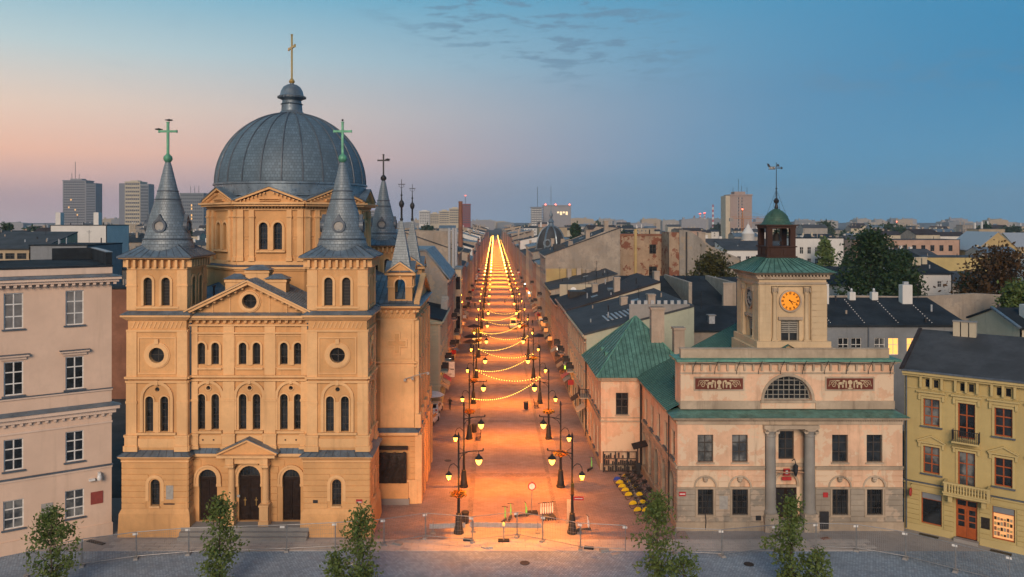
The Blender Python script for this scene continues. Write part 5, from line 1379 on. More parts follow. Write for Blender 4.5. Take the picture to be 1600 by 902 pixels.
rf = MB(); rf.add([(-.15,-.6,13.5),(L,-.6,13.5),(L,7.5,16.0),(-.15,7.5,16.0),(-.15,-.6,13.35),(-.15,7.5,13.35)], [(0,1,2,3),(0,3,5,4)]); rf.add([(-.15,7.5,16.0),(L,7.5,16.0),(L,11.5,14.8),(-.15,11.5,14.8)], [(0,1,2,3)]); rf.build('roof', M_['slate'], YB)
bar('verge', M_['brown_roof'], YB, (-.15,-.6,13.56), (-.15,7.5,16.06), .3, .12)
for x, y, n in ((2.6, 6.6, 3), (10.3, 6.3, 2), (8.3, 6.9, 1)):
    for k in range(n): bx('chimney', M_['white'] if False else M_['cream'], YB, I4, x+k*.62, x+k*.62+.52, y, y+.6, 14.5, 17.0); bx('chimney_cap', M_['concrete'], YB, I4, x+k*.62-.05, x+k*.62+.57, y-.06, y+.66, 17.0, 17.1)
MB().tube([(.15,-.12,13.3),(.15,-.12,.1)], .06, 8).build('downpipe', M_['zinc_trim'], YB)
# stone balcony with balusters
sb = MB(); sb.box(3.0,6.2,-1.05,.01,3.75,3.95); sb.box(2.95,6.25,-1.12,.01,3.95,4.05); sb.box(2.98,6.22,-1.08,-.9,4.72,4.85)
for x in (3.05, 6.0): sb.box(x,x+.22,-1.08,-.86,4.05,4.72)
sb.box(3.0,3.2,-.9,0,4.72,4.85); sb.box(6.0,6.2,-.9,0,4.72,4.85); sb.build('balcony', MT, YB)
blm = MB().lathe([(.07,0),(.07,.06),(.045,.12),(.085,.28),(.05,.5),(.07,.6),(.07,.67)], 8).mesh('baluster', MT, True)
for i in range(13): link('baluster', blm, YB, Tm(3.42+2.4*i/12, -.98, 4.05))
for s in (3.3, 5.6): MB().prism([(s,3.2),(s+.3,3.2),(s+.3,3.75),(s,3.75)], -.8, .01).build('balcony_console', MT, YB)
# iron balcony above
MB().box(3.55,5.45,-.85,.01,8.05,8.18).build('balcony', M_['mustard_trim'], YB)
for i in range(15):
    x = 3.6+1.8*i/14; bx('baluster', M_['iron'], YB, I4, x-.015, x+.015, -.84, -.81, 8.18, 9.05)
for i in range(5):
    for x in (3.58, 5.42): bx('baluster', M_['iron'], YB, I4, x-.015, x+.015, -.8+.18*i, -.77+.18*i, 8.18, 9.05)
bx('railing', M_['iron'], YB, I4, 3.55, 5.45, -.86, -.79, 9.05, 9.1); ring(MB(), ('o', 4.5, 8.6, .22), .03, -.85, -.82).build('railing_ornament', M_['iron'], YB)
bx('plaque', M_['bronze'], YB, I4, 5.5, 6.1, -.07, -.02, 1.4, 2.3)
hs = MB(); hs.tube([(.55,-.0,3.9),(.55,-.7,3.95)], .02, 4); hs.tube([(.55,-.1,3.5),(.55,-.6,3.92)], .015, 4); hs.build('hanging_sign', M_['iron'], YB)
rd = MB(); rd.M = Tm(.55, -.5, 3.3) @ Matrix.Rotation(R(90), 4, 'Y'); rd.lathe([(.34,-.05),(.36,0),(.34,.05)], 16); rd.build('hanging_sign', M_['redsign'], YB)
for x in (1.2, 6.2): MB().box(x, x+1.4, -1.0, -.4, -.01, .03).build('cellar_grating', M_['iron'], YB)

# ------------------------------------------------------------------ tenements along the street
def slope_roof(parent, x0, x1, y0, y1, z0, z1, kind, mat, ov=.3):
    """kind 'R': rises towards +x, 'L': towards -x, 'G': ridge along y, 'F': flat"""
    m = MB(); t = .22
    if kind == 'F': m.box(x0-ov, x1+ov, y0-ov*.3, y1+ov*.3, z0, z0+.3)
    elif kind == 'R': m.prism([(x0-ov,z0-.05),(x1,z1),(x1,z1+t),(x0-ov,z0-.05+t)], y0-.12, y1+.12)
    elif kind == 'L': m.prism([(x0,z1),(x1+ov,z0-.05),(x1+ov,z0-.05+t),(x0,z1+t)], y0-.12, y1+.12)
    else:
        xm = (x0+x1)/2; m.prism([(x0-ov,z0),(xm,z1),(x1+ov,z0),(x1+ov,z0+t),(xm,z1+t),(x0-ov,z0+t)], y0-.12, y1+.12)
    return m.build('roof', mat, parent)
def tenement(name, side, depth, y0, y1, h, zr, wall_m, gable_m, roof_m, label, kind=None, floors=3, trim=None, det=2, cols=None, frame=None, balc=(), shop=True, gpts=None, win_w=1.1):
    """house on the street; local x=0 on the facade line for the right-hand row"""
    X0 = 11.15 if side == 'R' else -7.4-depth
    t = root(name, (X0, y0, 0), label, 'building', 0, 'tenements along the lit street')
    W, D = depth, y1-y0
    M = Fr(0, D, 0, -90) if side == 'R' else Fr(W, 0, 0, 90)
    trim = trim or wall_m; frame = frame or M_['win_grey']
    n = cols or max(2, round(D/2.9)); ops = []; shops = []
    gh = 4.2; fh = (h-gh-.5)/max(1, floors-1)
    for i in range(n):
        x = D*(i+.5)/n
        for f in range(floors-1): ops.append(('r', x-win_w/2, x+win_w/2, gh+f*fh+.9, gh+f*fh+.9+fh*.56))
        if shop: shops.append(('r', x-min(1.05, D/n*.38), x+min(1.05, D/n*.38), .35, 3.1))
    allo = ops+shops
    if det >= 2:
        wall(MB(), 0, D, 0, h, allo, .2).build('wall', wall_m, t, M)
        for o in ops:
            window(t, M, o, .12, frame, GL, 2, 2, .08, .04, zb=(.66,))
            bx('hood', trim, t, M, o[1]-.18, o[2]+.18, -.16, .01, o[4]+.16, o[4]+.32); bx('sill', trim, t, M, o[1]-.12, o[2]+.12, -.12, .02, o[3]-.14, o[3])
        for i, o in enumerate(shops): window(t, M, o, .12, M_['win_brown'], M_['lit_dim'] if (i*7+int(y0)) % 3 == 0 else GL, 2, 2, .09, .05, zb=(.78,), name='shop_window')
    elif det == 1:
        wall(MB(), 0, D, 0, h, allo, .2).build('wall', wall_m, t, M)
        for o in allo:
            k = ('fw', round(o[2]-o[1],2), round(o[4]-o[3],2))
            me = cached(k, lambda: MB().box(-(o[2]-o[1])/2,(o[2]-o[1])/2,0,.05,0,o[4]-o[3]).mesh('window', GL))
            link('window', me, t, M @ Tm((o[1]+o[2])/2, .14, o[3]))
    else:
        MB().add([(0,0,0),(D,0,0),(D,0,h),(0,0,h)], [(0,1,2,3)]).build('wall', wall_m, t, M)
    bx('string_course', trim, t, M, 0, D, -.12, .01, gh-.25, gh); bx('cornice', trim, t, M, 0, D, -.28, .01, h-.45, h-.22); bx('cornice', trim, t, M, 0, D, -.5, .01, h-.22, h)
    # end walls follow the roof line
    kind = kind or side
    if gpts is None:
        gpts = {'R': [(0,0),(W,0),(W,zr),(0,h)], 'L': [(0,0),(W,0),(W,h),(0,zr)], 'G': [(0,0),(W,0),(W,h),(W/2,zr),(0,h)], 'F': [(0,0),(W,0),(W,h),(0,h)]}[kind]
    MB().prism(gpts, .0, .25).build('end_wall', gable_m, t); MB().prism(gpts, D-.25, D-.01).build('end_wall', gable_m, t)
    MB().add([(W if side == 'R' else 0, 0, 0), (W if side == 'R' else 0, D, 0), (W if side == 'R' else 0, D, zr if kind in 'RL' else h), (W if side == 'R' else 0, 0, zr if kind in 'RL' else h)], [(0,1,2,3)]).build('back_wall', gable_m, t)
    slope_roof(t, 0, W, 0, D, h, zr, kind, roof_m)
    if det >= 1:
        q = random.Random(int(y0*10)+len(side))
        def zat(x): return {'R': h+(zr-h)*x/W, 'L': h+(zr-h)*(W-x)/W, 'G': h+(zr-h)*(1-abs(2*x/W-1)), 'F': h+.3}[kind]+.1
        if kind != 'F' or gpts == [(0,0),(W,0),(W,h),(0,h)]:
            for k in range(6):
                x, yy = q.uniform(1.2, W-1), q.uniform(1, D-1); MB().tube([(x,yy,zat(x)-.2),(x,yy,zat(x)+q.uniform(.5,1.1))], .1, 6).build('roof_pipe', q.choice([M_['steelwhite'], M_['iron'], M_['chimney']]), t)
            for k in range(2):
                x, yy = q.uniform(2, W-2), q.uniform(2, D-2); zt = zat(x)+q.uniform(2, 3.4); a_ = MB(); a_.tube([(x,yy,zat(x)-.2),(x,yy,zt)], .035, 4)
                for j in range(3): a_.tube([(x-.5+.1*j,yy,zt-.15-.25*j),(x+.5-.1*j,yy,zt-.15-.25*j)], .02, 3)
                a_.build('antenna', M_['iron'], t)
            x, yy = q.uniform(3, W-4), q.uniform(3, D-5); MB().prism([(x,zat(x)-.1),(x+1.0,zat(x+1.0)-.1),(x+1.0,zat(x+1.0)+.2),(x,zat(x)+.2)], yy, yy+1.4).build('skylight', M_['zinc_pale'], t)
        for i, o in enumerate(shops):
            if q.random() < .3:
                am = q.choice([M_['tan'], M_['redsign'], M_['greyblue'], M_['cream'], M_['brown_roof']])
                aw = MB(); aw.add([(o[1]-.15,-1.1,2.75),(o[2]+.15,-1.1,2.75),(o[2]+.15,-.02,3.45),(o[1]-.15,-.02,3.45),(o[1]-.15,-1.1,2.55),(o[2]+.15,-1.1,2.55)], [(0,1,2,3),(4,5,1,0)]); aw.build('awning', am, t, M)
            elif q.random() < .35: bx('shop_sign', q.choice([M_['whitesign'], M_['redsign'], M_['lit_dim'], M_['iron']]), t, M, o[1]+.2, o[1]+.32, -.9, -.1, 3.2, 3.9)
    for (y, f) in balc:
        z = gh+f*fh+.55
        B = M @ Tm(y, 0, 0)
        bx('balcony', trim, t, B, -1.1, 1.1, -.95, .01, z, z+.14); bx('railing', M_['iron'], t, B, -1.1, 1.1, -.95, -.9, z+1.0, z+1.06)
        for i in range(9): bx('baluster', M_['iron'], t, B, -1.08+.27*i-.02, -1.08+.27*i+.02, -.94, -.91, z+.14, z+1.0)
        for s in (-1, 1): bx('railing', M_['iron'], t, B, s*1.08-.03, s*1.08+.03, -.95, 0, z+.55, z+1.05)
    return t, W, D, M
def chim(t, x, y, z0, z1, w=.45, l=.7, mat=None, pots=0):
    m = mat or M_['chimney']
    bx('chimney', m, t, I4, x-w, x+w, y-l, y+l, z0, z1); bx('chimney_cap', m, t, I4, x-w-.07, x+w+.07, y-l-.07, y+l+.07, z1-.2, z1)
    for k in range(pots): MB().lathe([(.12,z1),(.1,z1+.4)], 8, x, y-l+.3+k*(2*l-.6)/max(1,pots-1)).build('chimney_pot', M_['brick'], t)
# right-hand row
t, W, D, M = tenement('tenement', 'R', 13, 92.75, 116, 12.2, 15.6, M_['cream'], M_['pale_green'], M_['slate'], 'cream tenement with a plain pale green end wall, next to the copper-roofed wing', floors=3, balc=((2.2,0),(7.5,0)), frame=M_['win_white'])
for i in range(7): bx('skylight_strip', M_['steelwhite'], t, I4, 3.2+i*.55, 3.45+i*.55, 4.5, 9.5, 12.2+.262*(3.2+i*.55)+.2, 12.2+.262*(3.2+i*.55)+.34)
chim(t, 9, 6, 14, 16.6); chim(t, 7, 15, 13, 15.4); bx('parapet', M_['concrete'], t, I4, 5.2, 12.5, .05, .4, 13.6, 15.9)
for i in range(9): bx('roof_vent', M_['steelwhite'], t, I4, 5.4+i*.8, 5.8+i*.8, .1, .35, 15.9, 16.35)
t, W, D, M = tenement('tenement', 'R', 14, 116.1, 135, 12.3, 16.6, M_['rose'], M_['cream'], M_['brown_roof'], 'rose-coloured tenement with a dark brown roof on the right of the street', floors=3, balc=((5,0),(12,0)))
chim(t, 8, 4, 14, 17.2); chim(t, 5.5, 11, 13, 15.6); bx('skylight', M_['zinc_pale'], t, I4, 7.2, 8.6, 7, 8.6, 14.3, 15.1); bx('dormer', M_['black'], t, I4, 1.4, 4.2, 12, 15, 12.6, 14.2)
t, W, D, M = tenement('tenement', 'R', 12, 135.1, 150, 11.2, 13.2, M_['rose'], M_['cream'], M_['tar'], 'low rose tenement with a flat black roof and a satellite dish', floors=3, kind='R')
chim(t, 6, 3, 11, 14); bx('parapet', M_['cream'], t, I4, 1.0, 9, 7, 7.4, 11.6, 14.2)
MB().lathe([(.02,0),(.35,.1),(.5,.25)], 14).build('satellite_dish', M_['whitesign'], t, Tm(3, 2, 13.6) @ Matrix.Rotation(R(70), 4, 'X'))
for x, y, z in ((2.2,5,17.2),(5.2,8,17.5)): MB().tube([(x,y,11),(x,y,z)], .035, 5).build('antenna', M_['iron'], t)
t, W, D, M = tenement('tenement', 'R', 13, 150.1, 166.5, 12.4, 15.5, M_['tan'], M_['bare'], M_['slate'], 'tan tenement below the high blank gable', floors=3, balc=((6,0),))
for i in range(4): chim(t, 5+i*2.1, 15.4, 13, 15.6+.3*(i % 2), .5, .4)
t, W, D, M = tenement('tenement', 'R', 16.2, 166.6, 186, 18.4, 24.4, M_['grey_render'], M_['bare'], M_['slate'], 'tall tenement with a huge blank plaster gable right of the street', floors=5, balc=((6,0),(6,1)), gpts=[(0,0),(16.2,0),(16.2,24.4),(13.6,24.6),(12.6,23.6),(6.0,20.9),(5.9,21.6),(5.0,21.6),(4.9,20.4),(0,18.4)])
bx('yellow_patch', M_['yellowed'], t, I4, .15, 8.0, -.03, .0, 12.6, 15.6); chim(t, 9.5, 3, 20, 24); chim(t, 14, 6, 22, 26)
bx('dormer', M_['slate'], t, I4, 2, 4.5, 2, 5, 18.8, 20.8)
for y0, y1, h, wm, rm_, lb, bl in ((186.1,204,15.2,'cream','zinc','cream tenement just beyond the tall blank gable',((5,0),)), (204.1,222,14.5,'rose','slate','rose tenement in front of the domed corner house',((6,1),)), (222.1,246,16.8,'grey_render','slate','grey corner house carrying the dark ribbed dome',()), (246.1,268,17.5,'cream','zinc','cream classical house past the domed corner',())):
    t, W, D, M = tenement('tenement', 'R', 13, y0, y1, h, h+2.6, M_[wm], M_['bare2'], M_[rm_], lb, floors=4, det=1, balc=bl)
    chim(t, 6, 3, h, h+4); chim(t, 9, 11, h, h+4.6)
# the ribbed dome on the corner house
dm_ = root('corner_dome', (17.2, 232, 0), 'dark ribbed dome with a tall needle spire on a street corner roof', 'dome')
MB().lathe([(4.9,16.5),(4.9,17.6),(4.6,17.7)], 8).build('drum', M_['grey_render'], dm_)
prf = [(4.55*math.cos(a)**.9 if a < 1.5 else .5, 17.6+6.8*math.sin(a)) for a in [PI/2*i/12 for i in range(12)]]
MB().lathe(prf+[(.5,24.5)], 32).build('dome', M_['slate'], dm_, smooth=True)
rme = MB().tube([(r_+.05,0,z_) for r_, z_ in prf], .26, 5).mesh('dome_rib', M_['zinc_pale'], True)
for k in range(8): link('dome_rib', rme, dm_, Matrix.Rotation(PI/4*k+.3, 4, 'Z'))
MB().lathe([(1.2,24.2),(.9,24.6),(.7,25.4),(1.0,25.6),(.6,26.2),(.3,26.8),(.55,27.6),(.3,28.4),(.08,29.2),(.05,36.5)], 10).build('spire', M_['zinc'], dm_, smooth=True)
ring(MB(), ('o', 0, 19.3, .8), .45, -4.75, -3.6).build('dormer', M_['zinc_pale'], dm_, Matrix.Rotation(R(-18), 4, 'Z'))
# left-hand row
t, W, D, M = tenement('tenement', 'L', 13, 105.5, 122, 12.2, 15.2, M_['pale_green'], M_['pale_green'], M_['tar'], 'pale green tenement with a clapboard-like end wall behind the church', floors=3, balc=((3,0),(11,0)), gpts=[(0,0),(13,0),(13,12.2),(0,15.2)])
courses(t, I4, M_['pale_green'], 6.5, 12.75, 3.6, 11.6, .47, (), .05, .05, name='wall_board')
bx('cornice', M_['pale_green'], t, I4, 6, 13.3, -.3, .02, 11.8, 12.1); bx('cornice', M_['pale_green'], t, I4, 6, 13.2, -.15, .02, 3.2, 3.5); bx('corner_strip', M_['cream'], t, I4, 12.75, 13.02, -.08, .02, 0, 11.8)
for i in range(5): bx('parapet_block', M_['plaque'], t, I4, 12.3, 13.3, 11.5+i*.9, 12.1+i*.9, 12.2, 13.6+.35*(i % 3))
t, W, D, M = tenement('tenement', 'L', 12, 122.1, 139, 16.6, 21.2, M_['rose'], M_['bare2'], M_['zinc'], 'tenement with a bare grey plaster gable rising behind the pale green house', floors=4, balc=((7,0),(12,1)), gpts=[(0,0),(12,0),(12,16.6),(8.6,21.2),(0,21.2)], kind='F')
bpy.data.objects.remove([c for c in t.children if c.name.startswith('roof')][0])
MB().prism([(8.4,21.15),(12.4,16.5),(12.4,16.8),(8.6,21.45),(0,21.45),(0,21.2)], -.2, D+.2).build('roof', M_['zinc'], t); chim(t, 5, 3, 20, 23.2); chim(t, 3, 10, 20, 22.8)
t, W, D, M = tenement('tenement', 'L', 12, 139.1, 158, 15.8, 18, M_['cream'], M_['bare'], M_['slate'], 'cream tenement with a projecting ornate bay on the left of the street', floors=4, balc=((4,0),(4,1),(14,0)))
bx('bay', M_['cream'], t, I4, 12, 13.2, 6, 11, 4.5, 16.8); bx('bay_roof', M_['zinc'], t, I4, 11.9, 13.4, 5.8, 11.2, 16.8, 17.2)
for f in range(3):
    for y in (7.2, 9.8): bx('bay_window', GL, t, I4, 13.16, 13.22, y-.5, y+.5, 5.6+f*3.7, 8.0+f*3.7)
    bx('bay_window', GL, t, I4, 12.2, 13.0, 5.98, 6.02, 5.6+f*3.7, 8.0+f*3.7)
t, W, D, M = tenement('tenement', 'L', 12, 158.1, 176, 19.6, 23.8, M_['tan'], M_['bare'], M_['slate'], 'tall tan tenement with a sloping blank gable and steel flues', floors=5, det=1, gpts=[(0,0),(12,0),(12,17.8),(9.5,23.6),(0,23.9)])
for x in (10.2, 11.0, 11.6): MB().tube([(x,-.35,8),(x,-.35,24.5)], .3, 10).build('flue', M_['steelwhite'], t)
for y0, y1, h, wm, rm_, lb in ((176.1,196,15.5,'rose','slate','rose tenement below the steel flues'), (196.1,214,14.2,'grey_render','zinc','grey tenement with a blue metal roof left of the street'), (214.1,236,17.0,'tan','slate','tan tenement beside the tall dark chimney'), (236.1,262,13.8,'cream','zinc','low cream tenement at the lamp garlands, left of the street')):
    t, W, D, M = tenement('tenement', 'L', 12, y0, y1, h, h+3.0, M_[wm], M_['bare'], M_[rm_], lb, floors=4, det=1, balc=((6,0),))
    chim(t, 5, 3, h, h+4.6); chim(t, 8, 12, h, h+4)
tag(MB().lathe([(.9,0),(.75,14),(.55,31),(.6,31.2),(.6,31.6)], 12).build('smokestack', M_['brick'], None, Tm(-9.7,222,0), smooth=True), 'slim dark brick smokestack rising above the left row of roofs', 'chimney')
# the rest of both rows, to the end of the street
rr = random.Random(21)
wl = ['cream','rose','tan','grey_render','bare','beige']; rl_ = ['slate','tar','zinc','brown_roof']
ordn = ['cream','rose','tan','grey','dusty','beige']
y = {'R': 268.2, 'L': 262.2}
for side in ('L', 'R'):
    while y[side] < 1150:
        d = rr.uniform(16, 26)*(1 if y[side] < 500 else 1.7); h = rr.uniform(12.5, 18.5); wi = rr.randrange(6)
        t, W, D, M = tenement('tenement', side, rr.uniform(11, 15), y[side], y[side]+d-.1, h, h+rr.uniform(2, 4), M_[wl[wi]], M_[rr.choice(['bare','bare2','tan','white'])], M_[rr.choice(rl_)],
            f"distant {ordn[wi]} tenement in the receding row {'left' if side == 'L' else 'right'} of the street", floors=4, det=1 if y[side] < 340 else 0, cols=None)
        chim(t, rr.uniform(3, 6), rr.uniform(2, 6), h, h+rr.uniform(3.5, 5)); chim(t, rr.uniform(5, 9), rr.uniform(8, 14), h, h+rr.uniform(3, 4.5))
        y[side] += d
# ------------------------------------------------------------------ roofs behind the town hall
def house(name, x0, x1, y0, y1, h, zr, kind, wm, rm_, label, wins=(), gpts=None, cat='building', group=None, fr=None, gm=None, sides=True):
    """free-standing house seen from its camera-facing long side; kind: 'Y' roof rises away, 'G' ridge along y, 'X' ridge along x, 'F' flat"""
    t = root(name, (x0, y0, 0), label, cat, 0, group); W, D = x1-x0, y1-y0
    ops = [w_[:5] for w_ in wins]
    wall(MB(), 0, W, 0, h if kind != 'G' else h, ops, .18).build('wall', wm, t)
    for w_ in wins: window(t, I4, w_[:5], .1, fr or M_['win_white'], M_[w_[5]] if len(w_) > 5 else GL, 2, 2, .07, .035, zb=(.6,))
    prof = {'Y': [(0,0),(D,0),(D,zr),(0,h)], 'X': [(0,0),(D,0),(D,h),(D/2,zr),(0,h)], 'G': [(0,0),(D,0),(D,h),(0,h)], 'F': [(0,0),(D,0),(D,h),(0,h)]}[kind]
    for x, M in ((W, Fr(W, 0, 0, 90)), (.0, Fr(.24, 0, 0, 90))):
        MB().prism(prof, .0, .24).build('end_wall', gm or wm, t, M)
    MB().box(0, W, D-.2, D-.01, 0, zr if kind == 'Y' else h).build('back_wall', wm, t)
    r = MB(); ov = .35; tk = .2
    if kind == 'F': r.box(-.1, W+.1, -.1, D+.1, h, h+.25)
    elif kind == 'G':
        r.prism([(-ov,h-.05),(W/2,zr),(W+ov,h-.05),(W+ov,h+tk),(W/2,zr+tk),(-ov,h+tk)], -.25, D+.2)
        MB().prism([(0,h),(W,h),(W/2,zr)], .0, .2).build('gable', wm, t)
    else:
        r.M = Fr(W, 0, 0, 90)
        if kind == 'Y': r.prism([(-ov,h-.06),(D,zr),(D,zr+tk),(-ov,h+tk-.06)], -.15, W+.15)
        else: r.prism([(-ov,h-.06),(D/2,zr),(D+ov,h-.06),(D+ov,h+tk-.06),(D/2,zr+tk),(-ov,h+tk-.06)], -.15, W+.15)
    r.build('roof', rm_, t)
    if y0 > 0:
        q = random.Random(int(x0*7+y0))
        def zat(yy): return {'Y': h+(zr-h)*yy/D, 'X': h+(zr-h)*(1-abs(2*yy/D-1)), 'F': h+.25, 'G': h}[kind]
        for k in range(5):
            x, yy = q.uniform(.8, W-.8), q.uniform(.8, D-.8); MB().tube([(x,yy,zat(yy)-.2),(x,yy,zat(yy)+q.uniform(.6,1.2))], .12, 6).build('roof_pipe', q.choice([M_['steelwhite'], M_['iron'], M_['chimney']]), t)
        x, yy = q.uniform(1, W-1), q.uniform(1, D-1); zt = zat(yy)+2.8; a_ = MB(); a_.tube([(x,yy,zat(yy)-.2),(x,yy,zt)], .04, 4); a_.tube([(x-.5,yy,zt-.2),(x+.5,yy,zt-.2)], .02, 3); a_.tube([(x-.35,yy,zt-.5),(x+.35,yy,zt-.5)], .02, 3); a_.build('antenna', M_['iron'], t)
    return t, W, D
t, W, D = house('tenement', 40.5, 58.5, 95, 104, 13.0, 15.4, 'Y', M_['greyblue'], M_['tar'], 'grey-blue house with black roof and two lit windows behind the town hall',
    [('r', x-.65, x+.65, 9.4, 11.5, g) for x, g in ((2.7,'glass'),(4.3,'glass'),(7.2,'glass_curt'),(8.9,'lit'),(11.2,'lit'))])
for i in range(4):
    for j in range(12): bx('roof_stud', M_['whitesign'], t, I4, 1.2+i*4.2+j*.10, 1.28+i*4.2+j*.10, .3+j*.7, .38+j*.7, 13.22+.267*(.3+j*.7), 13.32+.267*(.3+j*.7))
for x, h_, w_ in ((3.2, 17.6, .6), (14.2, 17.5, .65)): bx('chimney', M_['white'], t, I4, x-w_, x+w_, 6.6, 7.6, 14, h_); bx('chimney_cap', M_['steelwhite'], t, I4, x-.3, x+.3, 6.9, 7.3, h_, h_+.4)
for x in (.9, 2.0-.2, 7.6, 10.6): bx('roof_vent', M_['white'], t, I4, x-.4, x+.4, 8.0, 8.7, 15, 16.4); MB().lathe([(.15,16.4),(.18,16.7),(.1,16.9)], 8, x, 8.35).build('vent_cowl', M_['steelwhite'], t)
bx('downpipe', M_['zinc_trim'], t, I4, 5.7, 5.85, -.12, 0, 8, 13)
ow = MB(); ow.prism([(45,0),(74,0),(74,15.2),(70,15.4),(61,14.9),(52,15.1),(45,15.0)], 112, 112.6)
tag(ow.build('boundary_wall', M_['bare']), 'long bare plaster wall behind the black-roofed house', 'wall')
t, W, D = house('tenement', 57.5, 74, 84, 93, 14.2, 15.8, 'X', M_['cream'], M_['tar'], 'building with dark roof, pale eaves strip and white vent boxes at the right edge', gm=M_['cream'])
for x in (2.6, 6.2): bx('roof_vent', M_['white'], t, I4, x-.9, x+.9, 1.6, 2.6, 14.2, 16.6)
bar('verge', M_['zinc_pale'], t, (-.2, -.35, 14.3), (-.2, 4.5, 16.05), .35, .2)
t, W, D = house('tenement', 22.5, 36, 103, 112, 11.2, 13.4, 'Y', M_['bare'], M_['tar'], 'low black-roofed outhouse with box vents behind the copper roof')
for x, y in ((3, 2.0), (7.3, 2.4), (2.2, 5.5)): bx('roof_vent', M_['steelwhite'], t, I4, x-.4, x+.4, y-.4, y+.4, 11.6, 13.0); bx('vent_cowl', M_['concrete'], t, I4, x-.55, x+.55, y-.55, y+.55, 13.0, 13.12)
t, W, D = house('tenement', 21, 37, 116, 134, 12.6, 16.2, 'Y', M_['bare'], M_['tar'], 'house with bare plaster wall and wide black roof behind the brown-roofed tenement')
chim(t, 3.6, 3, 12, 16.4, .6, .6); chim(t, 14.5, .9, 12, 16.6, .7, .4); chim(t, 6, 12, 14, 17.6); bx('parapet', M_['bare'], t, I4, 8.4, 8.9, 0, 17, 12.5, 16.7)
t, W, D = house('tenement', 36.6, 52, 117, 134, 12.2, 16.0, 'Y', M_['bare2'], M_['tar'], 'black-roofed house with a raised party wall left of the clock tower')
bx('parapet', M_['bare'], t, I4, -.3, .3, 0, 15, 12, 16.6); chim(t, 7.6, 8, 14, 18.0, 1.6, .5); chim(t, 2.4, .8, 12, 15.6, .9, .5); bx('parapet', M_['bare2'], t, I4, 5, 8.6, -.2, .3, 9, 14.4)
t, W, D = house('tenement', 28.6, 44.6, 181, 194, 22.4, 24.0, 'F', M_['peel'], M_['tar'], 'courtyard house with peeling red-patched plaster and small windows',
    [('r', 8.0, 9.6, 18.2, 20.4), ('r', 13.6, 15.0, 18.2, 20.6, 'glass_dull'), ('r', 7.9, 9.8, 11.8, 15.2), ('r', 13.4, 15.2, 11.8, 15.2, 'glass_curt')], fr=M_['win_brown'])
bx('downpipe', M_['yellowed'], t, I4, 4.4, 5.0, -.4, 0, 8, 24); bx('parapet', M_['brick'], t, I4, -.1, 16, -.15, .5, 22.4, 22.9)
t, W, D = house('tenement', 41.5, 55.0, 172, 180, 17.5, 24, 'F', M_['bare2'], M_['tar'], 'house with a sloping grey blank gable above the olive tree')
for c_ in [c for c in t.children if not c.name.startswith('back')]: bpy.data.objects.remove(c_)
MB().prism([(0,0),(13.5,0),(13.5,17.6),(7.2,20.2),(5.4,21.6),(2.3,23.8),(0,24)], 0, 8).build('wall', M_['bare2'], t); bx('corner_strip', M_['peel'], t, I4, -2.2, .0, .3, 8, 0, 23.4); bx('downpipe', M_['iron'], t, I4, 1.4, 1.7, -.3, 0, 5, 23.5)
chim(t, 6, 4, 20, 23.4, .8, .5)
# white houses farther right
t, W, D = house('tenement', 79, 89.5, 150, 166, 15.6, 19.4, 'Y', M_['white'], M_['tar'], 'white-rendered house with a large blank bright end wall right of the dark trees', [('r', 2, 2.8, 13, 14.2), ('r', 7.6, 8.4, 13, 14.2)])
for i in range(5): chim(t, 1.5+i*1.7, 3+i*.8, 16, 18.6, .5, .5, M_['cream'])
t, W, D = house('tenement', 77, 97.3, 255, 268, 16.2, 18.8, 'Y', M_['white'], M_['slate'], 'long white house with paired dark windows left of the bell lantern', [('r', 2+i*4.6+d, 3.3+i*4.6+d, 11.6, 14.2) for i in range(4) for d in (0, 1.7)])
t, W, D = house('tenement', 97.5, 114, 250, 262, 20.2, 20.6, 'F', M_['white'], M_['tar'], 'pale block with a blank side wall right of the bell lantern', [('r', 2+i*2.5, 3.2+i*2.5, z, z+2.2) for i in range(3) for z in (11.5, 15.2)])
t, W, D = house('tenement', 66, 82, 160, 172, 12.6, 15.6, 'Y', M_['white'], M_['tar'], 'white house with a dark roof beside the clock tower eaves', [('r', 2+i*3, 3.4+i*3, 7.5, 10.5) for i in range(4)])
t, W, D = house('factory', 158, 205, 338, 352, 17.5, 19, 'F', M_['rose'], M_['slate'], 'long pinkish factory block with a row of small windows', [('r', 2+i*4, 3.8+i*4, 12.6, 15.2) for i in range(11)], fr=M_['win_brown'])
t, W, D = house('hall', 207, 226, 330, 352, 13.0, 21.0, 'G', M_['yellowed'], M_['steelwhite'], 'yellow gabled hall with a shiny pale metal roof on the right skyline')
t, W, D = house('hall', 226.2, 246, 333, 350, 14.5, 20.5, 'X', M_['yellowed'], M_['steelwhite'], 'yellow hall wing with tall pale windows under a shiny metal roof', [('r', 2.5+i*4.6, 4.6+i*4.6, 6.5, 12) for i in range(4)], fr=M_['win_white'])
t, W, D = house('house', 118, 132, 242, 252, 12.4, 15.8, 'G', M_['white'], M_['slate'], 'small white gabled house between the trees and the pink factory', [('r', 2+i*3.4, 3.2+i*3.4, 9, 11.2) for i in range(4)])
t, W, D = house('warehouse', 140, 172, 262, 276, 13.4, 14.6, 'F', M_['mustard'], M_['slate'], 'low mustard warehouse on the right behind the white houses')
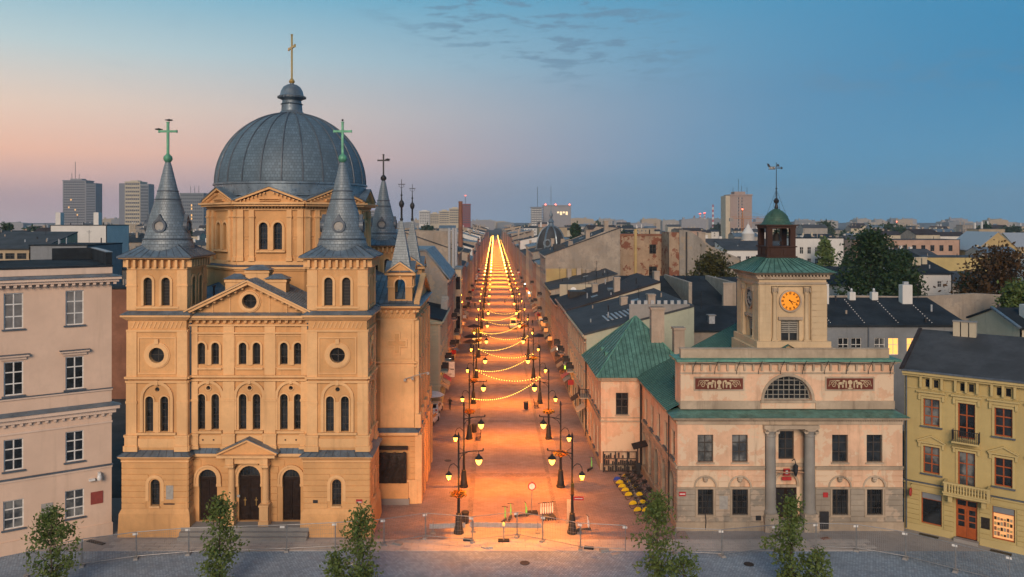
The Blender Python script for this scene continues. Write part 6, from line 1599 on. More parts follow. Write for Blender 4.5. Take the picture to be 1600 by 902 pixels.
# left background
t, W, D = house('tenement', -92, -80.4, 152, 166, 21.0, 22, 'F', M_['greyblue'], M_['tar'], 'dark grey blank block behind the beige building roof')
t, W, D = house('tenement', -108, -92.2, 156, 170, 20.2, 23.4, 'Y', M_['tan'], M_['slate'], 'old tan house with a black roof and loft openings behind the beige building', [('r', 1.5+i*2.4, 3.4+i*2.4, 18.2, 19.4) for i in range(6)], fr=M_['win_brown'])
t, W, D = house('tenement', -133, -116, 230, 244, 24.5, 26, 'F', M_['white'], M_['slate'], 'bluish white cubic block among the left rooftops')
bx('chimney', M_['white'], t, I4, .5, 2, 2, 4, 24, 28.5); bx('chimney', M_['white'], t, I4, 12, 13.5, 2, 4, 24, 28.5)
t, W, D = house('tenement', -140, -124, 190, 205, 20.4, 23.2, 'Y', M_['bare2'], M_['tar'], 'black-roofed house at the left edge of the skyline', [('r', 2+i*3, 3.4+i*3, 16, 18.6) for i in range(4)])
t, W, D = house('tenement', -74, -66, 120, 130, 17.0, 18, 'F', M_['yellowed'], M_['tar'], 'ochre house glimpsed in the gap left of the church tower')
t, W, D = house('tenement', -58, -52, 112, 124, 16.0, 18, 'F', M_['brick'], M_['tar'], 'brick house glimpsed between the left tower and the drum')
# ------------------------------------------------------------------ generic rooftops filling the city
def whereabouts(x, y):
    px = VPX+FPX*x/y
    for lim, wd in ((60,'at the far left edge'), (175,'left of the church'), (345,'beside the left spire'), (600,'behind the church'), (700,'left of the street'), (900,'right of the street'), (1040,'behind the big gable'), (1180,'near the brown tower'), (1300,'behind the clock tower'), (1420,'right of the clock tower'), (1520,'towards the right'), (9999,'at the far right edge')):
        if px < lim: return wd, px
def band_word(y): return 'nearest' if y < 230 else 'near' if y < 340 else 'middle' if y < 520 else 'distant' if y < 800 else 'farthest'
rr = random.Random(77)
walls_ = ['white','cream','tan','rose','bare2','grey_render','bare','white']; names_ = ['white','cream','tan','rose','dull grey','grey-beige','plaster-grey','bright white']
protos = []
for v in range(16):
    wn = v % 8; h = 12.5+(v*37 % 7); W, D = 15+(v*13 % 9), 11+(v*7 % 5)
    kind = 'YXFX'[v % 4]
    wins = [('r', 1.6+i*(W-3)/4, 2.9+i*(W-3)/4, z, z+1.9) for i in range(4) for z in (h-3.2, h-6.6)] if v % 2 == 0 else []
    t, _, _ = house('rooftop_house', 0, W, 0, D, h, h+2.6, kind, M_[walls_[wn]], M_[['tar','slate','tar','brown_roof','slate','zinc'][v % 6]], f"{names_[wn]} {'windowed' if wins else 'blank-walled'} house {'with a pitched roof ' if kind == 'X' else 'with a lean roof ' if kind == 'Y' else 'with a flat roof '}among the far city rooftops", wins, group='far city rooftops', gm=M_['bare'] if v % 3 == 0 else None)
    for k in range(2+v % 2): chim(t, 2+k*(W-4)/3, D*.55, h, h+3.6+.5*(k % 2), .5, .5, M_[['chimney','white','cream'][v % 3]])
    protos.append((t, W, D, h))
occ = [(-7.6-17, -7.3+21, 60, 1300)]
keep = [(-45,-6,60,104),(15,60,60,205),(60,130,80,172),(75,150,235,272),(112,180,238,280),(156,250,325,356),(-110,-78,150,172),(-142,-112,185,246),(-75,-50,108,132)]
cnt = 0; first = [True]*16
Y = 150.0
while Y < 1350:
    step = 24+Y*.08; xl, xr_ = -.66*Y-20, .70*Y+20
    X = xl
    while X < xr_:
        v = rr.randrange(16); t, W, D, h = protos[v]; sc_ = rr.uniform(.85, 1.15)
        x, y = X+rr.uniform(0, 4), Y+rr.uniform(-8, 8); w_, d_ = W*sc_, D*sc_
        X += w_+rr.uniform(1, 6)+Y*.05
        if x+w_ > -24 and x < 26: continue
        if any(x < k[1]+2 and x+w_ > k[0]-2 and y < k[3]+2 and y+d_ > k[2]-2 for k in keep): continue
        hs = rr.uniform(.72, 1.12)*(1.0 if Y < 700 else 1.08)
        rz_ = rr.uniform(-.12, .12)
        wd, ppx = whereabouts(x+w_/2, y)
        if 350 < ppx < 555: continue
        lab = f"{names_[v % 8]} {'windowed' if v % 2 == 0 else 'blank-walled'} {['lean-roofed','pitched','flat-roofed','pitched'][v % 4]} house among the {band_word(y)} rooftops, {wd}"
        if first[v]: t.location = (x, y, 0); t.scale = (sc_, sc_, hs); first[v] = False; t.rotation_euler[2] = rz_; t['label'] = lab
        else: c = clone(t, (x, y, 0), rz_, lab); c.scale = (sc_, sc_, hs)
        cnt += 1
    Y += step
print('rooftops', cnt)
for v, f_ in enumerate(first):
    if f_:
        for c in KIDS.get(protos[v][0].as_pointer(), ()):
            for g_ in KIDS.get(c.as_pointer(), ()): bpy.data.objects.remove(g_)
            bpy.data.objects.remove(c)
        bpy.data.objects.remove(protos[v][0])
# ------------------------------------------------------------------ towers on the skyline
def slab_tower(name, px0, px1, pyt, Y, depth, label, m1, m2, floors, split=None, glass_cols=0, pz=None, extra=0, band=True, lit=(), yaw=0):
    k = Y/FPX; x0, x1 = (px0-VPX)*k, (px1-VPX)*k; H = CAMH+(VPY-pyt)*k; W = x1-x0
    t = root(name, (x0, Y, 0), label, 'tower block')
    MB().box(0, W, 0, depth, 0, H).build('wall', m1, t)
    fh = (H-20)/floors; n = max(3, int(W/4.2))
    for f in range(floors):
        z = 20+f*fh
        if band: bx('window_band', M_['glass_tower'], t, I4, W*.04, W*.96, -.25, .05, z+fh*.30, z+fh*.78)
        for s, M in ((0, Fr(W, 0, 0, 90)), (1, Fr(0, depth, 0, -90))): bx('window_band', M_['glass_tower'], t, M, depth*.05, depth*.95, -.25, .05, z+fh*.3, z+fh*.78)
    if band:
        for i in range(n+1): bx('mullion', m2, t, I4, W*.04+W*.92*i/n-.35, W*.04+W*.92*i/n+.35, -.6, .0, 18, H-2)
    for (i, f) in lit: bx('lit_window', M_['lit'], t, I4, W*.04+W*.92*(i+.25)/n, W*.04+W*.92*(i+.75)/n, -.5, -.2, 20+f*fh+fh*.25, 20+f*fh+fh*.8)
    bx('parapet', m2, t, I4, -.8, W+.8, -.8, depth+.8, H, H+1.6)
    if extra: bx('plant_room', m1, t, I4, W*.25, W*.75, depth*.2, depth*.8, H, H+extra)
    return t, W, H, k
M_['glass_tower'] = glass('far_tower_glass', (.05,.06,.075), (.09,.10,.115), .25, .4)
M_['t_grey'] = plaster('tower_concrete', (.30,.29,.30), var=.1, stain=.2); M_['t_dark'] = plaster('tower_dark_panels', (.19,.20,.23), var=.1, stain=.2)
M_['t_cream'] = plaster('tower_cream_panels', (.55,.47,.34), var=.1, stain=.2); M_['t_red'] = plaster('tower_red_panels', (.26,.06,.06), var=.1, stain=.2); M_['t_brown'] = plaster('tower_brown_panels', (.36,.27,.235), var=.1, stain=.25)
t, W, H, k = slab_tower('office_tower', 98, 134, 283, 1500, 30, 'dark grey gridded tower block with rooftop masts, farthest left', M_['t_grey'], M_['t_dark'], 17, extra=5, lit=((3,9),(2,6),(5,5),(6,3)))
bx('wing', M_['t_dark'], t, I4, W, W+19, .5, 26, 0, H-4)
for i in range(16): bx('window_band', M_['glass_tower'], t, I4, W+1, W+18, .1, .6, 22+i*5, 24.6+i*5)
for x, z in ((W*.45, H+38), (W*.3, H+16), (W*.62, H+14)): MB().tube([(x,8,H),(x,8,z)], .5, 4).build('mast', M_['iron'], t)
t, W, H, k = slab_tower('office_tower', 195, 219, 285, 1500, 30, 'cream tower block with dark window bands beside the left church spire', M_['t_cream'], M_['t_cream'], 11, extra=4)
bx('wing', M_['t_dark'], t, I4, -11.5, 0, .5, 26, 0, H-2); bx('wing', M_['greyblue'], t, I4, W, W+16, .8, 26, 0, H-3)
for i in range(12): bx('window_band', M_['glass_tower'], t, I4, W+1, W+15.5, .5, .9, 24+i*6, 28+i*6)
t, W, H, k = slab_tower('office_tower', 281, 318, 303, 1500, 30, 'grey-blue glassy tower block with a lit column of windows left of the dome', M_['greyblue'], M_['greyblue'], 9, lit=((5,1),(5,2),(5,4),(5,5)))
for x in (18, 26, 34): MB().tube([(x,8,H),(x,8,H+16)], .4, 4).build('mast', M_['iron'], t)
t, W, H, k = slab_tower('office_tower', 719, 735, 320, 1500, 16, 'dark red tower block at the far end of the street', M_['t_red'], M_['t_red'], 9); MB().tube([(W/2,8,H),(W/2,8,H+17)], .4, 4).build('mast', M_['iron'], t); MB().lathe([(0,H+17),(1.4,H+18),(0,H+19)], 6, W/2, 8).build('warning_light', M_['red_light'], t)
for a, b, yt in ((672, 686, 335), (686, 702, 331), (702, 719, 327)): t, W, H, k = slab_tower('apartment_block', a, b, yt, 1500, 18, {335: 'lowest step of the cream apartment blocks beside the red tower', 331: 'middle step of the cream apartment blocks beside the red tower', 327: 'highest cream apartment block touching the red tower'}[yt], M_['t_cream'], M_['t_cream'], 6, extra=4)
slab_tower('apartment_block', 655, 671, 331, 1400, 16, 'white apartment block between the thin turret finials and the cream blocks', M_['white'], M_['white'], 8, extra=3)
t, W, H, k = slab_tower('office_tower', 830, 847, 325, 1300, 16, 'slim white-gridded tower block behind the corner dome', M_['white'], M_['t_dark'], 9); MB().tube([(W*.6,8,H),(W*.6,8,H+36)], .35, 4).build('mast', M_['iron'], t)
t, W, H, k = slab_tower('office_tower', 849, 892, 322, 1350, 22, 'wide grey office block with red warning lights behind the corner dome', M_['t_grey'], M_['t_grey'], 7, band=False)
for x in (4, W*.45, W-2): MB().lathe([(0,H+1),(1.5,H+2.4),(0,H+4)], 6, x, 2).build('warning_light', M_['red_light'], t)
for i in range(4): bx('lit_window', M_['lit_pale'] if 'lit_pale' in M_ else M_['lit_dim'], t, I4, W*.5+i*5, W*.5+i*5+3.6, -.3, 0, 36 if i % 2 else 39, 42)
t, W, H, k = slab_tower('apartment_tower', 1141, 1175, 306, 900, 22, 'tall brown panel tower block left of the clock tower', M_['t_brown'], M_['t_brown'], 14, extra=5, band=False)
for f in range(13):
    for x in (W*.34, W*.5): bx('window', M_['glass_tower'], t, I4, x, x+1.6, -.2, .05, 8+f*3.6, 10+f*3.6); bx('window_frame', M_['win_white'], t, I4, x-.3, x, -.2, .05, 8+f*3.6, 10+f*3.6)
bx('wing', M_['t_cream'], t, I4, -5.2, 0, .6, 20, 0, H)
for x, z in ((W*.45, H+20), (W*.2, H+10), (W*.85, H+10), (W*.6, H+12)): MB().tube([(x,6,H),(x,6,z)], .22, 4).build('mast', M_['iron'], t)
slab_tower('apartment_block', 1175, 1202, 349, 950, 18, 'low brown-grey block beside the brown panel tower', M_['t_grey'], M_['t_brown'], 4, band=False)
slab_tower('apartment_block', 245, 268, 331, 1450, 16, 'small grey block just right of the left church spire', M_['t_grey'], M_['t_grey'], 4)
slab_tower('apartment_block', 572, 590, 330, 1500, 16, 'grey block glimpsed between the drum and the rear spire', M_['t_grey'], M_['t_grey'], 5)
for px, py, lb, mt in ((1085, 337, 'plain rust-red power station chimney, leftmost of four', 'brick'), (1094, 334, 'striped chimney with red lamps, second from the left', None), (1101, 333, 'striped chimney with red lamps, third from the left', None), (1114, 320, 'tallest red and white striped chimney', None)):
    Yc = 2300; k = Yc/FPX; H = CAMH+(VPY-py)*k; t = root('power_chimney', ((px-VPX)*k, Yc, 0), lb, 'chimney', 0, 'power station chimneys')
    for j in range(10):
        z0_, z1_ = H*j/10, H*(j+1)/10; MB().lathe([(3.4-1.2*j/10, z0_), (3.4-1.2*(j+1)/10, z1_)], 10).build('shaft', M_[mt] if mt else (M_['redsign'] if j % 2 else M_['whitesign']), t)
    if py in (333, 334):
        for z in (H, H*.62): MB().lathe([(0,z-1.5),(3.4,z),(0,z+1.5)], 6).build('warning_light', M_['red_light'], t)
def crane(px, pyt, Y, jib, label, mat):
    k = Y/FPX; H = CAMH+(VPY-pyt)*k; t = root('tower_crane', ((px-VPX)*k, Y, 0), label, 'crane')
    m = MB()
    for sx in (-.7, .7):
        for sy in (-.7, .7): m.box(sx-.12,sx+.12,sy-.12,sy+.12,0,H)
    z = 4
    while z < H-1: m.tube([(-.7,-.7,z),(.7,-.7,z+1.5)], .1, 4); m.tube([(.7,-.7,z+1.5),(-.7,-.7,z+3)], .1, 4); z += 3
    m.build('mast', mat, t)
    j = MB(); a, b = jib
    j.box(a,b,-.6,-.4,H,H+.25); j.box(a,b,.4,.6,H,H+.25); j.box(a,b,-.1,.1,H+1.5,H+1.7)
    for i in range(int((b-a)/2.5)): j.tube([(a+i*2.5,0,H+.1),(a+i*2.5+1.25,0,H+1.6),(a+i*2.5+2.5,0,H+.1)], .08, 4)
    j.build('jib', mat, t); MB().tube([(0,0,H+1),(0,0,H+7)], .35, 4).tube([(0,0,H+7),(b*.7,0,H+1.7)], .06, 4).tube([(0,0,H+7),(a*.8,0,H+1.7)], .06, 4).build('apex', mat, t)
    e = b if abs(b) < abs(a) else a; MB().box(e-1.5,e+1.5,-1,1,H-2,H+.5).build('counterweight', M_['concrete'], t)
    MB().lathe([(0,H+7),(.7,H+7.7),(0,H+8.4)], 6).build('warning_light', M_['red_light'], t)
crane(1160, 342, 620, (-9, 30), 'orange tower crane in front of the brown panel tower', M_['yellow_dull'] if 'yellow_dull' in M_ else plain('crane_orange', (.45,.17,.03), .5))
crane(1401, 358, 800, (-4, 46), 'dark tower crane with a red lamp on the right skyline', M_['greyblue'])
tag(MB().lathe([(4.2,0),(4.2,17),(4.4,17.3),(3.4,18.5),(2.4,20.5),(1.4,21.5),(1.2,22.5),(.5,23.4),(.15,24.2),(.1,26)], 12).build('church_cupola', M_['white'], None, Tm(172, 520, 0), smooth=True), 'small white church cupola below the orange crane', 'cupola')
# low far skyline: one silhouette block each
rr = random.Random(5); skm = [MB().box(-.5,.5,0,1,0,1).prism([(-.5,1),(.5,1),(0,1.12)], 0, 1).box(-.42,-.34,.3,.5,1,1.2).box(.2,.28,.3,.5,1,1.16).mesh('far_house', M_[m]) for m in ('t_grey','grey_render','greyblue','tan')]
for i in range(90):
    Yf = rr.uniform(1500, 2600); X = rr.uniform(-.68, .72)*Yf
    if abs(X) < 18 or 350 < VPX+FPX*X/Yf < 555: continue
    j = i % 4; o = link('far_house', skm[j]); o.location = (X, Yf, 0); o.scale = (rr.uniform(30, 90), 25, rr.uniform(14, 31))
    tag(o, ['pale grey','grey-beige','blue-grey','tan'][j]+' block low on the far horizon, '+whereabouts(X, Yf)[0], 'building', 'far horizon blocks')

# ------------------------------------------------------------------ street lamps
LI = M_['lamp_iron']
def lamp_proto(lights=2, far=False):
    t = root('street_lamp', (0,0,0), 'street lamp', 'street lamp', 0, 'street lamps in two rows along the street')
    if far: MB().lathe([(.36,0),(.28,1.4),(.11,1.7),(.08,8.2)], 6).build('post', LI, t)
    else: MB().lathe([(.42,0),(.42,.16),(.36,.2),(.34,.55),(.30,.6),(.24,1.45),(.2,1.55),(.23,1.62),(.13,1.72),(.105,3.1),(.14,3.16),(.14,3.24),(.085,3.34),(.075,4.6),(.11,4.65),(.075,4.72),(.07,7.9),(.10,7.95),(.09,8.1),(.02,8.4)], 14).build('post', LI, t, smooth=True)
    n = 4 if far else 6
    a = MB(); a.tube([(0,0,6.62),(-1.0,0,6.82),(-2.05,0,6.86)], .045, n)
    if not far:
        a.tube([(0,0,6.0),(-.25,0,6.45),(-.75,0,6.74)], .03, n); a.tube([(-.06,0,7.1),(-.3,0,6.95),(-.5,0,6.74)], .02, n); a.lathe([(.03,6.86),(.07,6.95),(.02,7.08)], 6, -2.05, 0)
    a.build('arm', LI, t)
    b = MB(); b.tube([(0,0,5.2),(.12,0,5.55),(.38,0,5.78),(.64,0,5.72),(.8,0,5.45),(.82,0,5.3)], .035, n)
    b.build('arm', LI, t)
    for x, z, s in ((-1.68, 6.82, 1.0), (.82, 5.36, .78)):
        h = MB(); m = 8 if far else 14
        h.lathe([(.03*s,z),(.03*s,z-.22*s),(.10*s,z-.28*s),(.13*s,z-.38*s),(.30*s,z-.52*s),(.36*s,z-.60*s),(.35*s,z-.63*s)], m, x, 0)
        h = h.build('lantern', LI, t, smooth=not far)
        g = MB(); g.lathe([(.20*s,z-.60*s),(.27*s,z-.70*s),(.27*s,z-.82*s),(.20*s,z-1.0*s),(.09*s,z-1.14*s),(.0,z-1.17*s)], m, x, 0)
        g.build('globe', M_['bulb_far'] if far else M_['bulb'], h, smooth=True)
        if lights == 2 or (lights == 1 and s == 1.0):
            ld = LAMP_L['far' if far else s]
            lo = bpy.data.objects.new('lamp_light', ld); COL.objects.link(lo); adopt(lo, h); lo.location = (x, 0, z-1.30*s)
    return t
LAMP_L = {}
for s, p in ((1.0, 3900), (.78, 400), ('far', 15000)):
    d = bpy.data.lights.new('lamp_light', 'POINT' if s == .78 else 'SPOT'); d.energy = p; d.color = (1.0, .275, .012); d.shadow_soft_size = .12; LAMP_L[s] = d
    if s != .78: d.spot_size = R(140); d.spot_blend = 1.0
near = lamp_proto(2); near1 = lamp_proto(1, True); near0 = lamp_proto(0, True)
YS = [63.9, 75.0, 91.5, 109.2, 127, 146, 166, 185, 204, 223, 242, 262, 282, 303, 324]
while YS[-1] < 1050: YS.append(YS[-1]+22)
ORD = ['first','second','third','fourth','fifth','sixth','seventh','eighth','ninth','tenth','eleventh','twelfth','thirteenth','fourteenth','fifteenth']
RX, LX = 6.5, -2.95
used = set(); lamps = {}
for side, X, rz in (('R', RX, 0.0), ('L', LX, PI)):
    for i, y in enumerate(YS):
        pr_ = near if i < 13 else (near1 if i < 34 or i % 2 == 0 else near0)
        lab = f"dark iron two-armed street lamp, {ORD[i]} from the plaza in the {'right' if side == 'R' else 'left'} row" if i < 15 else f"tiny far two-armed lamp deep in the {'right' if side == 'R' else 'left'} row of lights"
        x = X
        if id(pr_) not in used: used.add(id(pr_)); o = pr_; o.location = (x, y, 0); o.rotation_euler[2] = rz; o['label'] = lab
        else: o = clone(pr_, (x, y, 0), rz, lab)
        lamps[side, i] = o
# flower baskets on some posts
rb = random.Random(4)
def basket(parent, z):
    MB().lathe([(.12,z-.35),(.5,z-.1),(.55,z),(.5,z+.02)], 10).build('flower_basket', LI, parent)
    f = MB()
    for k in range(260):
        a = rb.uniform(0, 2*PI); r = rb.uniform(.0, .75); zz = z+rb.uniform(-.25, .35)*(1.1-r); v = Vector((r*math.cos(a), r*math.sin(a), zz)); u = Vector((rb.uniform(-1,1), rb.uniform(-1,1), rb.uniform(-1,1))).normalized()*.10; w_ = u.orthogonal().normalized()*.07
        f.add([tuple(v-u), tuple(v+w_), tuple(v+u), tuple(v-w_)], [(0,1,2,3)])
    f.build('basket_flowers', M_['flowers'], parent)
for k in (('R',1),('R',2),('L',0),('L',2),('R',4),('L',3),('L',5),('R',6)): basket(lamps[k], 3.25)
# ------------------------------------------------------------------ garlands of bulbs zigzagging across the street
def garland(p, q, sag, label, big):
    t = root('light_garland', p, label, 'light garland', 0, 'bulb garlands across the street')
    p = Vector(p); q = Vector(q)-p; n = int(q.length/(0.42 if big else 1.1)); w_ = MB(); b = MB(); r = .065 if big else .032
    pts = [Vector((q.x*u, q.y*u, q.z*u-sag*4*u*(1-u))) for u in [i/n for i in range(n+1)]]
    w_.tube(pts, .012, 3); w_.build('cable', M_['black'], t)
    for c in pts[1:-1]:
        b.add([(c.x-r,c.y,c.z-.06),(c.x,c.y-r,c.z-.06),(c.x+r,c.y,c.z-.06),(c.x,c.y+r,c.z-.06),(c.x,c.y,c.z-.06+r),(c.x,c.y,c.z-.06-r*1.3)], [(0,1,4),(1,2,4),(2,3,4),(3,0,4),(1,0,5),(2,1,5),(3,2,5),(0,3,5)])
    o = b.build('bulb_row', M_['garland'], t); o['kind'] = 'stuff'
for i in range(2, 12):
    ya, yb = YS[i], YS[i]+.5*(YS[i+1]-YS[i])
    nm_ = ORD[i-2] if i-2 < 15 else None
    A = (LX+.1, YS[i], 4.9); B = (RX-.1, YS[min(i+1, len(YS)-1)]-6.0, 5.2); C = (LX+.1, YS[i+1]+.2, 4.95)
    lb = f"sagging string of glowing bulbs, {nm_} across the street from the plaza" if nm_ else 'far string of glowing bulbs across the street, a thin bright line'
    garland(A, B, 1.25, lb+', rising to the right' if nm_ else lb, i < 7)
    if i < 7: garland(B, C, 1.15, lb+', rising to the left' if nm_ else lb, i < 7)
# ------------------------------------------------------------------ temporary fence
ST = M_['steel']
def fence_panel(p, q, label):
    p = Vector((*p, 0)); q = Vector((*q, 0)); d = q-p; Lg = d.length
    t = root('fence_panel', p, label, 'fence panel', math.atan2(d.y, d.x), 'temporary site fence panels')
    f = MB()
    for a, b in (((.03,0,.1),(.03,0,2.05)), ((Lg-.03,0,.1),(Lg-.03,0,2.05)), ((.03,0,2.05),(Lg-.03,0,2.05)), ((.03,0,.2),(Lg-.03,0,.2))): f.tube([a, b], .03, 6)
    f.build('frame', ST, t)
    m = MB(); n = int(Lg/.14)
    for i in range(1, n): m.box(Lg*i/n-.005, Lg*i/n+.005, -.005, .005, .2, 2.04)
    for z in (.5,.85,1.2,1.55,1.85): m.box(.03, Lg-.03, -.005, .005, z-.004, z+.004)
    o = m.build('wire_mesh', ST, t); o['kind'] = 'stuff'
    for x in (0.0,): MB().frustum((x-.18,x+.18,-.38,.38), 0, (x-.14,x+.14,-.33,.33), .14).build('foot', M_['concrete'], t)
    bx('tag', M_['whitesign'], t, I4, Lg*.93, Lg*.93+.35, -.02, -.01, 1.82, 1.98)
def gp(px, py): Yg = FPX*CAMH/(py-VPY); return ((px-VPX)*Yg/FPX, Yg)
chains = [('before the beige building and church', [(40,903),(128,885),(213,873),(295,866),(448,861),(524,857),(600,851)]), ('across the street mouth', [(600,851),(665,841),(738,847),(808,839),(848,846),(907,858),(978,862)]), ('before the town hall and mustard house', [(1055,866),(1128,869),(1212,861),(1275,858),(1338,860),(1415,873),(1493,893),(1578,914)])]
for nm_, ch_ in chains:
    for i in range(len(ch_)-1): fence_panel(gp(*ch_[i]), gp(*ch_[i+1]), f"steel mesh fence panel {nm_}, {ORD[i]} from the left")
for i, (a, b) in enumerate((((671,833),(727,831)), ((734,830),(846,832)))):
    p, q = gp(*a), gp(*b); t = root('barrier_board', (p[0], p[1], 0), ['short','long'][i]+' grey barrier board at the mouth of the street', 'barrier', math.atan2(q[1]-p[1], q[0]-p[0])); Lg = math.dist(p, q)
    bx('board', M_['steelwhite'], t, I4, 0, Lg, -.03, .03, .35, .75)
    for x in (.3, Lg-.3): bx('leg', ST, t, I4, x-.03, x+.03, -.05, .05, 0, .9); bx('foot', M_['concrete'], t, I4, x-.2, x+.2, -.3, .3, 0, .1)
p = gp(787, 846); t = root('warning_post', (*p, 0), 'short warning post with an orange lamp on a rubber foot', 'warning post'); bx('foot', M_['rubber'], t, I4, -.45, .45, -.25, .25, 0, .12); bx('post', ST, t, I4, -.05, .05, -.03, .03, .12, 1.25); MB().lathe([(.08,1.25),(.12,1.35),(.1,1.5),(.03,1.56)], 10).build('lamp', M_['lit'], t)
# ------------------------------------------------------------------ signs and small furniture
p = gp(831, 803); t = root('round_sign', (*p, 0), 'round white sign with a red rim on a pole with a block base', 'road sign', .1); bx('foot', M_['rubber'], t, I4, -.5, .5, -.3, .3, 0, .2); MB().tube([(0,0,.2),(0,0,2.9)], .035, 8).build('pole', ST, t)
k = MB(); k.M = Tm(0,-.05,2.45) @ Matrix.Rotation(R(90),4,'X'); k.lathe([(.36,0),(.36,.02)], 24); k.build('disc', M_['redsign'], t); k = MB(); k.M = Tm(0,-.075,2.45) @ Matrix.Rotation(R(90),4,'X'); k.lathe([(.27,0),(.27,.01)], 24); k.build('disc', M_['whitesign'], t)
lamp0 = lamps['R', 0]; bx('direction_sign', M_['redsign'], lamp0, I4, .08, .95, -.05, -.02, 2.75, 3.05); bx('direction_sign', M_['whitesign'], lamp0, I4, .2, .85, -.056, -.05, 2.87, 2.92)
bx('notice', M_['flowers'], lamp0, I4, -.13, .13, -.2, -.12, 3.3, 4.2)
p = gp(889, 817); t = root('info_stele', (*p, 0), 'slim pale information stele beside the nearest right lamp', 'sign'); bx('panel', M_['plaque'], t, I4, -.18, .18, -.06, .06, .1, 2.0); bx('base', M_['concrete'], t, I4, -.3, .3, -.2, .2, 0, .1)
def litter_bin(px, py, lb):
    t = root('litter_bin', (*gp(px, py), 0), lb, 'litter bin'); MB().lathe([(.26,.05),(.3,.1),(.32,.9),(.34,.92),(.34,1.0),(.2,1.1)], 14).build('drum', M_['iron'], t, smooth=True); MB().lathe([(.2,0),(.2,.06)], 10).build('base', M_['concrete'], t)
litter_bin(727, 818, 'dark litter bin beside the nearest left lamp'); litter_bin(822, 640, 'dark litter bin near the bench in the right lamp row'); litter_bin(741, 676, 'dark litter bin by the third left lamp')
def bench(px, py, rz, lb):
    t = root('bench', (*gp(px, py), 0), lb, 'bench', rz)
    for i in range(4): bx('slat', M_['wood'], t, I4, -.85, .85, -.25+i*.13, -.14+i*.13, .43, .47)
    for i in range(3): bx('back_slat', M_['wood'], t, I4, -.85, .85, .28+i*.03, .31+i*.03, .55+i*.14, .66+i*.14)
    for s in (-1, 1): MB().box(s*.7-.03,s*.7+.03,-.24,-.18,0,.43).box(s*.7-.03,s*.7+.03,.22,.28,0,.43).box(s*.7-.03,s*.7+.03,-.24,.28,.39,.43).box(s*.7-.03,s*.7+.03,.28,.33,.4,1.0).build('leg', M_['iron'], t)
bench(838, 636, R(90), 'dark bench beside a lamp in the right row'); bench(747, 686, R(-90), 'dark bench beside a lamp in the left row')
# ------------------------------------------------------------------ electric scooters
def scooter_proto(acc):
    t = root('electric_scooter', (0,0,0), 'scooter', 'scooter', 0, 'electric scooters')
    d = MB(); d.prism([(-.35,.10),(.33,.10),(.38,.16),(.33,.18),(-.38,.18)], -.09, .09); d.build('deck', M_['black'], t)
    MB().tube([(.42,0,.12),(.40,0,.3),(.30,0,1.08)], .032, 8).build('stem', acc, t); MB().tube([(.30,-.24,1.08),(.28,0,1.12),(.30,.24,1.08)], .022, 6).build('handlebar', M_['black'], t)
    MB().prism([(.3,.3),(.44,.3),(.42,.72),(.33,.72)], -.045, .045).build('front_panel', acc, t)
    for x in (-.46, .46):
        w_ = MB(); w_.M = Tm(x, 0, .11) @ Matrix.Rotation(R(90), 4, 'X'); w_.lathe([(.06,-.03),(.105,-.03),(.12,0),(.105,.03),(.06,.03)], 14); w_.build('wheel', M_['rubber'], t)
    MB().prism([(-.58,.2),(-.34,.2),(-.38,.27),(-.5,.27)], -.04, .04).build('mudguard', M_['black'], t); return t
sa, sb_ = scooter_proto(M_['lime']), scooter_proto(M_['whitesign'])
spots = [(787,817,70,'lime scooter standing left of the road sign, nearest the barrier board',sa),(797,812,80,'lime scooter standing second of the loose three',sa),(815,808,15,'lime scooter turned sideways next to the road sign base',sa)]
for i in range(6): spots.append((847+i*3.6, 811-i*.4, 100, ['leftmost','second','third','fourth','fifth','rightmost'][i]+' white scooter in the tight row left of the right lamp', sb_))
spots += [(912,830,20,'white scooter lying by the nearest right lamp base',sb_), (922,735,60,'lime scooter standing alone near the wing railing',sa)]
seen = set()
for px, py, rz, lb, pr_ in spots:
    x, y = gp(px, py)
    if id(pr_) not in seen: seen.add(id(pr_)); pr_.location = (x, y, 0); pr_.rotation_euler[2] = R(rz); pr_.scale = (1.15,)*3; pr_['label'] = lb
    else: clone(pr_, (x, y, 0), R(rz), lb, 1.15)
# ------------------------------------------------------------------ hire bicycles by the town hall
def bike_proto(panel):
    t = root('bicycle', (0,0,0), 'bicycle', 'bicycle', 0, 'hire bicycles docked by the town hall')
    for x in (-.52, .52):
        w_ = MB(); w_.tube([(x+.34*math.cos(2*PI*k/18), 0, .35+.34*math.sin(2*PI*k/18)) for k in range(19)], .022, 5)
        w_ = w_.build('wheel', M_['rubber'], t); sp = MB()
        for k in range(6): sp.tube([(x,0,.35),(x+.33*math.cos(PI*k/3),0,.35+.33*math.sin(PI*k/3))], .006, 3)
        sp.build('spokes', M_['steel'], w_)
    f = MB()
    for a, b in (((-.52,0,.35),(-.05,0,.32)), ((-.05,0,.32),(-.2,0,.9)), ((-.52,0,.35),(-.17,0,.75)), ((-.05,0,.32),(.36,0,.78)), ((-.15,0,.6),(.35,0,.85)), ((.52,0,.35),(.36,0,.95))): f.tube([a, b], .03, 6)
    f.build('frame', M_['iron'], t)
    MB().prism([(-.36,.9),(-.06,.92),(-.04,.97),(-.36,1.0)], -.07, .07).build('saddle', M_['black'], t); MB().tube([(.2,-.28,1.05),(.34,-.2,1.0),(.36,0,1.0),(.34,.2,1.0),(.2,.28,1.05)], .016, 5).build('handlebar', M_['iron'], t)
    MB().prism([(-.92,.42),(-.52,.36),(-.12,.42),(-.26,.66),(-.52,.75),(-.78,.66)], -.035, .035).build('wheel_panel', panel, t)
    MB().frustum((.42,.72,-.16,.16), .75, (.38,.80,-.21,.21), 1.0).build('basket', M_['iron'], t); return t
M_['bike_blue'] = plain('blue_panel', (.05,.08,.35), .45)
by = bike_proto(M_['yellow']); bb = bike_proto(M_['bike_blue'])
